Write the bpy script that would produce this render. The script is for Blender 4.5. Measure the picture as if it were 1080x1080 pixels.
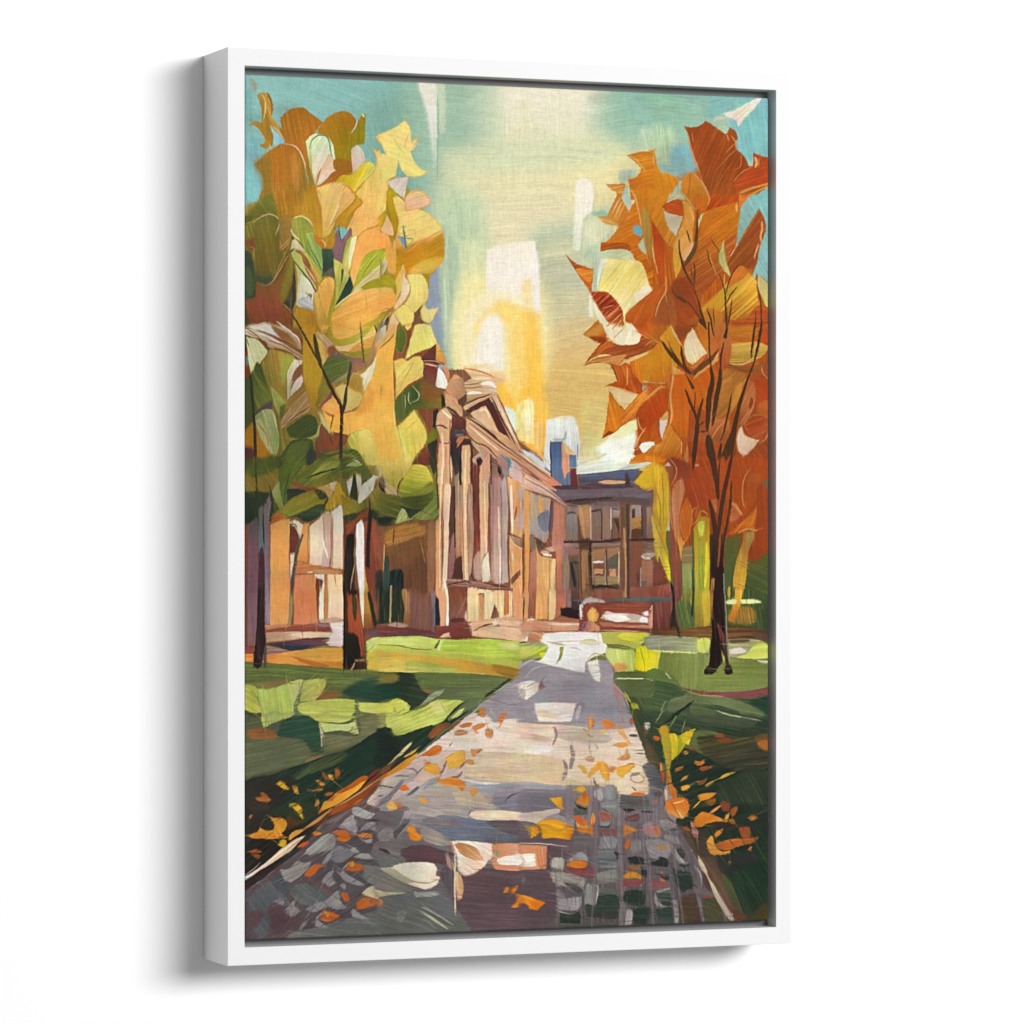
"""A white floater-framed canvas print hanging on a white wall."""
import bpy, bmesh, math
import numpy as np, math
X0, Y0, X1, Y1, SS = 250.0, 72.0, 822.0, 1002.0, 2.0
def smooth_noise(rng, h, w, sy, sx):
    """periodic gaussian-filtered noise, unit variance"""
    n = rng.standard_normal((h, w))
    fy = np.fft.fftfreq(h)[:, None]; fx = np.fft.fftfreq(w)[None, :]
    k = np.exp(-2*(math.pi**2)*((fy*sy)**2 + (fx*sx)**2))
    n = np.fft.ifft2(np.fft.fft2(n)*k).real
    return (n/n.std()).astype(np.float32)
class Painter:
    def __init__(s):
        s.W = int((X1-X0)*SS); s.H = int((Y1-Y0)*SS)
        s.img = np.zeros((s.H, s.W, 3), np.float32); s.dir = np.zeros((s.H, s.W, 3), np.float32)
        rng = np.random.default_rng(7); s.rng = rng
        s.streak = (0.62*smooth_noise(rng, 512, 1024, 0.6, 22) + 0.45*smooth_noise(rng, 512, 1024, 1.5, 40)
                    + 0.28*smooth_noise(rng, 512, 1024, 5, 45) + 0.18*smooth_noise(rng, 512, 1024, 0.7, 3))
        s.streak /= s.streak.std()
        a = smooth_noise(rng, s.H, s.W, 5, 5); b = smooth_noise(rng, s.H, s.W, 5, 5)
        a2 = smooth_noise(rng, s.H, s.W, 1.6, 1.6); b2 = smooth_noise(rng, s.H, s.W, 1.6, 1.6)
        s.wx = 0.20*a + 0.13*a2; s.wy = 0.20*b + 0.13*b2
        s.edge = smooth_noise(rng, s.H, s.W, 9, 9); s.slow = smooth_noise(rng, s.H, s.W, 26, 26); s.mot = smooth_noise(rng, s.H, s.W, 14, 14); s.mot3 = np.stack([smooth_noise(rng, s.H, s.W, 9, 9) for _ in range(3)], -1)
        s.n = 0
    @staticmethod
    def col(h):
        return np.array([int(h[i:i+2], 16)/255 for i in (0, 2, 4)], np.float32)
    def grid(s, x0, y0, x1, y1):
        i0 = max(0, int((x0-X0)*SS)); i1 = min(s.W, int((x1-X0)*SS)+2)
        j0 = max(0, int((y0-Y0)*SS)); j1 = min(s.H, int((y1-Y0)*SS)+2)
        if i1 <= i0 or j1 <= j0: return None
        return i0, i1, j0, j1
    @staticmethod
    def curve(P, C, closed):
        n = len(P); out = []; m = 7
        rngi = range(n if closed else n-1)
        for i in rngi:
            a = P[i]; b = P[(i+1) % n]
            pa = P[i-1] if (closed or i > 0) else a; pb = P[(i+2) % n] if (closed or i+2 < n) else b
            ta = (b-a)*0.9 if C[i] else (b-pa)*0.5
            tb = (b-a)*0.9 if C[(i+1) % n] else (pb-a)*0.5
            L = np.hypot(*(b-a))
            for t_ in (ta, tb):
                l = np.hypot(*t_)
                if l > 1.3*L: t_ *= 1.3*L/l
            if C[i] and C[(i+1) % n]: out.append(a); continue
            for k in range(m):
                t = k/m; t2 = t*t; t3 = t2*t
                out.append((2*t3-3*t2+1)*a + (t3-2*t2+t)*ta + (-2*t3+3*t2)*b + (t3-t2)*tb)
        if not closed: out.append(P[-1])
        return np.array(out)
    def shape(s, kind, color, opt, P, C, sc):
        s.n += 1
        feather = opt.get('f', 0)/sc*(min(3.2, 1.2+12/opt.get('f', 9)) if sc > 2 and kind != 'l' else 1.0); width = opt.get('w', 8)/sc
        pad = 2 + feather*1.2 + (width if kind == 'l' else 0)
        xf = False
        if sc > 2 and kind != 'l' and s.org[0] in (400, 550):
            lx = (P[:, 0]-s.org[0])*sc
            if (lx < -4).any(): xf = True; P = P.copy(); P[lx < -4, 0] -= 5.0
        if kind == 's': Q = s.curve(P, C, True)
        elif kind == 'l': Q = s.curve(P, C, False) if len(P) > 2 else P
        else: Q = P
        g = s.grid(Q[:, 0].min()-pad, Q[:, 1].min()-pad, Q[:, 0].max()+pad, Q[:, 1].max()+pad)
        if g is None: return
        i0, i1, j0, j1 = g
        xs, ys = np.meshgrid(X0+(np.arange(i0, i1)+.5)/SS, Y0+(np.arange(j0, j1)+.5)/SS)
        xs = xs.astype(np.float32); ys = ys.astype(np.float32)
        wk = 0.6 + min(feather, 6)*0.3
        px = xs + s.wx[j0:j1, i0:i1]*wk; py = ys + s.wy[j0:j1, i0:i1]*wk
        n = len(Q)
        if kind == 'l':
            T = np.concatenate([[0], np.cumsum(np.hypot(*(Q[1:]-Q[:-1]).T))]); T /= max(T[-1], 1e-6)
            best = np.full(px.shape, 1e9, np.float32)
            tm = opt.get('t', 1)
            def wd(t):
                if tm == 0: return np.full_like(t, 1.0)
                if tm == 2: return 1.0 - 0.85*t           # thick start, thin end
                if tm == 3: return 0.15 + 0.85*t          # thin start, thick end
                return 0.25 + 0.75*np.sqrt(np.clip(np.sin(math.pi*np.clip(t, 0, 1)), 0, 1))
            for i in range(n-1):
                a = Q[i]; b = Q[i+1]; dx, dy = b-a; L = dx*dx+dy*dy+1e-9
                t = np.clip(((px-a[0])*dx+(py-a[1])*dy)/L, 0, 1)
                d = np.hypot(px-a[0]-t*dx, py-a[1]-t*dy) - 0.5*width*wd(T[i]+t*(T[i+1]-T[i]))
                best = np.minimum(best, d)
            sd = -best; se = sd
            if 'd' not in opt:
                v = Q[-1]-Q[0]; opt['d'] = math.degrees(math.atan2(v[1], v[0]))
        else:
            d2 = np.full(px.shape, 1e12, np.float32); de = np.full(px.shape, 1e12, np.float32); ins = np.zeros(px.shape, bool)
            for i in range(n):
                a = Q[i]; b = Q[(i+1) % n]; dx, dy = b-a; L = dx*dx+dy*dy+1e-9
                t = np.clip(((px-a[0])*dx+(py-a[1])*dy)/L, 0, 1)
                dd = (px-a[0]-t*dx)**2+(py-a[1]-t*dy)**2
                d2 = np.minimum(d2, dd)
                la = (a-s.org)*sc; lb = (b-s.org)*sc
                if not (sc > 2 and ((la[0] > 1079 and lb[0] > 1079) or (la[1] > 1079 and lb[1] > 1079) or (la[0] < 1 and lb[0] < 1) or (la[1] < 1 and lb[1] < 1))):
                    de = np.minimum(de, dd)
                if a[1] != b[1]:
                    c = ((a[1] > py) != (b[1] > py)) & (px < dx*(py-a[1])/dy + a[0])
                    ins ^= c
            sd = np.sqrt(d2); sd = np.where(ins, sd, -sd); se = np.sqrt(de)*np.where(ins, 1, -1)
        if feather > 0:
            al = np.clip(sd/feather*0.5+0.5, 0, 1); al = al*al*(3-2*al)
        else:
            al = np.clip(sd*SS*0.8+0.5, 0, 1)
        # colour gradient
        ang = math.radians(opt.get('g', 90)); cols = [s.col(c) for c in color.split('>')]
        if len(cols) == 1: base = np.broadcast_to(cols[0], px.shape+(3,)).copy()
        else:
            pr = Q[:, 0]*math.cos(ang)+Q[:, 1]*math.sin(ang); q0, q1 = pr.min(), pr.max()
            t = np.clip((px*math.cos(ang)+py*math.sin(ang)-q0)/(q1-q0+1e-6) + 0.03*s.edge[j0:j1, i0:i1], 0, 1)*(len(cols)-1)
            k = np.minimum(t.astype(int), len(cols)-2); f = (t-k)[..., None]
            A = np.array(cols); base = A[k]*(1-f)+A[k+1]*f
        # bristle streaks
        dr = math.radians(opt.get('d', 90)); off = s.n*37.3
        cx, cy = Q.mean(0); bend = opt.get('c', 0)
        u = (xs-cx)*math.cos(dr)+(ys-cy)*math.sin(dr); v = -(xs-cx)*math.sin(dr)+(ys-cy)*math.cos(dr)
        v = v + bend*0.01*u*u + 0.9*s.slow[j0:j1, i0:i1]
        st = s.streak[((v*SS+off*3).astype(int)) % 512, ((u*SS+off*7).astype(int)) % 1024]
        amp = opt.get('a', 0.045)*0.55
        if 'k' in opt:
            kc = s.col(opt['k']); cov = opt.get('q', 0.35)
            m = np.clip((st - (0.9-2.0*cov))*0.9, 0, 1)[..., None]*opt.get('kk', 0.45)
            base = base*(1-m)+kc*m
        amp = amp*np.clip(2.3-1.7*base.max(-1), 0.5, 1.0); base = base*(1+(amp*st)[..., None]+(0.022*s.mot[j0:j1, i0:i1, None]+0.014*s.mot3[j0:j1, i0:i1])*(1.0 if sc > 2 else 0.12)) + (amp*0.075*st)[..., None]*np.array([1, .6, .1], np.float32)
        ew = opt.get('ew', 0.0)
        if 'e' in opt:
            ec = s.col(opt['e']); w_ = ew if ew else 0.9
            m = np.clip(1-np.abs(se-w_*0.5)/(w_*0.6), 0, 1)*np.clip(0.8+0.5*s.edge[j0:j1, i0:i1], 0, 1)
            base = base*(1-m[..., None])+ec*m[..., None]
        elif feather == 0 and kind != 'l' and not opt.get('ne'):
            m = np.clip(1-np.abs(se-0.2)/0.8, 0, 1)*np.clip(0.5+0.6*s.edge[j0:j1, i0:i1], -0.3, 1)
            base = base*(1-0.16*m[..., None])
        if 'b' in opt:   # bristly alpha : dry brush
            al = al*np.clip(0.5+opt['b']*0+0.9*(st+1.2-opt['b']), 0, 1)
        if kind != 'l' and sc > 2:
            lo = (P-s.org)*sc
            if s.org[1] > 100 and (lo[:, 1] < 1).any():
                f_ = np.clip((py-s.org[1])/7.0+0.25*s.edge[j0:j1, i0:i1], 0, 1); al = al*f_*f_*(3-2*f_)
            if xf:
                f_ = np.clip((px-s.org[0]+5.5)/8.0+0.25*s.edge[j0:j1, i0:i1], 0, 1); al = al*f_*f_*(3-2*f_)
            if s.org[0] == 680 and (lo[:, 0] < 1).any():
                f_ = np.clip((px-s.org[0])/7.0+0.25*s.edge[j0:j1, i0:i1], 0, 1); al = al*f_*f_*(3-2*f_)
        al = (al*opt.get('o', 1.0))[..., None]
        reg = s.img[j0:j1, i0:i1]
        s.dir[j0:j1, i0:i1] = s.dir[j0:j1, i0:i1]*(1-al)+np.array([math.cos(2*dr), math.sin(2*dr), (1.0 if feather > 0 or (s.org[1] >= 480 and 'e' not in opt) else 0.6) if kind != 'l' else 0.3], np.float32)*al
        s.img[j0:j1, i0:i1] = reg*(1-al)+base*al
    def run(s, text):
        ox, oy, sc = 0., 0., 1.
        for ln, line in enumerate(text.splitlines()):
            line = line.split('#')[0].strip()
            if not line: continue
            if line[0] == 'T':
                v = line.split()[1:]; ox, oy = float(v[0]), float(v[1]); sc = float(v[2]) if len(v) > 2 else 7.2
                continue
            try:
                s.org = np.array([ox, oy]); head, pts = line.split('|'); h = head.split(); kind, color = h[0], h[1]; opt = {}
                for o in h[2:]:
                    k, v = o.split('='); opt[k] = v if k in ('k', 'e') else float(v)
                P = []; C = []
                for q in pts.split():
                    c = q.endswith('!'); x, y = q.rstrip('!').split(','); P.append((ox+float(x)/sc, oy+float(y)/sc)); C.append(c)
                s.shape(kind, color, opt, np.array(P, float), C, sc)
            except Exception as ex:
                print('LINE', ln+1, line[:80], repr(ex))
    def brush(s):
        """thousands of short loaded-brush touches, each carrying the colour it starts on along the local stroke direction"""
        rng = np.random.default_rng(21)
        th = 0.5*np.arctan2(s.dir[..., 1], s.dir[..., 0]); src = s.img.copy()
        for n_, (y0, y1, l0, l1, w0, w1, op, tol) in enumerate((
                (76, 1000, 5, 12, .5, 1.1, .45, .16), (480, 1000, 6, 16, .6, 1.5, .6, .30), (700, 1000, 8, 20, .7, 1.8, .55, .28), (76, 500, 8, 22, .5, 1.2, .4, .10))):
            num = (9000, 9000, 4000, 5000)[n_]
            for _ in range(num):
                x = rng.uniform(256, 814); y = rng.uniform(y0, y1)
                i = int((x-X0)*SS); j = int((y-Y0)*SS)
                if not (0 <= i < s.W and 0 <= j < s.H): continue
                a = th[j, i]+rng.normal(0, .07); a += math.pi if rng.random() < .5 else 0
                L = rng.uniform(l0, l1); w = rng.uniform(w0, w1); ca, sa = math.cos(a), math.sin(a)
                i2 = min(max(int(i+ca*L*SS), 0), s.W-1); j2 = min(max(int(j+sa*L*SS), 0), s.H-1)
                c = src[j, i]
                if np.abs(c-src[j2, i2]).max() > tol and rng.random() > .045: continue
                r = int(L*SS/2+w*SS+3); cx = i+ca*L*SS/2; cy = j+sa*L*SS/2
                i0 = max(0, int(cx)-r if abs(ca) > .3 else int(cx)-int(r*abs(ca))-6); i1 = min(s.W, 2*int(cx)-i0+1) if i0 else min(s.W, int(cx)+r)
                j0 = max(0, int(cy)-r if abs(sa) > .3 else int(cy)-int(r*abs(sa))-6); j1 = min(s.H, 2*int(cy)-j0+1) if j0 else min(s.H, int(cy)+r)
                if i1-i0 < 2 or j1-j0 < 2: continue
                px = np.arange(i0, i1)[None, :]-cx; py = np.arange(j0, j1)[:, None]-cy
                u = (px*ca+py*sa)/(L*SS/2); v = (-px*sa+py*ca)/SS
                m = np.clip((w*.5*np.sqrt(np.clip(1-u*u, 0, 1))-np.abs(v))*SS+.4, 0, 1)*np.clip(1.1-0.45*(u+1), .15, 1)*(np.abs(u) < 1)*op
                reg = s.img[j0:j1, i0:i1]; s.img[j0:j1, i0:i1] = reg+(np.clip(c*(1+rng.normal(0, .035))+rng.normal(0, .006, 3), 0, 1)-reg)*m[..., None]
    def finish(s):
        rng = s.rng
        # drag the wet paint a little along each stroke's own direction
        th = 0.5*np.arctan2(s.dir[..., 1], s.dir[..., 0]); ct = np.cos(th); sn = np.sin(th); k = s.dir[..., 2]
        jj, ii = np.meshgrid(np.arange(s.H), np.arange(s.W), indexing='ij')
        jit = smooth_noise(rng, s.H, s.W, 1.1, 1.1)
        acc = np.zeros_like(s.img)
        taps = (-3, -2, -1, 0, 1, 2, 3)
        for t in taps:
            d = k*(t*0.8 + 1.5*jit)
            a = np.clip((jj+sn*d+.5).astype(int), 0, s.H-1); b = np.clip((ii+ct*d+.5).astype(int), 0, s.W-1)
            acc += s.img[a, b]
        m = (0.2+0.45*k)[..., None]; m = np.clip(m, 0, 0.8)
        s.img = s.img*(1-m) + acc/len(taps)*m
        lum = s.img@np.array([.3, .59, .11], np.float32); s.img = lum[..., None] + (s.img-lum[..., None])*1.03
        s.brush()
        r_, g_, b_ = s.img[..., 0], s.img[..., 1], s.img[..., 2]
        s.img[..., 2] = np.where((b_ > g_) & (r_ > g_-0.01), g_+0.45*(b_-g_), b_)
        r_, b_ = s.img[..., 0], s.img[..., 2]; mx = np.maximum(r_, b_)
        gx = np.clip(g_-mx, 0, 1); s.img[..., 1] = g_-0.30*gx*np.clip(1.6-2*g_, 0.35, 1); s.img[..., 0] = r_+0.12*gx*np.clip(1.6-2*g_, 0.35, 1)
        # muted foreground, leaves keep their colour
        ya = np.arange(s.H)/SS+Y0; yy = (np.clip((ya-690)/60, 0, 1)+0.75*np.clip((ya-470)/40, 0, 1)*np.clip((720-ya)/30, 0, 1)).clip(0, 1)[:, None]; keep = np.clip((s.img[..., 0]-s.img[..., 2]-0.06)/0.08, 0, 1)
        f_ = (1-0.20*yy*(1-keep))[..., None]; lum = (s.img@np.array([.3, .59, .11], np.float32))[..., None]
        s.img = lum+(s.img-lum)*f_
        fy = np.fft.fftfreq(s.H)[:, None]; fx = np.fft.fftfreq(s.W)[None, :]; kk = np.exp(-2*math.pi**2*(fy**2+fx**2)*2.2**2)
        lum = s.img@np.array([.3, .59, .11], np.float32); bl = np.fft.ifft2(np.fft.fft2(lum)*kk).real
        s.img += (0.6*np.clip(lum-bl, -0.12, 0.12))[..., None]
        s.img *= 1.025
        g = smooth_noise(rng, s.H, s.W, 0.8, 0.8); g2 = smooth_noise(rng, s.H, s.W, 0.7, 5); g3 = smooth_noise(rng, s.H, s.W, 5, 0.7)
        s.img *= (1 + 0.014*g + 0.012*g2 + 0.010*g3)[..., None]
        s.img = np.clip(s.img, 0.01, 1)
        return s.img

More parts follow.
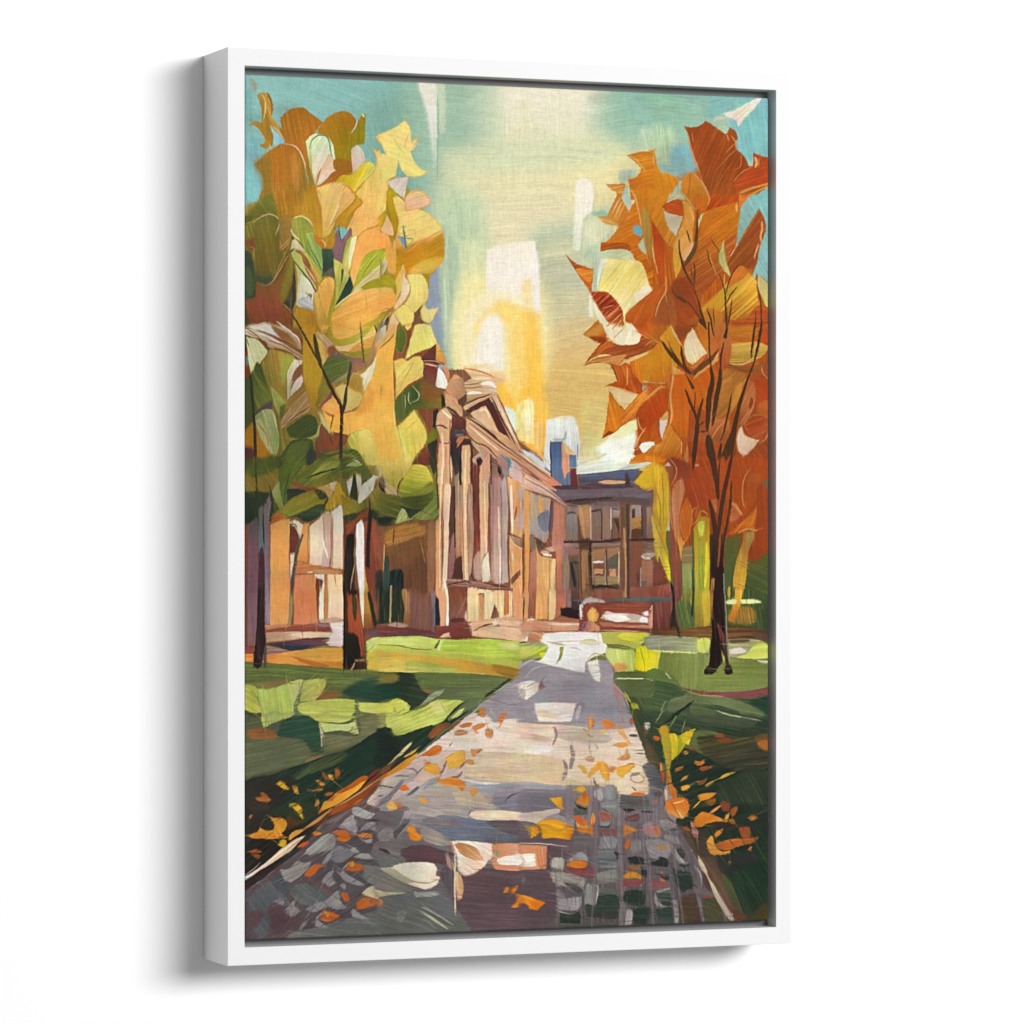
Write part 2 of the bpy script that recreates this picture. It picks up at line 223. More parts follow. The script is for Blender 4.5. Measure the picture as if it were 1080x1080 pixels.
PAINTING = """
# ---------- sky, page coordinates ----------
T 0 0 1
p b4c6a6 a=0.03 d=0 | 240,60 830,60 830,720 240,720
s 8abab3>8fbbb0>84b0aa d=20 f=30 a=0.03 | 240,60 440,60 450,200 420,420 240,460
s 7fa898 d=80 f=26 a=0.03 | 385,110 455,100 462,200 430,300 395,240
s 9dbda3 d=5 f=24 a=0.03 | 440,70 545,80 540,175 500,190 440,190
s e2dfc4>dedcb6 d=90 f=34 a=0.03 | 525,60 650,60 645,190 530,185
s ebe2cc d=10 f=16 a=0.03 o=.8 | 540,85 645,88 640,120 545,125
s ddd6b0 d=89 f=8 a=.05 o=.5 | 548,110 560,110 558,150 548,160
s e4dec2 d=89 f=6 a=.05 o=.5 | 575,105 610,105 612,175 575,160
s 98bda3 d=-8 f=24 a=0.03 | 645,80 745,85 745,150 640,150
s 8fb9a4 d=-8 f=20 a=0.03 | 665,92 760,94 750,125 670,120
s a4a68e d=-25 f=4 o=.35 | 622,100 650,98 640,106 624,108
s ddd9a8>e0d6b0>e2d7b4 d=-3 f=26 a=0.04 | 470,185 560,165 650,160 690,190 680,260 620,255 480,290
s e5dba2 d=0 f=16 a=0.04 | 590,165 650,162 680,230 620,235
s ccd5b0 d=0 f=16 a=0.04 | 470,160 640,150 640,172 480,180
s b9cfa9 d=88 f=16 a=0.04 | 470,200 510,215 510,300 480,330 462,270
s ccd6a8 d=88 f=14 a=0.04 | 480,265 515,255 515,360 480,400 462,330
s 96b7a0 d=85 f=7 a=0.05 o=.5 | 474,262 487,262 486,312 476,316
s d9dcb0 d=88 f=4 a=0.05 o=.6 | 486,258 508,258 508,290 488,300
s 8c9ca2 d=88 f=4 o=.5 | 468,300 478,298 478,315 470,318
s a9bca2 d=0 f=14 a=0.05 | 562,245 612,238 620,270 566,275
s a9c1a8 d=0 f=12 a=0.04 o=.8 | 600,262 625,262 620,290 600,280
s c5c6a4>cdc29a>d4be86>d4b674 d=-6 f=10 a=0.05 | 564,268 640,262 690,330 690,500 566,500
s b7bba0 d=-4 f=8 a=.06 o=.6 | 568,280 625,276 622,300 570,305
s d6b672>d0ae68 d=4 f=14 a=0.04 | 570,375 680,370 690,480 570,470
s b9c4aa d=85 f=9 a=0.05 | 610,215 652,222 648,300 622,310 612,260
s d8b880 d=-10 f=8 a=0.05 o=.6 | 574,350 640,330 645,365 576,385
s 8e96a6>8b95a4>83a0a5 d=88 f=5 a=0.04 | 440,270 462,275 470,350 476,400 440,395
s aec0a2 d=88 f=5 a=0.05 | 464,240 476,250 478,320 474,400 466,330
# the sun and its arch
s eee3a2>f3e7ae>f3dc8f d=88 f=12 a=0.025 | 486,300 520,290 570,300 572,400 484,400
p f1e8d6>f2e9dc>f3ead4 d=88 a=0.025 f=1.5 | 513,263 538,256 565,254 566,330 545,318 512,318
s f0e8e2 d=88 a=0.02 f=2 | 563,262 567,268 570,330 565,336 560,300
s efd9a0>f1e2b0 d=88 f=5 a=.03 | 550,300 560,296 562,340 552,340
s f3e8c0 d=80 f=6 a=0.02 | 490,335 505,315 520,308 545,312 550,330 520,330 500,350 495,390 487,390
s f3c96c>f3c763>f4c456>f5c04e>f0b850>eeb250 d=88 f=6 a=0.035 | 522,322 552,326 568,332 573,400 578,450 578,482 560,480 540,478 528,430 512,405 506,392 528,385
s f6d880>f5cf70 d=60 f=4 a=0.02 | 500,345 512,328 530,321 548,326 552,345 548,420 530,400 538,345 524,332 512,340 503,360
s f2ebdc>f1eadb d=88 f=5 a=0.02 | 504,350 512,335 524,332 532,342 534,380 528,396 512,392 498,388
s f2e2b0 d=88 f=7 a=.02 o=.7 | 532,345 540,345 542,400 532,400
s f3cf7a d=88 f=5 a=.03 o=.8 | 538,350 550,345 556,400 545,410
s e9c890 d=10 f=4 a=0.05 | 487,390 512,384 530,394 532,402 488,402
s f0e4c4 d=-4 f=2 a=.03 o=.8 | 505,388 520,384 526,390 508,394
s dcb48c d=5 f=3 a=.06 | 490,394 520,396 528,404 492,404
# white strokes high in the sky
s e6e0cc>e4e1d4>b9ccb4 d=88 f=3 a=0.03 | 441,84 460,86 461,130 460,175 456,165 451,125
l 7c9c84 w=1.2 d=88 o=.6 | 461,98 462,130 461,190
s d8d9b8 f=2 d=88 o=.6 | 463,88 469,90 469,140 464,140
s f2e9e2>efe9dc>d8dcc6 d=88 f=1.5 a=0.02 | 608,192 621,190 626,200 624,222 615,232 612,262 605,262 606,220
l cfd9bd w=4 f=2 d=88 o=.5 | 690,138 694,150
s cbd6b4 f=5 d=20 o=.8 | 676,138 698,134 700,160 680,165

T 0 0 1
s a88438>a08034>8a7030>6a6430 d=80 a=.08 f=3 k=8a8a38 q=.3 | 256,235 290,160 305,152 345,142 372,142 383,170 405,180 440,210 450,240 458,285 450,295 448,345 455,400 462,545 330,550 256,555
s b05a1c>a8501c>983f1e d=85 a=.06 k=c07020 q=.3 | 648,240 668,215 696,205 722,180 775,175 806,185 808,600 780,590 720,570 695,490 650,455 665,390 640,345 690,310
p 84583f>7c4c38 d=88 a=.06 | 252,540 460,540 460,390 490,390 530,440 600,500 640,490 700,500 700,680 252,700
p 5a5a30>4a5c34 d=88 a=.06 | 690,560 816,560 816,690 690,690
p 6b7440>4c5c34>2f4428 d=10 a=.06 | 252,680 816,680 816,1000 252,1000
p 8c8490>b0a498>746c74>5c4c54 d=3 a=.05 | 558,700 648,695 690,800 800,1005 252,1005 252,945 420,820 510,748
s 1f3024 d=-38 | 250,830 420,780 470,745 500,740 430,810 250,930

# ---------- top left ----------
T 250 60
s 7aa6a5 f=30 d=88 a=.05 | 40,130 100,130 105,700 110,1080 40,1080
s 80b0ae f=20 | 90,600 200,650 230,700 90,800
s 82b6b8 f=10 d=80 | 60,800 190,850 200,950 170,1080 60,1080
s 93c2c6 f=10 d=80 | 250,520 380,640 330,690 260,690
s 6f9b98 f=30 a=.08 o=.6 | 60,420 160,430 180,480 60,520
l a97848 w=30 f=18 o=.5 | 110,160 140,260
s 7e9f98 f=30 o=.6 | 260,380 480,360 360,500
s 8aaaa0 f=40 o=.6 | 700,390 900,420 780,430
# left twig leaves
s a9853a>9a7026 d=75 k=cfa850 q=.25 | 155,285! 230,270 268,350 265,450 300,500 350,570 370,660! 320,590 250,530 275,600 268,690! 225,620 190,560 185,400
s b07a2a d=60 | 88,520! 130,488 190,510 225,600 260,640 225,700 170,670! 215,640 190,580 140,525
l d8c078 w=10 | 190,290 215,340 210,430 200,470
l 8c5a1c w=12 | 228,270 262,350 262,440
l dcc48c w=7 | 250,520 310,560 370,650
# two brown leaves behind
s a26a20>b0702a>9c6c20 d=80 k=c07a30 q=.25 | 330,460! 400,400 500,385 560,430 650,495! 600,560 570,640 560,900 580,1000 400,1000 370,660 340,540
s a9731f>9b7a1c>8b7f1c d=75 k=b5702c q=.2 | 610,555! 680,470 760,420 850,420 905,490 870,580! 945,440! 978,440! 965,660! 900,680 870,880 760,900 640,800
l c8ced0 w=8 | 912,480 900,530 862,580
l d8c860 w=14 | 945,435 975,460
s 8b7d1c>96801c | 870,580! 975,450! 965,660! 890,690 860,900 780,880
# central green-white leaf
s dbe6b0>b8c070>a88f40 d=80 g=30 | 520,640! 570,590 620,600 590,720 600,980! 555,860
s c7dba4>dfe0bc>d9cfb4 g=60 d=110 k=efe6cc q=.3 | 560,650! 600,595 660,590 720,650 745,760 755,860 690,920 590,995! 570,860
l 5b7a58 w=9 | 550,700 565,640 610,598 670,600 700,650 715,740 730,790
s d9b98a>e0d0bc d=120 | 700,730! 740,790 755,860 640,950 590,990! 610,900
s b98c52 d=110 | 605,900! 640,850 600,990!
s e6dccb>cbb8a8 d=130 | 755,865! 690,915 590,995! 640,930
# rust gap
s b0652c>b5762a d=150 a=.08 | 600,990! 680,930 740,870 870,855 800,930 760,960 640,990
s 9b6a22 | 740,780 870,790 880,870 750,860
# pink-white leaf
s d3b2a0>d8c8b4>ddbfa8 g=0 d=80 | 865,700! 910,670 960,720 975,790 930,840 878,880! 870,800
l 7f8a78 w=5 | 868,690 900,680
# yellow leaf
s c9a61c>d8be38>dfcf62 g=0 d=120 | 745,950! 790,900 880,890 930,830 990,795 1050,830 1020,900 950,960 890,1030! 830,965
l d8d48a w=8 | 890,1010 940,950 1040,860
# big ochre leaf left
s a86c24>b27428>a5742a d=88 k=c8863c q=.25 | 130,820! 190,760 260,700 360,655 450,690 510,790 540,960 545,1085! 180,1085 210,990 190,900
s 8a7030 d=80 f=20 o=.8 | 130,810 230,760 270,900 260,1080 190,1080 195,940
s 97732a f=14 d=85 | 480,760 540,850 600,980 600,1080 510,1080
l c88c4a w=60 f=22 d=88 o=.6 | 430,740 450,900 450,1080
l d8bca0 w=9 | 350,658 440,680 500,770 525,880 545,980
l 8fa070 w=10 | 520,850 535,920 545,980
s ae7c24 d=85 f=8 | 545,980 620,990 650,1080 545,1080
s e0c078>e3bb62 d=120 f=2 | 600,1000! 700,960 800,955 860,1000 880,1080! 620,1080!
l d88c40 w=8 | 830,970 800,1030 810,1080
l c89068 w=8 | 870,1010 850,1080
l d0883c w=8 | 800,965 870,1010 930,1075
# pale yellow big leaf right
s e6c46e>e2bd66 d=100 e=b89038 | 1020,680! 1060,715! 1085,705! 1085,1085! 890,1080! 905,1020! 1010,900 1040,860 1060,780
s e6c25c | 1050,610! 1085,580! 1085,660!
T 400 60
s e6d27c>ead681>e0ca72 d=20 e=b8a050 | 0,590! 100,545 195,482! 235,540 245,650! 300,600! 270,690 235,720! 270,800 310,850! 380,865! 300,905 200,905 160,860! 145,790! 130,905! 60,940 50,990! 55,1085! -5,1085! -5,720! 50,745! 0,640!
s 7faea0 | 130,905! 150,800! 165,860! 205,905
s e2c474>e0c070 f=8 | -5,900 60,930 50,1085 -5,1085
l c4b85a w=6 | 110,620 150,690 190,730
l cbb65c w=5 | 235,560 200,640 195,700
l c0a860 w=4 | 250,700 300,600
l d0b848 w=5 | 180,450 230,455
s d6c8bc>d9ccb8 d=120 e=c09c70 | 50,945! 130,920 225,905! 205,990 190,1070! 120,1030
s b39818>c3a41c d=110 | 75,990! 110,1020 175,1075! 120,1085 55,1085! 50,1040
s e2bd70>e8cc80 d=160 e=d89a58 | 190,1085! 230,1030 290,1008 350,1030 385,1085!
# far right of row one
T 550 60
s 8fb9a6 f=60 d=-5 | 850,280 1100,270 1100,520 900,500
s bccfae f=12 d=80 | 910,560 1010,560 1020,680 920,680
s 7db2b6 f=12 | 1030,760 1090,780 1090,870 1040,840
s a9c4b0 f=10 | 745,870 860,850 860,930 750,960
s b5641c>c87820>c4701c d=-12 g=0 k=d89840 q=.2 e=d8a060 | 800,745! 900,720 960,715 1022,690! 1000,800 1050,870 1085,875! 1085,1085! 830,1085! 805,925! 870,910 905,850 860,800
s b86a22>c07a2c d=-15 k=e0a850 q=.35 | 640,965! 790,965! 770,1060 720,1030 680,1010
l dcb070 w=6 | 810,740 880,790 940,870
s b0622a | 720,1030! 770,1045 760,1085! 730,1085!
s 8cc0c8 | 800,970! 820,1085! 765,1085! 780,1020

# ---------- top right corner ----------
T 690 60
s 8ab4a0>93bb9f f=60 d=5 | -10,270 450,280 420,430 -10,460
s b5cda8 f=30 d=88 a=.06 | 0,520 140,560 140,780 40,840
s 7db3bd>78b0bc f=22 d=80 | 140,690 280,680 330,850 230,900 120,830
s 7eb2bb f=20 d=0 | 30,820 180,850 200,920 60,870
s 84bab6>82b8b4 f=30 d=80 | 500,270 890,290 890,760 640,760 560,500
s 86b9ae f=20 d=-20 | 420,280 600,280 560,400 420,460
s e3dccb>e4d6c4 d=-40 f=2 k=efe8da q=.3 | 520,430! 600,405 700,355 790,310 812,320 760,390 690,460 635,528! 610,480 560,465
s d5c8b0 d=-20 f=5 o=.8 | 450,485 480,455 560,465 500,480
s 9fb9a8 f=5 | 440,480 500,490 440,500
# dark rust big leaf
s 9c4c1e>8f441c>90481e d=112 c=.1 k=a85826 q=.25 e=b0582a | 228,525! 280,535 340,525 390,485! 440,515 500,560 545,585 575,535! 620,570 635,620 615,640 625,700 660,730 700,780 720,840! 640,960 640,1085! 400,1085! 350,880 290,720 262,600
l c88058 w=12 | 262,620 285,720 320,820 350,880
l cc8450 w=9 | 548,580 570,640
l cc8450 w=9 | 585,600 615,640 628,700
l b87038 w=7 | 630,700 560,760 500,830
l b87038 w=7 | 660,740 655,830 610,860
l a8622c w=6 | 600,790 520,900 470,1000
l c88050 w=7 | 725,840 660,880 600,950
l c08048 w=6 | 620,650 560,710 545,730
l c88048 w=6 | 285,570 295,650
# orange red right leaf
s a8401c>b04820>a8441c d=-20 k=b8582c q=.2 | 755,725! 800,750 885,770! 885,960! 770,980 700,1010 650,1040! 600,960 720,850! 745,840
l d09a5c w=22 d=88 | 765,760 775,800 765,840
l c08a48 w=8 | 795,770 790,840
s d49848>c4863c d=-25 | 640,1030! 700,1000 850,960 885,950! 885,985! 790,1020 720,1085! 640,1085!
s 984a1e | 660,1040! 760,1000 870,970 780,1010 700,1060 665,1080!
s 83b6ae | 885,985! 820,1015 725,1085! 885,1085!
# orange leaves lower-left of this tile
s c8801f>c8821e>be761e d=75 k=d8962c q=.3 e=d8a858 | 0,700! 40,860 100,880 160,910 190,940 120,1085! -5,1085!
s 90b8a4>a3c0ac d=100 a=.1 | 190,940! 215,940 205,1085! 105,1085! 130,1040
s c47a22>cc862c>b8641c d=100 k=9a6a2c q=.3 e=d8a060 | 205,950! 260,880 310,885 360,950 395,1020 400,1085! 200,1085!
l 7a5a3c w=5 | 270,890 265,1000 250,1080
l cc9068 w=16 | 300,885 350,940 395,1010 405,1085

# ---------- second row, left ----------
T 250 200
s 5b5a28>4f4a20>3f3c1e d=80 | 0,240! 200,150 420,250 440,400 420,1085! -10,1085!
s 9a8a3a>8a7a30 d=70 k=a8762c q=.3 | 40,270! 130,240 230,60 300,0 420,0 420,210 300,210 200,190
s a8702a>ac7a28>a8802c d=85 k=c08438 q=.25 | 195,-10! 620,-10! 660,120 670,350 600,370 560,260 470,200 400,215 300,210 250,150 180,90
s 6f7030 d=60 f=10 a=.08 | 75,185! 130,130 200,60 270,30 300,200 230,190 120,210
l b08838 w=40 f=16 d=85 o=.6 | 500,0 480,160
s b88a2c>b4882c d=80 f=4 | 520,-10 600,-10 650,150 660,360 590,330 540,230 480,180 500,80
s e0be74>dcb868>c8a048 d=100 g=100 e=c89c48 | 600,-10! 830,-10! 790,150 740,260 700,340 650,370! 645,260 640,140 615,60
l f0d8a0 w=10 | 800,20 760,140 690,300
l c88858 w=6 | 860,60 790,180 700,290
l cc9458 w=6 | 800,30 770,120
s d8b06c>c89850 d=130 | 820,-10! 900,30 880,90 780,200 690,300! 760,160
s c0922c>b8862c d=-50 g=130 e=a87420 | 880,-5! 950,100! 900,150 850,210 820,290 750,270! 740,240 800,170 890,90
s e6be6e>e8b868>e8b060 g=100 d=100 e=c89048 | 890,-10! 1085,-10! 1085,240! 1060,270 980,300 920,350 860,340 830,300! 870,220 900,160 955,100! 930,50
l d8a058 w=5 | 980,60 900,200 850,300
# mauve / teal notch
s 7ab0b0>80b0ac | 735,390! 745,320 780,280 860,320 840,370 790,385
s 8a6468>7a5862 d=85 | 765,290! 790,380 860,290 870,360 830,430 810,560 790,560 730,530 700,480! 720,400
l 4a4a50 w=9 | 772,270 778,330 790,390
s b8882c>a87828 g=90 | 580,350! 650,370 700,350 740,330! 745,390 720,450 660,460 600,400
s b46c24 d=30 | 580,350! 640,370 665,420 690,450! 640,440 600,400
l e0b880 w=8 | 640,380 665,410 670,440
# green dark region and folds
s 3c6040>2f4a34>4a4a34 d=85 | 640,450! 720,450! 740,540 740,660 640,680! 630,540
s 5a5848 | 650,640! 740,590 740,670 650,680
# olive big leaf left
s 7c7834>6f6a2c>6c5a28>4f5a30 d=80 k=94802c q=.3 c=.05 | 120,250! 190,205 260,190 320,230 370,260! 410,290 415,390! 390,490 340,600 280,680 210,725 150,690 125,600 120,540! 60,450 45,300
s 3c6040>2c5038 f=14 d=85 | 125,540! 150,640 200,670 270,660 230,720 160,700 120,620
s 7c4a30>704028 f=8 | 60,380! 130,370 130,460 90,450
l a88c60 w=5 | 90,430 130,450 125,500
l d8c08c w=9 | 120,248 190,203 260,188 320,225 400,265
l c8b080 w=8 | 330,240 310,300 290,350
s a07c38>8f6c34 d=70 k=b89458 q=.3 | 320,215 400,200 420,300 410,390! 340,450! 320,440 330,300
l c89c60 w=6 | 405,370 350,420 320,450
l c89c60 w=6 | 405,385 370,430 330,460
l c08850 w=5 | 405,400 340,540 280,680
l b88060 w=9 | 400,480 330,600 270,700 210,730 150,700
# brownish below
s 7a5c2c>7c5430>84442e>703c28 d=70 f=4 k=8f4a30 q=.25 | 410,470! 425,540 430,640 380,800 340,880 420,930 400,1085! 120,1085! 60,850! 130,800 150,710 210,735 290,700 350,600
s 8c4434>823c30 f=18 | 130,820! 180,800 270,900 330,960 250,980 140,900
s 8c8430>7c7028 f=8 d=70 | 410,480 430,560 420,680 370,820 340,860 330,760 380,600
s 344838>2c3c30 d=80 | 45,480 100,480 125,620 140,800 100,830! 50,820!
s 3c5c38 f=8 | 60,600 120,640 130,780 70,820
# grey-dark sliver
s 505448>33382f>2a2c28 d=95 k=707468 q=.2 | 430,570! 445,680 450,820 430,900! 400,930! 350,870! 400,800 425,660
l c09058 w=7 | 450,640 450,840 420,920
l c09058 w=7 | 350,870 400,915 410,940
# olive curl
s 949444>84903e>6a7a34 d=75 k=b0a850 q=.3 e=cbb078 | 415,260! 430,215 490,200 540,230 575,270 580,310! 540,320 525,360 560,450 600,540 650,590! 640,690! 590,640 520,560 480,450 440,380 415,330
s c0b860>b0ac50>a8952c d=60 k=d8cc80 q=.3 | 420,340! 480,400 530,480 590,560 640,640 650,700! 600,680 560,600 500,520 450,400
s 90a050>84a058>6a9050 d=65 k=b8c070 q=.35 | 530,330! 575,320 590,380 640,450 650,560 650,650! 600,560 555,450 525,380
l 506438 w=7 | 530,370 560,450 610,540 640,610
l e0c890 w=9 | 430,215 490,203 545,232 575,275
l e4d4a8 w=12 | 408,300 425,340 470,380
l 4c4838 w=9 | 450,380 490,420 510,480
# pale leaf with paint
s d8cc9c>c8b890 d=70 | 400,460! 420,390 450,385 500,440 520,480 450,450
s b0b058>c4c470>d8d8b0>c8d0c8 g=85 d=75 e=e0d0a0 | 410,480! 440,450 480,470 500,560 570,690 600,760 580,920! 500,900 450,880! 460,700 445,580
s e0dcc0>d8dcd0 d=85 | 480,640! 560,700 580,760 580,860 470,860 480,740
s a8b4cc>c0c8d0>94a4c0 d=30 k=e4e4e0 q=.4 | 450,850! 500,820 560,830 582,860 580,920! 500,895
s 7c8090 | 540,790 570,800 560,830
l 8a9a58 w=9 | 520,780 540,800 530,820
s a0683c>8a5834>b08448 d=65 | 435,460! 480,465 530,520 560,580 610,700! 570,690 520,610 490,510
l 3c3c34 w=12 t=1 | 430,540 500,630 560,700 600,780 640,880
l dcc890 w=7 | 500,560 560,640 600,700
l c4904c w=20 d=70 | 560,590 620,690 610,760
# orange finger
s 988c2c>a89c34 d=85 | 610,740! 650,670 700,660 745,690 745,800 720,960 715,1085! 600,1085!
s e8b058>e4a850>d8a448 g=90 d=85 k=e8bc68 q=.25 | 600,800! 630,720 680,668 735,690 735,780 700,900 680,1000 680,1085! 600,1085!
l 9c6c34 w=5 | 590,680 640,740
s c8a048>b88c3c d=80 k=dcc078 q=.25 | 580,780! 620,780 640,860 670,940 690,1085! 600,1085! 580,960
s c0902c>b08028>a87424 g=20 d=80 | 450,890! 500,900 580,925 600,1000 640,1085! 440,1085! 430,960
l 2e3a34 w=14 t=1 | 410,940 450,1000 500,1085
l c85c30 w=7 | 560,1050 575,1080
# right: white slim leaf, green folds
s 9c9c38>c8c070>b8b048 g=20 d=100 | 860,355! 910,350! 900,460 880,540 850,620 800,560! 810,480 830,400
s e4dcac>dcd8a0 d=100 | 870,365! 912,352! 890,460 865,560 850,610! 840,520
s e8a458>eaaa58>e8b060 g=100 d=105 e=d09050 | 900,420! 930,350 980,310 1060,280 1085,270! 1085,460! 1020,490 960,560 930,620 900,700 880,740! 860,660 870,560
s b8b850>a8ac50>a09c48 d=100 g=90 k=c8c070 q=.3 | 730,520! 790,560 840,620 870,680! 820,760 770,850 740,900! 745,700
s 3a5a3c | 790,610! 810,600 800,680 770,780! 790,700
s c0b068>a8a85c d=110 | 800,570! 850,640 830,680 800,740 820,660
l d0a070 w=6 | 730,530 790,560 850,650 880,730
s 243c34>2c4a38 d=120 k=506850 q=.25 | 860,650! 885,740! 850,800 790,850 740,890! 790,790 830,710
s 8a9c30>a0a834 | 730,880! 800,850 880,770 940,700 960,720 860,850 740,900 720,930
# green striped leaf
s a0ac34>b8b840>a8a428 g=60 d=130 k=d0cc60 q=.3 e=8c9430 | 1085,455! 1020,470 960,520 930,600 900,700 880,780! 980,700 1085,640!
s d8cc90>c8bc80 d=140 | 1085,570! 1020,620 940,690 880,775! 860,800 960,760 1085,680!
l 707c28 w=6 | 1085,480 1010,560 950,660
s a09c28 | 1085,670! 1000,700 930,750! 1000,760 1085,745!
# big peach leaf
s eab468>e8a850>e4a048 g=90 d=160 k=ecb878 q=.25 | 720,940! 780,880 860,810 950,765 1085,745! 1085,960! 1000,1010 900,1060 850,1085! 715,1085!
l e8c88c w=12 | 740,900 830,820 930,765
l b88440 w=5 | 975,780 985,920
s 9c8c28>a49830 f=4 | 900,1085! 980,1020 1085,960! 1085,1030 1000,1085!
T 400 200
# pink sliver etc top
s d8c0a8>c8a890 | 90,-10! 150,30 185,80! 200,20 190,-10!
l 706858 w=7 | 120,20 160,60 190,85
s b8981c>b8921c>a88418 g=90 d=85 | 50,30! 60,-10 100,30 140,100 135,200 140,280 110,370 100,300 70,180
s e6c468>e8cc74>e4c070 g=90 d=110 e=c89848 | -10,-10! 40,-10 50,60 50,160 20,230 -10,310!
s dfbe7c>dcae88 d=80 | 50,180! 90,250 110,340 80,350 20,320 10,290 40,220
s c8a028 d=100 | 50,150! 50,210 10,300 -10,310! -10,250
# the big rounded yellow leaf
s e4c874>e6cc78>e8c06c>d89c50>b87c1c>c08c1c>c49424 g=88 d=-20 e=c8a050 | 100,60! 140,50 190,90! 300,150! 340,160 400,195 450,250 480,310 495,410 490,520 450,580 380,640 320,640 200,640 120,700! 120,560 110,440 130,340 145,240 120,150
s e8d082>e4c46c f=6 d=-15 | 230,160 350,180 440,250 470,300 400,350 280,390 200,420 150,300 180,200
s c08428>b8801c d=-25 f=5 | 190,540 340,440 480,330 490,460 470,520 350,540 240,600 190,640
s d0a440>d8a850 d=-15 f=4 | 230,620 330,540 480,510 460,570 380,630 300,650
s b48818 | 320,640! 380,640! 375,760 350,680
l d89058 w=9 f=3 | 200,480 330,390 470,310
s e6c87c>e8b898>e0bc7c g=100 d=-20 e=d07c48 | 190,75! 240,25 300,5 360,40 395,90! 360,125 290,150 200,165! 190,110
l 6c8ca8 w=12 t=0 | 145,360 180,375 200,440
s 7c98a8 d=60 | 140,350! 190,370 200,440 165,400
l 36564c w=9 | 182,270 192,360 205,450
l 4c8468 w=6 | 170,368 240,370 260,375
l b89858 w=6 | 260,375 230,420 215,450
l b0b058 w=5 | 200,310 260,310 275,360
# orange lobes left
s e8a058>eaa04c>e8a850>dca050 g=90 d=85 | -10,325! 40,330 80,370 100,450 115,560 110,650! 70,620 50,520 40,450 0,460! -10,460!
s dca858>d8a04c | 100,430! 115,380 130,500 120,640 110,600
s a8b430>c8c860 d=120 k=d8dc70 q=.3 | -10,460! 30,455 50,490 40,540 -10,600!
s ccc4a0>c8bc90 d=130 | -10,590! 45,530 55,590 20,650 -10,665!
s a09824>a89c28>988c24 d=30 | -10,670! 60,650 110,690 150,730! 80,730 -10,745!
s d8b458>d0a850 d=80 | 120,700! 180,560! 200,640 180,740 150,800 110,900 130,760
s e0b864>e4a450>e09c50>e8b068 g=80 d=20 e=b09838 | -10,745! 70,740 110,770 130,830 110,880 50,920 -10,960!
s 988820>a89438 | -10,960! 50,925 100,895! 60,940 10,1000 -10,1010!
# pink flame leaf
s e0be90>e0c0a0>dcb890 g=90 d=100 e=c08858 | 180,570! 190,640 215,690 235,750 210,820 160,880 110,915! 130,850 160,790 170,680
# small yellow round leaves
s e4d07c>e0cc78>d8c068 g=90 d=90 e=b89c50 | 205,650! 250,635 320,645 360,700 375,780 365,850 330,880 300,910 265,940! 230,900 190,870! 220,820 240,750
s dcc068>e2cc74>dcc46c g=90 d=70 e=b08850 | 110,930! 160,890 200,870! 260,930 265,980 240,1040 215,1065! 160,1020 130,980
s 6a5038>80583c d=70 k=987048 q=.25 | 265,940! 330,865! 310,940 310,980 380,1020! 270,1025 240,1085! 190,1085! 215,1065! 262,1000
s e2cc80>e0c888 g=90 d=80 e=b89058 | 310,920! 345,860! 355,900 375,910 450,895! 425,950 400,1000 370,1020! 330,990
s 86a890 | 350,850! 370,850 375,910! 355,895
s e4d272>e0cc6c d=80 e=a88048 | 240,1085! 265,1040 330,1025 380,1035 410,1085!
s e0b884>dcc090>d8b880 d=100 e=a07850 | 70,1085! 80,980 110,920! 135,980 150,1010 140,1085!
s 56682c>5c6c30 d=90 | 155,1000! 195,1085! 135,1085!
s 33303a>584c40 d=110 k=c0b8a0 q=.2 | -10,1050! 40,980 70,960! 70,1010 50,1085! -10,1085!
l c8a058 w=8 | 30,1000 70,950 100,920
l b8604c w=6 | 20,920 60,900 100,930

# ---------- second row, right ----------
T 550 200
s cdd3b0>d3d4b4>cfcca8 d=88 f=10 a=.05 | 480,250 640,200 740,300 600,390 590,560 470,560
s b9c4a4>aab89c d=88 f=8 a=.06 | 470,500 590,420 600,760 560,780 530,600
l 5fa890 w=50 f=22 d=10 o=.8 | 540,175 660,195
s d8cf9c f=8 | 560,170! 700,60 720,30 680,-10 560,-10
# left spiky leaves
s b8641c>c67a24 d=120 k=d89848 q=.4 e=a85820 | 730,30! 770,40 815,165! 780,230 740,280! 645,210!
l d8b880 w=6 d=120 | 735,80 700,150
l d8b880 w=6 d=120 | 760,90 715,190
l d8b880 w=6 d=120 | 750,60 690,180
s b87a34 | 680,-10! 770,-10! 740,25
s a8ccc8>9cc4c4>c8d0a8 d=85 e=d0a878 | 775,-10! 815,-10! 835,130 815,165! 790,120 760,60
s c4772a>cc8834>c0702a d=20 g=0 k=dcb070 q=.35 | 575,205! 650,205 720,240 770,290! 700,270 640,265
s c8741c>c46c1c>b85c18>b45818 g=60 d=-30 k=d08c2c q=.2 | 815,165! 850,110 880,130 900,230 930,310 900,400 960,480 1000,580 1000,690 1045,740 990,760 900,560 820,470 740,450 600,470! 600,405! 650,390 740,290 740,270 790,220
s a44c18 d=-10 k=c8702c q=.3 | 600,405! 700,405 800,410 830,460 740,450 598,470!
l e0c088 w=7 | 560,200 640,260 740,280
s bccaa8>c8cda8>d4d8b8 d=-20 k=90b098 q=.3 | 590,480! 660,458 740,455 830,470 850,540 760,525 640,530 590,545!
s 58aac0>6cb4c0 d=50 e=b87830 | 845,280! 890,270 925,310 910,365! 850,330
s 94c4b4>a4ccb0>b4d0a4 d=70 e=b88838 | 880,420! 930,360 965,400 960,470 945,497! 900,460
# yellow sun leaf
s ece09c>e8d67e>e8dc98>ece4b0 g=60 d=125 k=f0e8b8 q=.2 e=d0b868 | 635,525! 760,530 900,550 950,650 985,765! 900,840 800,920 785,1030! 740,880 640,780 580,765!
s f0eeda f=6 d=-40 | 870,790 940,730 985,760 900,830 860,850
l c8b860 w=5 | 760,550 700,620 640,700
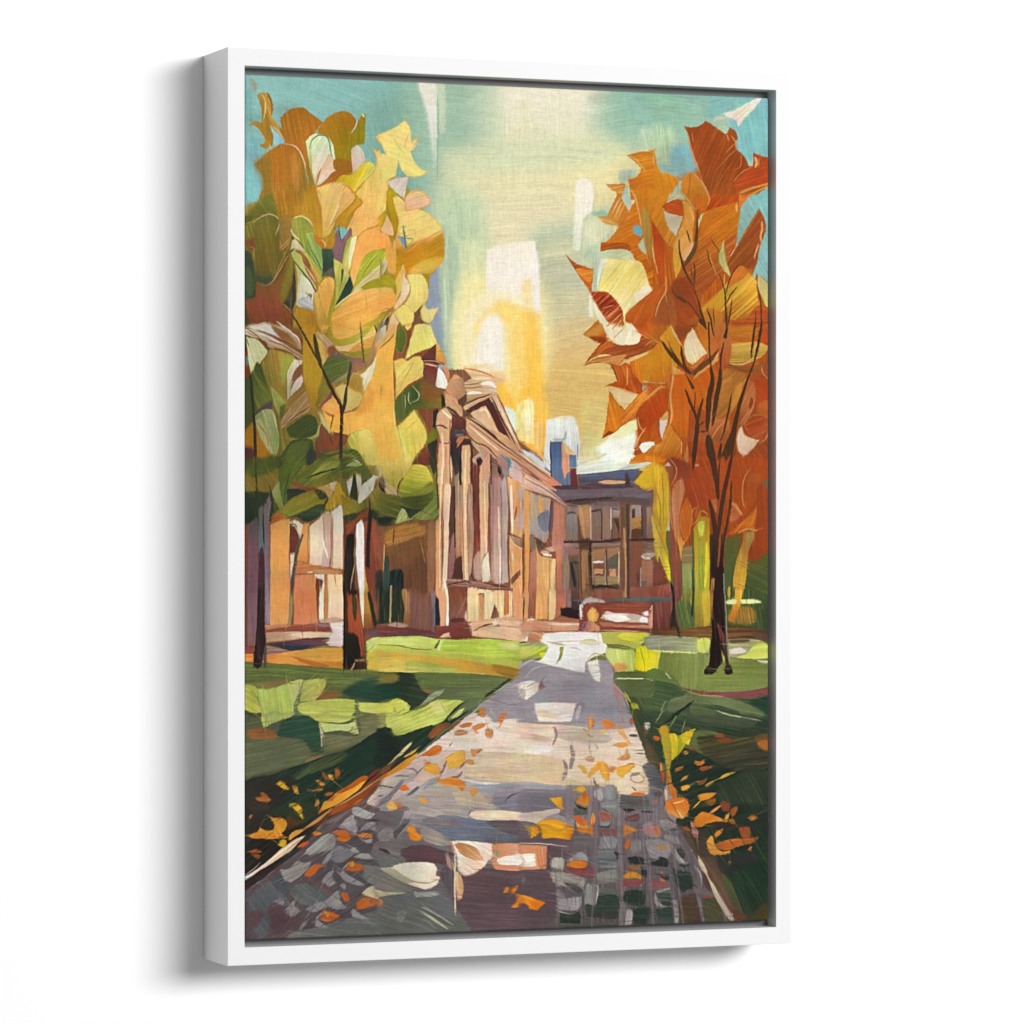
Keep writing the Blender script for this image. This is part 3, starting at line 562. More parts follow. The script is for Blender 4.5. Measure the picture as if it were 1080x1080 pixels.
s dfe0c8>e8e8d8 d=105 f=2 | 590,560 640,525 600,640 575,760
# the brown hatched leaf with spike
s b85018>a84a1c>c86c24>b85c20 g=50 d=50 e=a85020 | 330,490! 400,550 460,580 550,605! 540,700 530,770 510,760! 420,630
s cc7424>d88830 d=-10 k=e0a050 q=.3 | 420,600 550,608! 520,700 440,650
s a04018>98381a>8c3018>a04c20>c07838 g=60 d=-42 k=c87048 q=.35 kk=.8 e=c88850 | 510,760! 560,775 640,775 700,820 750,880 775,960 760,1040 720,1085! 690,1060 620,960 560,860
l 6c2010 w=8 d=-40 | 590,840 640,800
l 6c2010 w=9 d=-40 | 600,880 690,810
l 6c2010 w=8 d=-40 | 630,900 710,850
l d89868 w=6 d=-40 | 620,900 700,880
l d8a070 w=7 d=-40 | 650,970 740,900
l 7c2c14 w=7 d=-40 | 640,960 730,880
l d8a878 w=7 d=-40 | 670,1020 760,940
l e0c090 w=6 d=-40 | 700,1060 760,990
s e4e0b8>d8d4b0 d=60 f=2 | 540,850 620,960 690,1060 700,1085! 630,1085! 580,990
s e8e4c8 f=2 | 515,800 535,850 545,960 515,960
s c87c28>c06c20>d89038 d=-20 e=a86028 | 480,1085! 530,1040 585,985! 620,1085!
# vertical big leaf system at right
s c8801e>c07420>b8641c>b05818 g=90 d=85 k=a89048 q=.2 e=d8a860 | 830,-10! 1085,-10! 1085,360! 1030,280 965,190! 1000,260 1000,400 1010,500 1020,640 960,540 920,330 900,230 860,80
l e0b070 w=9 | 830,0 870,70 890,180 910,270
s a89048>9c7838 d=88 f=5 a=.08 | 920,140 960,180 990,340 1000,520 960,480 930,330
s ac4418>a83c18>b44a1c>a84820 g=90 d=88 e=c87830 | 965,190! 1030,290 1085,370! 1085,720! 1045,740 1020,640 1005,500 990,300
l e0b078 w=8 | 990,420 1010,540 1035,640
s b4501c>b85c1e>a84a1c g=90 d=-60 k=cc7c3c q=.2 e=8c4018 | 1085,700! 1085,1085! 900,1085! 800,990! 790,945! 870,870 980,780
s a86430>946030 d=-70 f=4 | 1085,780! 1085,1085! 1000,1085! 1030,920
l d8a068 w=9 | 1085,790 1030,890 1010,1000
s d8d8ac d=40 f=2 | 790,1000! 880,1085! 780,1085!
T 680 200
# upper orange field
s c8801e>c47a1e>b06c28 d=115 k=d89830 q=.25 | -10,-10! 210,-10! 130,130 150,200 250,370! 220,440 150,390 30,190 -10,120!
s d08424 d=115 k=c4701c q=.2 | 20,-10 200,-10 130,120 60,130
s a8b898>bcc0a0>a8a888 d=-30 k=d8d0b0 q=.3 | 200,-10! 240,-10 300,60 290,90 160,100!
s b85018>a84018>b84c1c d=10 k=c8642c q=.2 e=7c3818 | 130,130! 180,95 270,80 290,200! 200,180
s b8b49c>c4bca4>d0d0c0 d=-30 k=a8bcb0 q=.3 e=98643c | 130,150! 200,180 290,205! 240,365! 170,270
s d08c3c>d89c48>c8842c d=70 k=e0a860 q=.3 e=7c5024 | 270,70! 330,100 380,170 370,340 350,420 240,370 300,200
s c4721c>bc5c18 d=85 | 280,-10! 470,-10! 490,80 450,180! 440,160 400,140 350,100 290,30
s b86030 f=3 d=85 | 380,-10! 410,-10! 405,150 385,150
l a8a078 w=14 | 260,0 320,70 380,150
s b04a1a>a84018 d=-50 k=c06830 q=.2 | 470,-10! 740,-10! 700,80 560,130 460,170! 490,80
l d89860 w=9 | 460,0 490,60 480,120
# big middle orange
s c4701c>c06c1c>b05e20>a05028>8c4420 g=110 d=-35 c=.05 k=cc8028 q=.25 | 450,180 560,130 640,115 690,100 720,150 715,300 690,400 630,560 520,700 440,800 400,860 300,800 200,730 240,660 330,540 400,380 430,260
s 98a480>c4b878 d=100 | 385,320! 420,200 450,180 410,270 390,400!
l c0c890 w=14 | 440,180 420,240 390,320
s d8a058>dc9c40 g=60 d=115 e=b87030 | 220,420! 250,370 350,330 360,420 300,500 270,600 235,680! 215,560
s e0b080 f=2 d=120 | 290,480 360,400 370,450 300,540
s cca03c>d8a438 d=100 | 215,430! 250,480 270,590 235,675! 215,560
# teal at right
s 7fb4b0>84b6b0>88b4a8 d=60 | 725,150! 740,110 800,50 890,-10! 955,-10! 955,725! 900,670 850,640! 830,710 805,690 850,560 870,430! 918,310 905,220 870,145! 800,250 690,440! 705,330
l c8a888 w=6 | 710,410 690,440
s d08038>c8642c d=-30 e=e0a860 | 715,50! 780,20 890,-10! 890,10! 800,50 715,140!
l cca860 w=18 | 698,100 695,130 702,170
s 9c4c22>944822>904820>8c441c g=120 d=-50 k=b06434 q=.3 e=b07040 | 870,145! 905,220 918,310 870,430! 850,560 805,610 720,580 640,640 620,560! 660,490! 760,340
l e0a068 w=16 | 888,240 890,300 880,350 885,400
l e0a068 w=12 | 865,410 840,480 830,530
l e8c8a8 w=6 | 690,440 650,505
s b05828 k=d08850 q=.5 d=-40 | 600,400! 690,330 680,420 640,500
# yellow orange round leaf
s d09038>d0a03c>c8982c>b88028>a8601c g=100 d=-40 k=dcb048 q=.35 kk=.7 | 700,600! 740,580 800,640 850,700 860,830 880,880 800,960 650,990 440,960! 430,900 520,820 600,740
s c8702c d=-50 | 700,600! 740,580 780,620 740,680 620,760! 640,680
s c8a030 f=6 d=-50 | 440,900 560,780 600,760 600,860 520,1000 440,1000
# small pale leaf centre and right edge leaf
s c4c48c>bcb878>d0c078 d=80 e=7c6030 | 600,380! 610,470 630,580 655,665! 590,600 560,540 565,470
s b8b480>c4b878>d0c468 d=85 k=a8a888 q=.3 e=b08040 | 860,640! 955,730! 955,895! 920,890 880,800 855,730
s 8a3c20>98441e d=60 f=3 | 200,720 300,660 360,700 400,860 440,960 380,1085 180,1085 160,900
s 94502a>9c5428 d=85 f=3 | 60,1085 80,900 140,800 190,780 240,900 220,1085
l d8a068 w=10 | 155,660 160,760 110,860 80,960 
l d89860 w=6 | 150,780 170,860
s a85c20>8c4820 d=85 f=4 | 330,1000 400,960 440,1085 300,1085
s c8802c>b8782c d=70 | 370,1085! 420,990 450,930 520,900 600,960 560,1085!
s b85c1c>a84c20>a0401c>b04820 g=90 d=0 k=b86830 q=.3 | 560,1085! 620,1010 760,980 860,880 955,900! 955,1085!
s d8c890 | 195,1020! 225,1085! 205,1085!
s e8dcb0 | 365,1050! 380,1085! 350,1085!
# branches
l 4c3424 w=26 d=-60 t=3 | 400,150 400,250 390,390
l 5a4428 w=36 d=-60 | 395,390 370,470 300,580
l 3c2c20 w=16 | 260,380 270,500 310,630 370,730
l 3a2a20 w=26 t=3 | 370,740 410,860 470,1085
l 4a3020 w=12 | 320,310 345,400
l 4a3020 w=12 | 370,550 380,620 375,730
l 5a3424 w=9 | 350,600 370,700
l 4a2c20 w=10 | 200,740 240,810 330,860 400,950 450,1020
l 4c3020 w=24 d=30 | 240,810 290,840 330,860
l 3c2a20 w=22 t=3 | 570,650 600,740 615,860 620,1085
l 5c3a28 w=9 | 470,450 500,560 560,660
l d89850 w=7 | 490,490 520,590 560,670
l 4a3020 w=10 | 710,570 650,670 615,790
l 4a3020 w=10 | 700,740 650,800 625,860
l 40301f w=10 | 660,830 650,930 625,1060
l 5a3c24 w=7 | 500,370 540,430 570,480
l 3c2a20 w=12 | 470,900 500,980 520,1085
l 4a3020 w=8 | 520,900 525,1000 530,1085
l 4a2c20 w=9 | 850,720 880,850 890,1085
l 4a2c20 w=8 | 845,920 840,1085
l e8b070 w=8 | 605,640 605,740

# ---------- third row, left ----------
T 250 340
s 8a5c30>7c4c28>5a4a28 d=60 | -10,-10! 450,-10! 520,200 500,260 420,300 -10,300!
s 3c3a20>343820>2c3420 d=85 k=4a5a2c q=.3 | -10,100! 100,100 200,400 240,620 130,800 50,830 -10,1085!
s 78381c d=85 f=5 | 55,230 100,220 110,380 70,440 50,400
s 5c8a90 f=4 | 70,260 90,260 95,320 75,330
s b8781c f=8 d=80 | 60,800 130,760 220,900 300,1000 250,1085 50,1000
s 4c2430>5c2c2c f=6 | 50,960 120,960 160,1085 50,1085
# white swoosh
s e8dcd4>e4d8d0>d0b8a4>b09078 g=20 d=30 c=-.05 k=f0e8e4 q=.3 | 55,-10! 310,-10! 400,60 470,130 490,200 440,190 330,130 200,70 60,40!
s e8e0dc>e8e4e0 d=30 f=3 | 60,-10 180,-10 260,40 330,100 260,90 130,55 
s 946c44>8a5c38>a87850 d=35 f=3 | 260,30 330,50 400,100 460,180 400,170 330,120
l 6a3c24 w=8 | 150,60 240,85 350,140 470,195
l 6a3c28 w=9 | 60,60 160,120 230,190 270,210
s d8c8b4>cbb8a0>c8a888>a88464 g=20 d=28 k=7c4c30 q=.35 kk=.8 | 55,50! 150,55 250,90 380,170 500,250 500,300 420,240 330,200 250,190 200,140 55,90!
l e8e0d8 w=14 | 140,80 240,110 360,180 470,260
l 5c3020 w=8 | 240,140 340,170 430,230 500,270
l f0e8e4 w=12 | 300,-10 400,70 460,120 480,170
l 5c3828 w=7 | 60,40 150,100 220,180
# pale petal left
s c8cc9c>d4d8a8>ccd49c g=60 d=70 k=e0e0bc q=.3 e=e0c8a8 | 70,110! 150,130 210,190 230,230 180,300 130,360 105,385! 85,280
l 6c8048 w=10 | 70,110 90,180
# olive-gold drape
s 7c7430>98803c>a8883a>a0803c>8c7034 g=0 d=80 c=.05 k=b0a840 q=.3 | 250,200! 340,220 430,250 440,290 400,340 380,440 370,540 380,610! 300,640 240,500 180,330 220,260
s a8a848>b0b458 d=95 f=5 | 360,250 440,280 400,330 375,420 340,480 330,330
s 3c4c24>56602c>6a7034 d=60 f=3 k=7c8838 q=.25 | 110,400! 160,300 240,500 260,600 140,680 110,600
s 384c28>404c24 d=80 f=4 | 70,450 110,400 130,560 150,680 110,760 50,800
s d8d0c0>e4dcd0>cbc0ac g=90 d=100 k=f0ece4 q=.3 | 430,280! 500,290! 480,340 430,400 400,480 400,570 380,590! 385,440
s 784c34>8c6048 d=70 | 430,380 490,320 500,400 470,440 430,460 400,520
s e8e4dc>dcd4c8 d=110 f=1 | 490,400! 500,450 460,520 410,590! 405,540 430,460
l e0e4b0 w=12 | 430,290 390,380 385,480
l c8c888 w=12 | 410,560 400,500 420,440
s 98a048>a8b058>708038 g=60 d=55 k=c0c878 q=.4 e=c8c088 | 255,480! 300,530 370,600 400,620! 350,680 320,700! 280,620
s 566c2c d=50 | 330,640 400,610 360,700 330,720
# dark purple
s 4c3c48>584048 f=3 d=-30 | 140,680! 200,630 260,600 260,660 190,690 150,740
# striped tan fan
s c09868>b08a60>c4a078 g=120 d=-42 k=8a5c40 q=.4 kk=.75 e=d8b890 | 520,470! 540,540 550,660 440,730 330,810! 340,740 420,620
s 8c6838>9c7440 d=-40 k=a8803c q=.3 | 510,470! 520,510 420,620 350,720! 360,660 380,600 430,540
l c8a880 w=10 | 545,560 450,680 340,800
l 7c3c38 w=8 | 550,640 460,700 360,780
# striped white green leaf low left
s 8a9c5c>a8b078>94a464 g=0 d=70 c=.08 k=d0d8a8 q=.4 kk=.8 e=c0c898 | 135,710! 190,665 250,660 290,700 305,800 320,900 300,1010! 260,990 200,900 150,800
s c8bc88>c0b480 d=65 | 140,740! 180,730 230,830 260,940 290,1015! 240,980 170,860
l a87840 w=9 | 150,760 220,850 240,940
# gold vertical leaf
s b08428>b88c2c>b8902c>a88028 g=90 d=88 k=a8a038 q=.25 | 500,80! 560,40 600,100 620,250 640,330 640,420 620,520 610,600 600,670! 560,640 520,500 500,350
s b8842c d=85 f=3 | 490,-10 560,-10 600,100 520,120
s c09434>c89c40>b8943c d=70 k=d8c488 q=.3 | 580,80! 640,150 690,240 680,280 640,330 620,260 600,180
l e0d088 w=9 | 620,130 670,200 688,250
s b89878>a47850 d=50 f=3 k=d8b8a0 q=.3 | 600,80 660,100 740,180 740,220 690,250 660,180
s 7c4030>8a5038 f=3 | 690,190 740,180 755,210 700,250
# orange leaf upper right
s d8a048>e0a854>dc9c48 d=10 | 620,-10! 1085,-10! 1060,20 930,100 800,150 720,130 690,60 640,60
s 98902c>a09c30>a89c38 g=0 d=0 | 700,-10! 720,60 740,120 830,120 960,60 1050,-10! 1085,-10! 960,120 850,170 730,160 690,80
s d8ac58>dcb478>e0b890 d=-20 k=e8c8a0 q=.3 | 740,180! 850,170 960,110 1040,30 1050,90 980,170 900,210 810,230 760,210
s d89c48>b88038 d=10 f=2 | 900,170 1040,100 1060,60 1085,100! 1060,230 960,250 840,240
s 8c8430>807028>9c7c34 d=-15 | 780,220 900,220 1060,180 1050,240 980,330 900,270
s 685838>70485c>8a5848>7a5840 d=30 | 740,200! 800,240 880,265 960,280 980,330 900,380 740,420 690,300 700,260
# dark green leaf
s 4c5c38>4a6838>50602c>5c5c38 g=60 d=-20 c=.05 k=6c7c40 q=.3 | 650,330! 690,270 760,255 840,270 870,300 860,360 830,410 760,440 690,460 650,400
s 8c9458>7c7c58 d=-50 | 870,300! 860,370 830,420 730,470 690,480! 770,420 830,380
s 303c38 d=-70 | 860,290! 870,330 850,420 830,430! 850,350
s 807428>847c34>786c2c d=-60 f=2 k=8c5c34 q=.2 | 650,360! 690,450 720,490 680,560 600,640 615,540 640,440
s 7c4450>8a5050 d=-45 | 720,500! 690,560 610,660! 650,640 720,570
s d89c50>e0a458>e89c48 g=60 d=20 | 740,510! 720,570 640,650 700,690 780,710 780,600
s c8b068>c8b470>c0a860 g=100 d=120 k=b89838 q=.25 e=a88040 | 740,500! 800,470 870,490 950,550 955,570 920,640 840,690 800,690 790,600
s e09448>e8a850>e8a44c d=60 k=e8b060 q=.3 | 960,540! 1030,400 1085,330! 1085,900! 960,820 800,860 690,790 650,720! 720,760 760,700 860,690 930,640
s e8a850>e8ac50>e8b058 g=90 d=85 k=e09840 q=.3 | 1060,200! 1085,180! 1085,880! 1040,860 980,830 830,850 780,800 800,700 940,660 1000,560 1020,400
s e09040 f=8 d=80 o=.8 | 960,580 1040,520 1020,660 900,700
s e4b050>e0a848 d=30 e=a88c48 | 640,650! 700,710 790,730 830,850 700,820
s 704030 | 730,830! 840,855 820,880 740,860
# white kite with brown lobe
s d8d0b8>e0d8c8>d8c8a8 g=100 d=110 k=ece8e0 q=.3 e=b88858 | 1055,230! 1060,300 1030,400 975,520! 960,530 950,430! 930,400! 990,350
s a08044>98742c>a47c34 g=90 d=70 e=d0a060 | 880,380! 930,400 950,450 960,545! 880,520 840,470
# green big leaf centre
s 3f5028>3c5028>34482c g=0 d=-30 k=586c34 q=.25 | 370,810! 440,760 520,705 580,710 610,760 615,830 580,860 480,880 400,870!
s 9c9850>b0a868 | 330,880! 480,885 580,860 620,790 640,740! 640,830 590,880 450,890
s c4b080>b8b070 d=70 | 610,670! 660,720 710,840! 700,850! 650,780
l 4c5830 w=8 | 660,790 700,850
s 7c4030>8c4c3c>7c4434 g=90 d=80 k=5a3028 q=.3 | 620,860! 640,770 700,850 830,860 840,900 780,960 700,980 640,1000 600,980 590,920
# dark green lower band
s 3c4c28>40502a>4a5c2c d=-30 k=6c7c34 q=.35 | 140,1085! 300,1040 420,900 560,890 600,980 720,1000 900,960 960,1085!
s 566a30>607434 d=-45 f=2 k=38482c q=.4 | 360,1085! 400,940 520,900 540,980 440,1085!
s 2c3438>303c3c d=60 f=2 | 560,950! 600,1000 590,1085! 530,1085! 520,1020
s a07c2c>8c7028 d=-30 f=4 | 650,1085 720,1020 800,1000 900,1020 920,1085
s 7a3c2c d=80 | 600,950! 630,1040 650,1085! 620,1085! 600,1020
s 9c4830 f=3 d=60 | 650,900 760,900 740,960 660,950
# pale yellow leaf at right bottom
s b8b448>c8c458>d8cc70 g=0 d=60 k=e0d888 q=.3 e=8c8838 | 835,900! 860,850 920,820 980,812 1020,830 1085,900! 1085,1085! 990,1085! 920,980 860,950
s dccc74>d4c86c d=60 k=b8b048 q=.2 | 930,830 1000,810 1085,900! 1085,1085! 1020,1085! 960,1000 920,910
s c8b070 w=4 | 1020,850 1080,940 1085,960
# branches
l 2a2c24 w=16 t=1 | 450,-10 500,80 560,190 620,300
l 34301f w=34 t=1 | 585,90 600,180 640,350
l 38281e w=26 t=1 | 640,340 690,450 740,550 790,640 800,720
l 3c2a1e w=24 t=0 | 790,640 795,720 790,850 790,960
l 2f3028 w=24 t=0 | 790,950 785,1085
l 3c3020 w=26 t=1 | 835,480 820,590 800,700
l 34302a w=22 t=1 | 865,300 850,400 835,490
l 48301f w=8 | 735,700 720,760 710,810
l 7c4830 w=7 | 800,690 870,670 920,640
l 4c4028 w=9 | 700,860 725,940
l 2c2c20 w=12 | 935,0 945,130 965,310
l 2c2420 w=14 | 1045,20 1070,90 1060,130
l 2c2c24 w=22 | 100,400 115,560 125,700
l 30242c w=22 t=0 | 125,700 135,850 140,1085
s a87c54>806048 d=100 | 1060,80! 1085,60! 1085,180! 1020,320 970,350! 1010,220

# ---------- third row, centre and right ----------
T 400 340
# far left orange body continuing
s e8a850>e8ac4c>e4b050>e4b454 g=90 d=85 k=e09444 q=.25 | -10,180! 50,130 130,40! 125,200 105,270 110,400 130,560 115,640 130,800 170,940 190,1085! -10,1085!
s e0c470>dcb860 d=88 | 100,330! 125,350 130,480 118,640 130,780 180,900 210,1085! 160,1085 150,940 100,760 110,560
s e6d8b4 f=3 | -10,1030! 20,1085! -10,1085!
s d8a868>c89858 d=115 | 70,-10! 140,-10! 130,60 60,130 -10,200! -10,180! 50,80
l 5c4030 w=8 | 0,200 60,150 110,90
s 30302c>50443a d=110 | -10,20! 30,-10! 40,30 20,80 -10,110!
s b8b0a8 d=110 | 40,20! 55,30 30,130 -5,185! -10,110
# brown gaps & wall behind
s 7c4428>804830>7c4430>783c2c g=90 d=85 k=8c5838 q=.25 | 140,-10! 260,-10! 420,180 430,290 450,330 440,420 450,600 430,700 440,860 450,1085! 240,1085! 350,960 370,830 270,660 130,790! 120,700! 115,600 105,330 105,270
s 5c6c28>4e5c28 d=90 k=6c7c34 q=.2 e=9c8c48 | 160,10! 195,60 210,120 190,200 170,235 140,225 115,200! 130,80
s e0c868 d=80 | 190,-10! 260,-10! 240,40 215,60! 195,40
s e4d480>dcd070>dcd070 g=60 d=75 k=e8dc90 q=.25 e=a88c48 | 270,20! 330,12 390,25 415,90 440,150 430,180! 340,210 270,240 220,270 190,295! 215,200 240,110
s d8b458>d8a848>c88848 g=90 d=80 | 440,150! 480,220 505,270 500,320 425,285! 430,200
s dcbc60>d8c068>ccac54 g=60 d=130 k=e0cc78 q=.3 e=a88838 | 105,295! 170,270 210,290 260,262 315,262 335,310 345,380 340,410! 280,440 210,480 160,540 120,590! 125,480 120,400
l b89448 w=5 | 260,300 220,380 150,500
# dark green head
s 50601c>48582a>6c6428>8a6c30 g=30 d=30 c=.06 k=3c4c24 q=.3 | 115,600! 160,550 230,490 330,430! 440,500 480,560 500,600 470,640 400,655 300,655 250,670 180,740 125,735!
s 7c5430>80582c f=10 d=10 | 320,430! 430,480 480,540 400,600 310,560
s 3c5428 f=4 d=80 k=50682c q=.3 | 130,580 240,490 290,560 250,640 180,720 125,720
l b8c890 w=6 | 250,480 300,540 290,590 240,610
l c8d0a0 w=6 | 195,550 198,650
l c8d0a0 w=6 | 225,530 220,590 240,625
s 2c3018 d=80 | 470,540! 505,580 500,630 475,640
s 2c2e28>303828 d=85 | 410,670! 445,660 440,740 460,800 440,900 430,1085! 400,1085! 370,940 400,850
s 6c6c24 f=3 d=80 | 400,800 450,820 460,870 370,920 365,890
# lower yellow leaf
s e0cc68>d8c45c>d4c460 g=60 d=80 k=e0d080 q=.25 e=a89038 | 260,665! 300,720 350,810 362,870 340,940 290,1000 240,1085! 190,1085! 180,980 150,860 140,790! 200,730
l e0d8a0 w=8 | 150,820 180,920 200,1040
l b89c40 w=5 | 290,740 220,800 200,840
s 7c4430>6c3830 d=70 | 350,940! 380,980 410,1085! 250,1085!
# roof corner
s 6c3c2c>5c3430 d=0 | 430,160! 420,290 320,270!
l 4c2828 w=22 d=10 | 320,280 400,295 490,320
l d8b898 w=10 | 345,315 400,325 440,335
l b88c70 w=8 | 340,290 440,300 500,340
s 6c3430>7c4c34 d=80 | 350,330 430,345 440,400 430,480 340,420
s ece4d8>e8e0d8>e4d8cc d=85 | 445,345! 480,370 510,430 525,515! 480,500 430,480 440,400
s d89068>cc8058 d=70 | 480,320! 520,350 535,400 520,450 500,400
s d8a070>c48a64>d4a078 g=90 d=60 k=b07850 q=.3 | 500,510! 540,430 580,400 640,440 650,520 600,600 540,560
s c8946c>a87050 d=60 k=b07c5c q=.3 | 560,400 620,420 660,500 640,560 600,590 570,500
s e0a070 f=4 d=80 | 560,410 620,430 640,500 580,500
s b07c54>d0a47c d=40 | 490,520! 560,560 620,640 640,700 580,670 510,610
s e0c09c>d8b08c>c89470 d=45 k=a86c4c q=.3 | 500,600! 540,610 600,660 630,700! 600,710 520,650
s 584038>6c4c40 d=-30 | 590,590! 660,540 650,600 630,640
s 4c342c d=50 | 510,650 560,700 620,710 560,720 520,690
s 7c5c38>5a4030 | 630,640! 700,650 690,700 640,710
# cornice and pediment
s dcb890>d0a078>d8c4a8 d=-3 k=a87450 q=.3 | 640,460! 700,430 820,430 870,470 890,530 850,550 660,520
s e8dcd0 d=0 f=1 | 780,470 850,460 890,500 880,520 790,510
s ece4d8 d=0 f=1 | 665,540 700,525 770,530 765,548 680,550
s d4b080>c8a478 d=-5 k=98704c q=.3 | 655,550! 760,550 850,540 840,560 740,580 670,600
s ecd0a8 d=-15 f=2 | 700,430 780,410 850,430 800,450
l c48858 w=14 d=5 | 640,350 760,370 880,420
l 8c5c40 w=6 | 640,465 720,455
# pediment raking
s c89870>d8b088>b8886c d=-25 k=7c4c38 q=.3 | 640,650! 680,610 770,590 860,560 870,545! 850,600 760,620 690,650 660,680
s 54302c>4c2c2c>5c3834 d=60 | 650,670! 740,620 840,570! 840,590 900,700 980,870 950,840 880,760 820,640 700,700!
s dcb08c>d8a880>e0bc94 g=60 d=60 k=c89068 q=.25 | 690,690! 760,650 800,630 830,690 880,790 910,860! 830,790 740,720
s d8a478>cc946c d=45 | 800,640! 830,700 900,830 1000,930 1060,985! 1000,975 900,870 830,800 740,710
s d8ac80>c89870>dcb890 g=120 d=62 k=946450 q=.35 | 860,545! 900,560 940,650 1000,790 1060,920! 1020,920 950,790 900,680
l 4c2c28 w=12 d=65 | 860,560 920,690 1000,860 1050,940
l 6c4438 w=7 | 900,560 960,680 1050,880
# lower raking beam
s d4a880>cca078>c4a088>ccac98 g=30 d=42 k=8c6450 q=.3 | 660,720! 740,740 830,810 930,900 1010,980 1085,1030! 1085,1085! 960,1050 900,1040 780,940 690,850 650,790
l 5c342c w=12 d=42 | 665,725 760,780 860,850 960,940 1060,990
l 7c5444 w=9 | 665,840 740,900 830,970 900,1040
l e0c0a0 w=16 d=42 | 680,770 780,840 880,940
s ccac88 d=42 k=6c4838 q=.3 | 680,850! 760,910 800,960 880,1030 860,1060 780,1000 700,900
l 5a8080 w=12 | 900,980 960,1040 990,1085
# left pier
s dcae84>d8a078>d4a478>d8ac84 g=90 d=88 k=c48c68 q=.3 | 440,690! 480,660 530,700 545,720 540,780 530,860 535,960 530,1085! 440,1085! 450,960 460,860 430,790
l f0e4cc w=12 | 470,670 520,700 540,720
l 54382c w=10 | 430,785 480,790 520,805
s 3c2c24 | 470,775! 520,800 500,812 470,800
l 6c4034 w=6 | 450,900 530,920
l b08060 w=10 | 470,890 530,890 535,970
# dark recess
s 5c3834>543434>3c2c30>2c2c30 g=90 d=88 k=8c5c4c q=.25 | 540,720! 600,710 660,760 660,850 700,900 720,1085! 530,1085! 540,900
s 74402c d=60 | 560,740 640,730 650,800 600,830 550,800
s 848088 f=6 | 590,820 640,815 640,850 590,870
s b0683c>c47c54 d=-20 | 600,890! 660,860 700,890 650,880 620,920 590,950
s d8a07c>d4a078>d8ac88 d=88 k=b87c60 q=.3 | 630,940! 680,930 700,980 690,1085! 630,1085! 625,990
l 5c3428 w=9 | 620,920 690,930 720,960
s c49878>a87860 d=60 | 700,1040! 760,990 820,1000 850,1085! 780,1085 720,1085!
s 2c2020 f=1 | 740,1040 770,1030 785,1050 760,1070
s ccac90>c09478 d=50 k=7c5040 q=.3 | 690,900! 760,950 840,1020 900,1085! 840,1085! 780,1020 730,960
# sky bits right
s d8dccc>ecead8 d=80 f=4 k=c0d0cc q=.3 | 940,640! 1000,650 1040,700 1040,840 980,760
s e8d890 f=2 d=85 | 1040,600! 1085,610! 1085,820! 1040,800
T 550 340
s f0c460>f0b850>e8a848 g=90 d=88 f=4 | -10,600 170,600 195,740 170,900 165,1040! 60,960 -10,880!
s ecdf9c>f0e8b0>ecd47c g=90 d=88 f=1 k=f4ecc0 q=.35 | -10,610! 60,580 95,620 90,800 100,920 60,920 -10,880!
s e8c070 f=2 | 100,780 160,760 150,980 110,950
# white cloud block & chimney tower
s dcdccc>e0e0d8>d4d8d4>c8ccd0 g=90 d=85 f=2 k=e8e8e4 q=.3 | 190,740! 280,720 380,710 410,740 440,850 450,940 440,1085! 160,1085! 180,900
l e0d0a0 w=9 | 200,735 320,728 380,708
l a8a898 w=20 f=8 | 240,890 320,885 340,830
s 4c5c78>54688a>4c5c78 g=90 d=85 k=3c4c68 q=.3 | 218,905! 310,905! 310,1085! 218,1085!
l 3c2c30 w=8 | 220,905 220,1085
s d8a070>d49478 d=85 | 303,910! 350,970 365,1085! 305,1085!
s e0b880 d=60 | 310,905! 400,990 395,1010 340,990
s 68708c>607088 d=80 | 360,1000! 418,1010! 418,1085! 365,1085!
l 808498 w=12 | 425,930 430,1085
l a8a4b0 w=14 f=4 d=88 | 455,920 455,1085
s a898a8 f=3 d=60 | 60,980 130,1020 160,1060 150,1085 100,1060
s c8d0cc d=45 | -10,940! 80,1000 160,1060! 165,1085! 100,1085! 40,1020
# sky right of the tower
s d8c078>d4bc78>dcd09c g=90 d=5 f=20 | 470,620 620,560 660,840 560,960 460,1000
s f0ecd4>f0ece0>f0eee2 g=90 d=-20 f=8 | 500,1000 640,900 800,810 870,840 860,960 820,1085 540,1085
s e8e0b4 f=4 d=-30 | 660,880 800,760 870,740 870,820 740,880
s d8d09c f=10 d=80 | 440,980 540,960 600,1000 540,1085 450,1085
# rust leaves
s c07424>d09040>b86020>9c4818 g=60 d=-30 e=a86028 | 465,90! 530,40 600,-10! 630,60 660,150! 600,160 520,120
s 8c3c18 d=-20 f=4 | 520,110 620,110 650,150 590,155
s e4e0c0>e4dcb8>ece4c8 d=80 k=d8a070 q=.3 | 600,-10! 820,-10! 870,50 910,95! 880,160 790,172 720,165 670,120 630,60
l b86030 w=6 d=-40 | 640,30 700,-10
l b86030 w=7 d=-40 | 690,50 750,-10
l c89070 w=6 d=-40 | 700,120 780,40
l f4ecd8 w=18 f=4 | 830,60 790,160
s b85a1c>b04c1c>b0501c>a04820 g=90 d=20 k=c47430 q=.2 | 820,-10! 1085,-10! 1085,170! 1000,190 900,170! 910,95!
s a84c1c>984820>90441e>a05028 g=0 d=-12 k=bc7440 q=.3 e=6c3818 | 600,160! 670,150 720,170 800,175 880,160 920,100! 1085,150! 1020,180 940,220 800,280 640,240 540,270 470,330! 520,260
s b85c20 d=-50 e=c88040 | 590,190! 660,140 700,160 640,200 560,270!
s c88438>b87038>c89048 g=0 d=-10 k=d8b078 q=.35 e=7c4020 | 470,332! 560,275 680,250 800,240! 780,280 740,330! 640,315 560,310
s dcb880>d0a868 d=-25 | 740,330! 820,270 940,230 1020,190 960,250 840,310
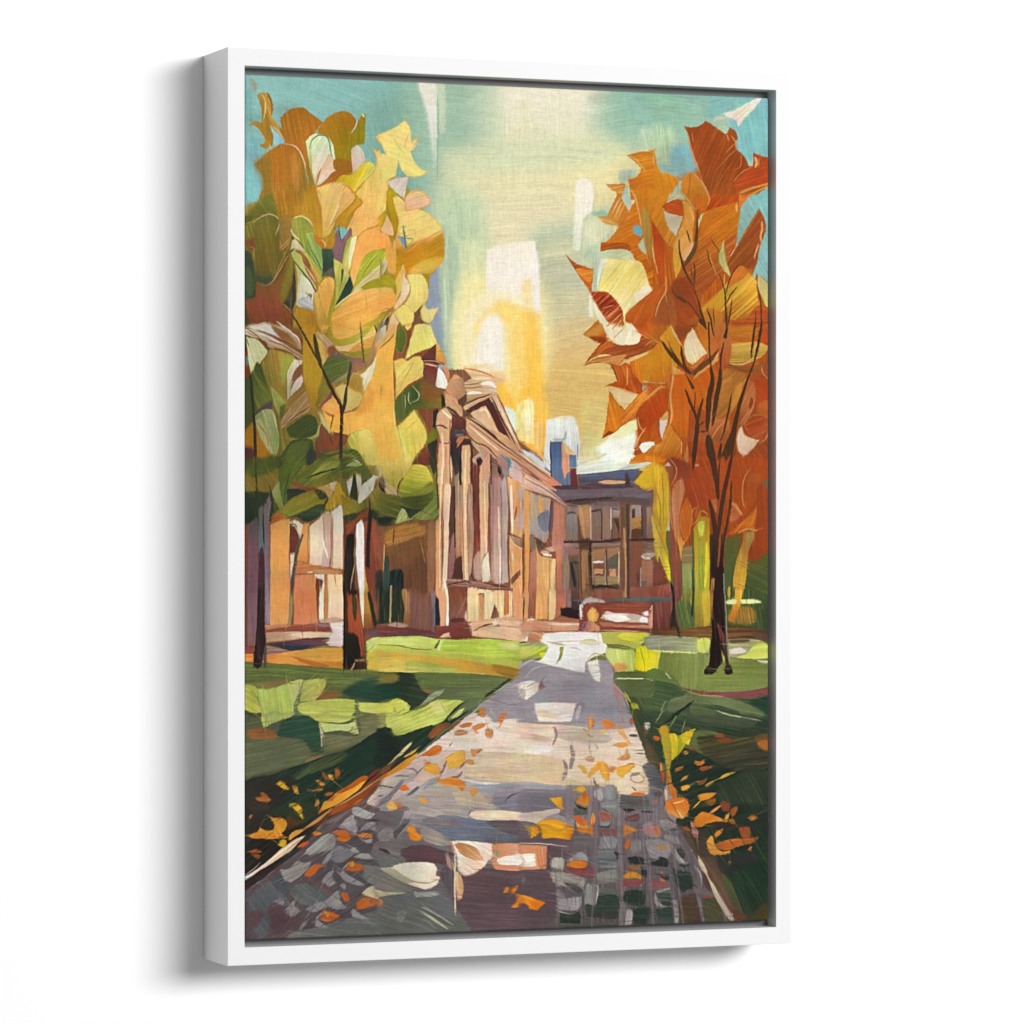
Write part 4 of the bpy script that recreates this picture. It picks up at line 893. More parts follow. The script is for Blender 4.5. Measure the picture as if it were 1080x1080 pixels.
s a8501c>b45820>a4481c>a44818 g=60 d=70 k=c87430 q=.25 e=6c3818 | 680,310! 740,330 800,310 850,380 900,450 950,500! 890,540 780,520 700,490 630,490! 730,440!
l d89448 w=9 | 800,340 805,420 800,480
l 5c3418 w=8 | 730,440 700,360 680,320
l d89040 w=8 | 820,310 880,400 930,480
s c4641c>cc7c20>d08c28>c8781c g=0 d=85 k=d49430 q=.25 | 820,300! 960,240 1085,160! 1085,460! 940,460 900,450 850,380
s d08c28>d49020 f=5 d=80 | 960,260 1085,200 1085,440 1000,440
l c0b088 w=12 d=0 t=0 | 930,450 1085,462
l d89848 w=9 | 625,490 700,490 800,520 890,548
s c4b088>d8c090>dcc898 d=10 k=a88450 q=.2 | 660,500! 760,515 890,550! 830,620 780,665! 730,590
s 90a0a0 f=1 | 920,480 960,490 950,530 920,520
s b85c18>c4701c>cc741c>c06418 g=90 d=75 k=d08830 q=.25 e=8c4818 | 670,520! 700,570 750,640 780,670! 850,620 900,600 860,720 760,790 720,830 610,882! 640,780 655,650
s 8c3c1c d=-30 | 605,885! 660,830 700,840 660,860
s c8782c>c87424>b8601c g=120 d=-45 k=dc9c50 q=.4 e=a0601c | 780,670! 860,580 940,500 1000,470 1085,470! 1085,500! 980,570 900,640 860,720 760,770
s b04a1c>a44418>a04418>b85c20 g=90 d=-70 k=b85c28 q=.25 | 870,690! 920,620 1000,560 1085,490! 1085,690! 1040,750 1060,880 1010,940 900,900 880,790
l d8a060 w=8 | 950,790 900,860 870,940
l d8a060 w=7 | 880,720 900,800 940,830
s e8e4dc>f0ece4 d=0 | 885,960! 920,915 1010,920 980,980 925,1000!
s a4481c d=60 | 860,950! 885,940 925,1000! 860,1010
s b85a1c>c87824>b8601c g=0 d=-20 k=d49038 q=.3 | 820,1065! 870,1010 960,980 1085,920! 1085,1085! 900,1070
s d8c898>c8b890 | 820,1070! 950,1050 1010,1060! 900,1085!
s e8e4d8>d0ccc0 d=75 k=c8a070 q=.2 | 1050,730! 1085,710! 1085,830! 1060,860
l d8b070 w=8 | 1050,760 1060,860 1085,910
l c87830 w=9 | 860,60 960,120 1040,160
T 680 340
s 904420>84401e>8a4420 d=60 f=2 | 220,-10! 400,-10! 380,50 300,120 260,150
s b86a20>a85c20>b06428 g=0 d=70 | -10,-10! 220,-10! 230,120 200,200 100,150 40,200 -10,220!
l c8783c w=9 | -10,80 60,120 110,160
l c88848 w=9 | 0,180 60,140 130,160
s cc8420>d4901c>cc8020>c06c1c g=90 d=85 k=d89c38 q=.25 | -10,260! 60,200 130,150 260,260 250,330 200,400 170,460! -10,455!
s d49828>cc8c24 d=75 e=c89848 | 110,120! 190,30 220,80 280,160 300,240 280,320 200,260 150,200
s d8c890>e0b868 d=75 | 195,15! 240,90 280,180 260,160 215,90
s ece4b8>ece8c0>ece4b4 g=70 d=70 k=f4f0d0 q=.3 e=d8b068 | 365,40! 400,110 440,180 475,235 430,265 360,325! 320,290 300,220 300,150 330,90
s c07020>cc7c24 d=70 | 380,40! 450,20 490,100 490,230 470,220 420,140
s c8783c>b86830>c88444 d=70 k=8c4c28 q=.25 | 450,-10! 640,-10! 600,120 560,220 480,320 480,200 490,100
s 6c3c28>5c3428 d=-50 k=d09c68 q=.3 | 310,330! 360,370 430,310 520,240 600,160 560,250 470,330 380,400 320,390
s c8783c>c87830 d=-35 | 320,320! 360,330 430,262 470,240 440,290 370,350
s e0b068>d89c50 d=-50 | 400,380! 500,310 580,190 600,180! 590,250 500,340 360,440!
# yellow brush block at the right
s c8862c>b87028>a8481c d=0 g=90 k=d09038 q=.3 | 640,-10! 955,-10! 955,190! 640,150
s b84c20>b04418 d=0 f=4 | 860,60 955,40 955,180 880,170
s d0a44c>d4ac54>a88838>9c7430 g=90 d=-8 k=e0c068 q=.35 | 650,160! 860,150 955,185! 900,250 830,290 700,320 630,310!
s c0783c>a85030 d=85 | 580,60! 640,80 660,160 640,300 600,350 560,280
l e8c888 w=8 | 640,310 740,320 830,270
l d8b478 w=6 | 690,330 800,300 860,270
# orange sheet
s c05818>c8641c>b85c18>b05818 g=90 d=75 k=d07c28 q=.25 | 220,390! 300,370 360,440 440,380 500,340 510,440 480,560 470,720 480,830 330,900 260,880 200,760
s c05c18>c8641c>c8681c g=90 d=88 | 220,380 300,400 340,600 340,700 320,880 230,820 190,700
l d8a868 w=14 t=0 | 215,310 215,420 195,560 205,700 190,780
l b87038 w=12 t=0 | 185,360 180,500 185,660
s e0b468>c88c40 d=60 | 215,330! 280,370 300,390 220,400 205,420
s b05a1c>a84c20>b8601c g=120 d=50 k=c47430 q=.3 | -10,460! 170,465! 180,560 160,660 110,720 100,860 0,900 -10,900!
s b44818>a83c14 d=70 f=3 | 20,600 170,500 170,640 60,780 40,880 -10,880 -10,640
l d09048 w=14 | -10,600 60,540 130,480
l d8a060 w=7 | 30,560 100,500 160,490
s 909894 | -10,480 20,490 15,520 -10,525
s d0b060>d0a858 d=70 | 110,740! 160,680 180,680! 175,740
s e4dccc>e0dcd8>d8d0c8 d=100 e=d09850 | 110,745! 175,740 160,800 130,890! 115,830
s ece8e0 d=10 | -10,910! 70,910 50,950 -10,995!
s cc7c24>d0842c>c47828>b05820 g=90 d=-60 k=dc9c48 q=.35 | -10,1000! 60,940 130,900 180,760 220,820 270,890 280,1000 280,1060 160,1050 -10,1040!
l e0a860 w=8 | 250,880 280,920 270,1020
s c89050>a87c40 d=75 | 290,1060! 320,930 330,960 330,1085! 290,1085
# central rust band behind the branches
s a8481c>a44820>983f20>90401f g=90 d=80 k=b45c28 q=.25 | 330,900! 480,840 560,900 600,1085! 340,1085!
s a84c24>a04824>a85830 g=90 d=85 | 340,680! 380,640 470,700 480,900 400,900 330,900
s b86834>c07440>8c4a28 d=-50 k=7c3c20 q=.3 | 480,620! 560,540 600,700 640,760 620,900 520,910 470,840
l d89060 w=8 | 510,880 560,800 600,760
s 9c6430>a8702c>94602c g=90 d=-50 c=.1 k=c08438 q=.3 | 590,380! 700,360 780,420 750,520 680,640 600,720 540,720 560,600 
s c8883c>b8782c d=-60 | 690,480! 740,460 720,580 640,720! 660,600
s b07434 f=4 d=-40 k=c8904c q=.4 | 600,370 660,380 640,520 570,620 
s 9c6030>7c4c28 f=3 d=20 | 620,320 800,330 900,300 955,240 955,340 850,380 700,370
# right rust mass
s 9c5028>944824>8c4020>8c4020 g=90 d=60 c=.05 k=a85c2c q=.25 | 870,330! 955,250! 955,1085! 700,1085 740,900 720,760 820,660 840,480 800,430
s a04018>a83c1c f=6 d=50 | 840,420 955,460 955,600 850,620
s b0602c>a85424 f=4 d=20 k=c87840 q=.3 | 860,620 955,600 955,720 860,700
l d89c60 w=7 | 885,330 900,390 945,440
s a85c34>b06c40>904828 d=-60 k=d89c68 q=.35 | 780,420! 840,480 830,640 770,760 720,790 730,650 760,540
s 8c3820 d=-60 e=d8a068 | 800,560! 830,580 820,640 790,690! 785,620
s 90401c>a04020>b45c34>984020 g=60 d=-20 k=b86838 q=.3 e=c88848 | 750,770! 830,700 955,720! 955,800 900,900 820,880 770,820
s ecead8>ece8d0>f0ece0 g=90 d=110 e=c89c68 ew=1.2 | 735,785! 760,850 810,880 870,895! 820,960 760,1025! 710,980 695,900 710,820
l c89058 w=9 | 955,800 920,880 870,920
# branches
l 3c2a1c w=30 t=1 | 130,145 190,230 280,330 350,390
l 3c2a1c w=20 t=3 | 180,140 200,200 260,300
l 3a281c w=22 t=1 | 275,180 290,280 320,380
l 40301f w=26 t=3 | 310,390 340,450 365,495
l 5c3c24 w=30 t=1 | 350,390 430,340 520,250
l 382a1c w=38 t=2 | 430,-10 470,50 
l 3a2a1e w=12 t=0 | 485,0 490,200 500,330
l 33281e w=40 t=1 | 500,340 515,440 490,560 480,700 475,830
l 382a1e w=12 | 500,0 520,80 530,110
l 30261e w=30 t=3 | 622,-10 622,60 610,110
l 33281e w=36 t=1 | 572,340 570,440 540,600 515,780
l 33281e w=14 | 600,150 580,250 572,350
l 38281c w=14 | 660,540 640,650 600,830 575,900
l 30261c w=48 t=2 | 645,1020 670,860 720,620 800,380 840,280
l 30261c w=90 t=2 | 620,1030 660,880 705,720
l 302820 w=20 t=1 | 830,300 860,180 885,30 890,-10
l 3a2c1e w=18 t=1 | 840,-10 820,150 808,275
l 3a2c1e w=22 t=1 | 305,510 350,620 385,700 400,780
l 3a2a1c w=26 t=1 | 440,580 415,680 395,800 385,920
l 4a3020 w=9 | 385,530 380,600 378,670
l 30261e w=34 t=0 | 400,780 385,920 365,1085
l 2c2820 w=60 t=1 | 480,860 495,960 520,1085
l 2c2820 w=26 t=1 | 580,920 565,1010 560,1085
l 2c2820 w=20 t=3 | 690,960 660,1085
l 4c3424 w=14 | 420,830 470,825
l 4a3020 w=12 | 415,780 450,755

# ---------- fourth row others ----------
T 250 480
s 3c4824>4c4c24>2c3c24>1c2c20 g=90 d=80 k=6c702c q=.3 | 50,-10! 320,-10! 400,300 300,420 260,500 150,520 50,525!
s 84682c>907430 f=6 d=60 k=8c8038 q=.35 | 60,130 160,130 300,100 320,200 240,290 150,290 60,270
s 44602c>506428 f=5 d=-30 k=304424 q=.4 | 90,80 300,20 280,120 120,170
s 203c28>1c3020 d=80 f=3 | 55,290 240,290 230,350 160,400 130,500 60,515
s 5c2428 f=4 | 50,-10 110,-10 90,30 55,20
# tree trunk purplish strips left
s 784030>6c3828 d=88 | 55,530! 90,520! 85,1085! 50,1085!
s 5c4c54>6c4c5c>704c60 g=90 d=88 k=3c2c38 q=.35 | 85,525! 165,460! 165,800 165,1085! 70,1085!
s 806878>745c70>7c6480 g=90 d=89 k=907c94 q=.35 | 200,400! 245,300! 262,360! 240,500 250,800 255,1085! 205,1085! 190,800 200,560
s 586860>606870 d=88 k=2c4038 q=.4 | 165,400! 200,380! 205,560 200,760 165,770
s 3c2428>4c2c34>3c2428 d=88 | 165,750! 185,700 205,760! 215,1085! 155,1085!
l 202c24 w=12 | 200,440 200,560 205,680
l 302c20 w=10 | 140,0 145,160 155,400 160,500
l 2c2c20 w=8 | 245,230 265,320 265,420
# green fan
s 50702c>4c6828>5c7838 d=-60 k=84984c q=.35 | 310,120! 380,20 420,-10! 560,-10! 480,120 390,260 370,360 340,340 320,220
s b8b880>98a458>6c8840 g=60 d=75 k=c8cc98 q=.3 | 320,200! 330,280 345,360 350,400 325,415! 290,350 265,280 290,230
l 384c24 w=12 | 400,130 370,250 360,340
s 5c6c2c>6c7430>4c5c28 g=0 d=-35 k=889040 q=.4 | 440,180! 560,80 640,-10! 780,-10! 790,130 700,180 560,250 480,240
s 78803c>a09c48>8c8c40 d=-40 f=2 k=b8b458 q=.3 | 560,160 660,60 760,40 780,70 700,130 600,180
s 405028>4c5c28>384c28 g=0 d=-20 k=687830 q=.3 | 790,-10! 920,-10! 960,60 1020,140 1030,190 960,230 900,120 830,180 800,160
s 88a058>a0b468 d=-15 f=1 | 830,80 880,50 930,60 940,80 880,85
l c8d0a8 w=8 | 880,35 920,50 945,80
l c8c8a0 w=6 | 1000,20 1010,40
s 8c4028>a05038>7c3c2c d=20 f=2 k=5c3830 q=.3 | 400,210! 450,200 500,235 600,240 640,250 540,270 440,240
s 6c5c2c>8c7c30 d=-25 k=506828 q=.35 | 560,230 700,170 770,190 720,220 620,240
s 1c2c28>243c30 d=-10 | 375,260! 450,255 530,275 440,310 380,350!
l 2c3c20 w=14 | 520,180 620,140 760,100
# olive leaf
s 8c7c2c>948430>8c8c34>5c6c28 g=110 d=-25 k=a8983c q=.35 e=5c5020 | 330,410! 420,330 520,280 600,285 660,330 665,400 600,390 500,430 400,470 290,510! 280,470
s 28482c>2c5430>1c3824 g=90 d=10 k=3c6838 q=.2 | 400,470! 500,430 560,400 650,370 665,410 630,460 560,500 500,500 450,470 360,480!
s a06438 d=-20 f=2 | 270,460 320,430 360,460 300,510 265,520
# wall + arch
s b8602c>a85428 d=-10 k=c87c44 q=.3 | 270,440! 380,480! 300,510 260,525!
s d89c5c>d89858>d49050 g=90 d=89 k=c88848 q=.25 | 255,530! 330,495 400,485! 400,560 395,800 410,1085! 250,1085!
s e8dcc8>d8c8b0 d=50 | 395,515! 440,490 500,530! 500,600 470,640! 440,550 420,530
s 5c3028>6c3830>5c2c28 d=88 | 402,545! 440,540! 470,620 450,700 435,750 405,740!
l 4c2c24 w=7 | 400,525 440,525 460,560
s d8c4b0>c8b0a0 d=88 | 405,750! 440,740! 420,900 400,960!
s d49858>d89c60>cc8448 d=88 g=90 k=c07c44 q=.25 | 500,520! 550,515! 548,820! 450,800! 480,640
l b87840 w=8 d=88 t=0 | 540,540 535,680 545,820
l 4c4c38 w=22 t=0 d=100 | 492,610 455,740 430,880 412,1085
l d0a078 w=8 | 500,540 480,640
# cream column group
s e0c8a8>e4d0b8>e0c4a4 g=90 d=89 k=c8a888 q=.25 | 550,540! 600,500! 650,450! 660,640 650,840! 550,845!
s c4a088>d0b0a0>c8a898 g=90 d=88 k=b08880 q=.3 | 650,440! 725,440! 725,850! 640,850! 660,640
l f0e0cc w=14 d=80 | 650,640 690,780 
l a85c48 w=9 d=88 | 715,480 715,700 710,850
l 8c3c34 w=7 | 712,780 700,855
s e8dcd0>e4d0b8>dcc4a4 g=90 d=89 k=d0b494 q=.25 | 650,430! 700,440 790,370! 805,450 805,865! 725,860! 725,450
s c88048>b87848>b86c44 g=60 d=-5 k=94503c q=.35 | 460,800! 560,830 700,860 800,870! 800,910! 600,900 440,900!
s b88c5c d=0 | 590,870 760,880 800,890 640,905
s d0845c>cc8458>d08850 g=0 d=89 k=b86c4c q=.3 | 440,910! 600,905! 640,960! 620,1085! 430,1085!
l f0c0b0 w=14 | 540,890 575,885
s e4d4c0>e8d8c0 d=88 | 590,905! 665,905! 665,1085! 625,1085! 650,960! 600,930
s 6c3c28 d=80 | 600,930! 655,950! 630,1060 610,1085! 595,1085!
s c88048 d=88 | 668,910! 685,910! 685,1085! 665,1085!
s e8cca0>e8c8a4 d=88 k=d8a880 q=.3 | 685,905! 800,905! 805,1085! 685,1085!
l 8c6038 w=8 | 740,910 750,980
# yellow leaf knot
s c8a02c>c49824>b08828 g=90 d=80 k=d8b43c q=.3 | 720,240! 770,210 800,270 860,340 900,350 920,400 900,440 810,455! 790,370 700,420 670,400 680,360 740,290
s d89460>c8a060>dcb490 d=30 | 600,250! 690,220 760,200 740,260 700,330 670,280
s dcc4b0 | 700,215! 760,200! 725,270
s 2c3420>3c3c20 d=40 | 590,270! 630,260 670,310 680,330 630,335
l 303018 w=10 | 660,290 690,330 670,370 660,400
s 8c7c28>98802c>7c7c34 g=0 d=30 k=a89438 q=.3 | 790,290! 850,340 900,345 920,370 920,440! 860,460 810,460!
# dark trunk
s 5c3024>6c3830>3c2420 g=90 d=88 | 805,460! 900,440! 1000,400! 1000,500! 900,560 900,1085! 805,1085! 815,700
s 7c3c28>8c4830 d=-40 k=6c3828 q=.3 | 815,540! 900,480 1000,400 1000,460 930,500 830,620!
s 1c1c18>2c241c>241c1c g=90 d=88 k=3c3028 q=.2 | 830,610! 890,590! 890,750 880,1085! 810,1085! 820,800
s 24241c>2c3020 d=85 | 860,180! 900,150! 915,250 915,345! 860,330!
s ded0c8>e4dcd0 d=95 | 830,200! 880,160! 865,260 850,310! 
s e0d4c4>d0c4a8 d=88 | 905,150! 935,150 945,220 915,300!
s ece0dc>e8dcd4>e4e0d8 d=-60 k=f0e8e4 q=.3 | 1040,150! 1075,175 1040,260 930,370! 920,360! 930,250 960,220
s 8c5430>7c4830 | 1050,190! 1085,170! 1085,220! 1040,260
s 98803c>8c7434>70702c d=60 k=b89c48 q=.3 | 1085,210! 1040,260 1010,320 1000,400! 1085,440!
s 243020 | 1010,410! 1085,420! 1085,510! 1020,470
s 2c3424 f=2 | 820,460 920,440 890,490 830,500
s e4dcd0>e8e0d8>dcd0c4 g=90 d=88 k=f0ece4 q=.3 | 905,530! 945,485! 965,540 970,800 980,1085! 935,1085! 905,800
s 8c4838>7c4030>70382c g=90 d=88 k=944c3c q=.25 | 965,500! 1085,500! 1085,1085! 1000,1085! 970,850
s 221c18>2c241c d=88 | 1000,420! 1025,440 1010,700 1010,860! 980,850! 985,650
l 2c241c w=12 | 1005,340 1010,430
s b88c40>c09448 d=85 | 965,820! 1005,1085! 970,1085!
s 203c2c>1c2c24 d=88 | 1050,890! 1085,880! 1085,1085! 1055,1085!
l 9c8c60 w=9 d=80 | 895,820 870,960 860,1050
l 8c8458 w=8 d=88 | 890,690 895,840

# ---------- fourth row ----------
T 400 480
s 7c4c34>74502f>62402c>5e3e2a g=90 d=85 k=6c4a34 q=.25 | -10,480! 450,480 460,1085! -10,1085!
s a87838>a06834 f=5 d=-15 k=b88444 q=.3 | 40,590 200,520 330,540 340,600 200,650 60,690
s 84503a f=3 d=80 | -10,530 30,540 30,860 -10,880
l 4c3024 w=9 | 115,560 110,620 105,680
l b08058 w=5 | 60,680 180,650 300,600
l a87850 w=5 | 310,640 340,780 355,820
s 8c6044 f=2 d=88 | 370,520 430,520 425,900 400,1085 370,1085
# columns zone
s dca478>d89c70>d49870 g=90 d=89 k=c88c68 q=.25 | 435,-10! 500,-10! 495,200 470,500 480,1085! 425,1085! 430,700 430,480 450,300 435,200
s e0bc98>e4c4a8>e8ccb0 g=90 d=89 k=d0a888 q=.3 | 490,-10! 545,-10! 555,100 550,260 530,500 525,700 515,940! 510,1085! 475,1085! 480,900 490,600 480,300 500,150
l 7c5848 w=14 d=89 t=0 | 520,-10 530,120 552,240
s 5c3c34>4c342c>744838 g=90 d=89 k=7c5850 q=.3 | 550,240! 575,240 570,500 575,700 540,940 515,950! 530,700 530,500
s 9c7068>8c5c58 d=88 | 530,640! 570,600 575,760 560,900 530,940 520,900
s 2a2c34>38302c>5c4038 g=90 d=88 | 545,-10! 630,-10! 630,130 600,160 580,160 555,60
s 8c7460>a08468>c09068>a87050 g=90 d=89 k=6c7c7c q=.25 | 570,160! 630,130 640,400 630,700 620,780 590,790 570,600 580,400
s 54342c>4c2c28 d=88 | 575,830! 630,770 640,860 635,945! 550,945!
l 5c342c w=20 f=2 d=-60 | 625,770 590,800 570,860
s dcae84>e0b890>e4bc90>e8c8a0 g=90 d=89 k=c89070 q=.25 | 625,-10! 695,-10! 690,120 670,300 665,500 670,700 680,945! 640,960! 630,800 625,400
s 9c7464>b89880>a88470>c4a088 g=90 d=89 k=7c5448 q=.35 | 690,100! 715,200 710,400 720,560 715,700 700,900! 680,920 670,600 672,300
s 6c3c30>5c2c28>7c3c34>a06c60 g=90 d=88 k=a0584c q=.35 | 695,60! 770,90 770,300 770,600 800,760 775,960! 720,940 720,600 710,300
l d88c5c w=14 d=88 f=2 | 780,400 770,560 775,640
l 2c2020 w=22 | 697,80 698,200
s b88c78>c0988c f=1 d=88 | 720,780 775,740 780,940 730,930
s e0ac80>dcac84>e0b894 g=90 d=89 k=c89474 q=.25 | 765,40! 830,60 835,250 830,500 830,740 800,760 770,800 765,500 760,200
s e0ccb0>e0d4bc>d8c4a8 d=89 k=c8a894 q=.3 | 830,740! 840,940 800,975 780,960! 785,800
l 7c4c40 w=8 d=89 t=0 | 830,60 832,400 825,740
s a07068>b08078>a87c74>bca08c g=90 d=89 k=8c5c58 q=.3 | 840,100! 880,180 880,500 870,960! 840,950! 840,600
s b4807c>c09484>c8a890>c4ac98 g=90 d=89 k=a87870 q=.3 | 870,160! 930,180 940,500 935,700 925,980! 870,960
s b89c98>bca090>c4ac98 g=90 d=89 k=9c8c90 q=.4 | 925,200! 960,160 980,400 970,700 980,965! 930,980!
l ecdcc8 w=10 d=89 | 920,700 925,970
# capitals
s 2a2020 f=1 | 735,45 760,25 785,45 765,75
l d8b494 w=16 | 715,55 730,20 760,-5 
l c49474 w=18 | 780,10 800,60 790,90
s 6c4c40>a87c68 d=40 k=3c2c28 q=.35 | 830,-10 900,60 930,100 920,150 860,170 840,120
s 2c2420 | 900,80! 930,90 920,150 900,130
l b07858 w=14 | 860,60 900,75 920,90
s b88c78>a87870>8c8c8c d=45 k=5c7c80 q=.35 | 880,-10 960,-10 1000,60 980,150 940,150 
l 4c8088 w=22 d=60 | 960,-10 990,50 985,110
# raking cornice
s d8a078>dcac88>c89488 g=30 d=35 k=8c5c60 q=.3 | 960,-10! 1085,-10! 1085,90! 1010,30
l 946068 w=14 d=30 t=0 | 980,-5 1040,35 1085,70
s d8c0b0>d0b0a4>d8b8a0 g=30 d=35 k=b08880 q=.3 | 1000,40! 1085,90! 1085,220! 1040,200 980,150!
# side wall
s d09c6c>dca470>d49860>cc8c58 g=0 d=88 k=e0bc90 q=.3 | 965,160! 1085,210! 1085,1085! 1000,1085! 985,700 1000,500
l ece0c4 w=20 d=88 | 1000,230 1005,400 1012,590
l 8c5c38 w=14 d=95 | 1045,390 1030,490
l d8b890 w=10 d=88 | 1075,300 1080,600
l 5c3c30 w=12 | 980,595 1040,620 1085,640
s a88c78>8c6850 d=25 | 990,605! 1085,640! 1085,710! 1030,680
l e0c098 w=8 | 985,620 1030,680 1085,715
s 6c4834 d=-50 | 1005,985! 1000,940 1070,870! 1070,910!
l c87c48 w=7 d=88 | 990,700 1005,900
l f0d8b0 w=8 d=88 | 1010,740 1015,800
l 6c4438 w=7 d=88 | 980,620 978,900
# balcony sill
s 8c6858>7c5044>945c50 d=3 k=bc9c88 q=.4 | 510,940! 640,945 800,970 980,990 1010,1020! 880,1010 760,1000 520,1000 500,980
l 4c302c w=10 | 500,990 640,960 700,975
l 5c342c w=14 | 790,965 900,990 990,1000
l 5c342c w=12 | 700,900 720,950 740,940
s ecd8b0>e4cca4>e0c098 d=85 k=c09478 q=.25 | 670,1005! 850,1010 1010,1030! 1010,1085! 670,1085!
s 7c4434>6c3c30 d=85 | 525,1005! 665,1000! 665,1085! 525,1085!
l ece0c8 w=16 d=88 | 490,940 505,1020 520,1085
# crown bottom, yellow & green
s dcc060>e0c864>c8b84c>a8a038 g=90 d=85 k=e4d070 q=.25 | -10,-10! 290,-10! 240,60 200,180 140,300 60,200 -10,120!
s e4d888>d8bc50 f=3 d=85 | 170,-10 240,-10 240,80 180,200 190,80
s d8c44c>d4c84c>a0a434>5c6c28 g=90 d=10 k=e0d468 q=.25 e=988838 | 245,75! 310,70 370,100 405,180 410,260 400,340 300,360 200,340 140,300! 170,200
s 4c5c28>3c4820>56602c g=0 d=-5 k=2c3820 q=.3 f=3 | 160,330 280,310 380,280 410,240 405,360 360,410 260,400 180,370
s 6c6c2c>8c8838>7c8034 f=4 d=-25 | 220,300 330,240 400,200 410,260 330,300
s 7c7434>68682c>50582a>3c4824 g=60 d=20 k=8c8438 q=.3 | -10,260! 60,290 150,340 200,400 160,450 120,510 40,535 -10,530!
s 1c2424>202c24 d=10 f=3 | -10,480 60,470 120,480 60,525 -10,520
s 6c7c38>7c8c44>88944c>5c6c30 g=0 d=-40 k=98a458 q=.3 | 180,480! 260,430 340,400 400,340 430,260 440,320 455,420 445,485 400,495 300,490 240,490
s 24302a>2c4030 d=20 | 145,375! 220,400 300,410 340,410 270,450 230,490! 200,420
s c4c88c>a8b060>7c9448 g=60 d=-60 k=e4e0b8 q=.4 | 120,515! 150,440 180,405 215,450 225,495! 170,500
l a8b868 w=10 | 120,520 180,500 250,480
l 2c3020 w=9 | 0,530 60,535 120,522
s c89080>dcc080>d8b8a0 d=30 k=a88048 q=.3 | 10,130! 60,200 120,250 150,300 200,315! 120,300 40,280
s 5c4c58 f=3 d=70 | 20,160 40,200 40,260 20,250
l 201c1c w=20 | 0,210 15,250 45,280
s ece8d8 e=5c3c28 | -10,50! 15,100 10,170 -10,190!
l 5c3420 w=12 | 185,170 150,220 135,300
s 3c3824 d=80 | 375,-10 445,-10 430,120 410,140 385,60
l 34482c w=12 d=88 t=0 | 435,100 445,300 450,400
# dark cypress strips
s 1c2c28>203028>1c2824 d=88 k=3c4838 q=.25 | -10,880! 20,880 30,1085! -10,1085!
s 28483c>305040>2c4038 d=88 | 40,760! 70,780 75,900 80,1085! 30,1085! 35,900
s 18241f>202824 d=88 k=2c5048 q=.25 | 80,880! 130,870 175,880 185,960 180,1085! 75,1085!
l c8a060 w=9 d=88 | 38,680 35,780 30,880
l 8c7c48 w=8 d=88 | 85,1000 90,1085

T 550 480
# cornice long
s d89c74>e0a880>d89068>d0806c g=30 d=33 k=a05c4c q=.3 | -10,-10! 60,-10! 230,170! 320,235! 210,260 -10,120!
s d8d4c8>c0bcc0 d=38 | 40,-10! 120,-10! 215,90 215,170! 150,120 
l d8b060 w=16 f=2 | 130,-10 200,60
l 6c3c3c w=12 d=33 t=0 | -10,80 60,130 130,190
l 8c4c40 w=9 d=33 t=0 | -10,110 100,170
s e0c0a8>d8b098>c0a498>a09098 g=30 d=33 k=a08080 q=.3 | -10,130! 100,190 230,270 350,380! 350,400! 200,310 -10,240!
s d4c8c0>d8dcd8 d=88 f=1 | 170,-10! 220,-10! 218,110 170,60
s 6c7090 d=40 f=2 | 180,90 220,130 215,165 180,140
# blue tower
s 546884>5c7494>5c708c g=90 d=88 k=48587c q=.3 | 218,-10! 310,-10! 320,140 370,120! 370,235! 300,215 225,165!
l 3c2838 w=10 t=0 | 224,-10 226,160
s d89c84>d88c78>d49868 d=88 g=90 | 305,-10! 362,-10! 355,110 330,180! 308,100
s 64809c>5c7c94 d=88 | 365,-10! 420,-10! 420,95! 365,95!
s 6c3440>5c2c38 d=88 | 370,100! 415,100! 425,220 440,250! 375,240!
# pale cloud + roof
s ecead8>e4e4d0>d8dcc8>c8ccb4 g=90 d=-8 f=2 k=f0ece0 q=.3 | 420,-10! 860,-10! 800,70 990,40! 960,70 700,130 420,145!
l d4d0a0 w=30 f=10 d=-20 | 430,60 560,30 640,-10
s c8c8b8>bcc0b0 d=-10 | 820,75! 980,40 1010,60 900,95 700,125!
s 5c5c74>545878>4c4c64>5c4850 g=90 d=-3 k=70708c q=.3 | 430,150! 600,130 760,115 900,100! 880,160 860,200! 850,240 440,250!
s d8a078>d8ac6c d=-5 | 580,205! 640,190 790,195! 780,215 640,220
s 4c3038 d=88 | 790,170! 800,125 812,170 830,240! 790,240!
s 5c3c48>4c3440 d=0 f=1 k=7c6070 q=.3 | 440,240! 560,205 600,225 850,235! 850,250 460,262!
s 3c3450>4c3438 d=0 | 220,235! 380,230 440,260! 300,262
# yellow leaves to the right top
s d87c18>cc6818>c05018 g=0 d=-5 k=e09428 q=.3 | 815,70! 850,-10! 1085,-10! 1085,60! 1010,40 900,60
s 74607c>7c6c80>6c5c70 g=90 d=-3 k=8c7c90 q=.3 | 240,260! 500,262 860,245! 990,290! 990,325! 700,320 450,335 320,340!
s d0a028>d4ac2c>c09428 g=60 d=-20 k=e0bc40 q=.3 e=b08828 | 850,210! 900,150 950,90 1000,80! 1010,260! 950,270
s 3c2c28>4c3834 d=-2 | 320,345! 450,340 740,320! 750,345 600,350 480,380 400,375!
l 4c4850 w=20 t=0 d=3 | 700,335 820,330 990,340
s 584c54>4c444c d=2 | 740,330! 990,330! 990,385! 900,370 740,350!
s 746870>807080 d=5 f=1 | 490,375! 600,355 720,360 755,385 740,410 600,405 520,420
# building back face base
s 8c7c7c>8c7470>94786c>80604c g=90 d=88 k=a08c8c q=.25 | 335,380! 520,375! 750,400! 750,640! 335,650!
s 9c9898>8c8c88>847c70 g=90 d=88 | 342,450! 420,450! 425,650! 342,645!
l 4c4450 w=14 | 345,450 380,435 415,445
l 605868 w=14 | 350,385 380,385 430,390
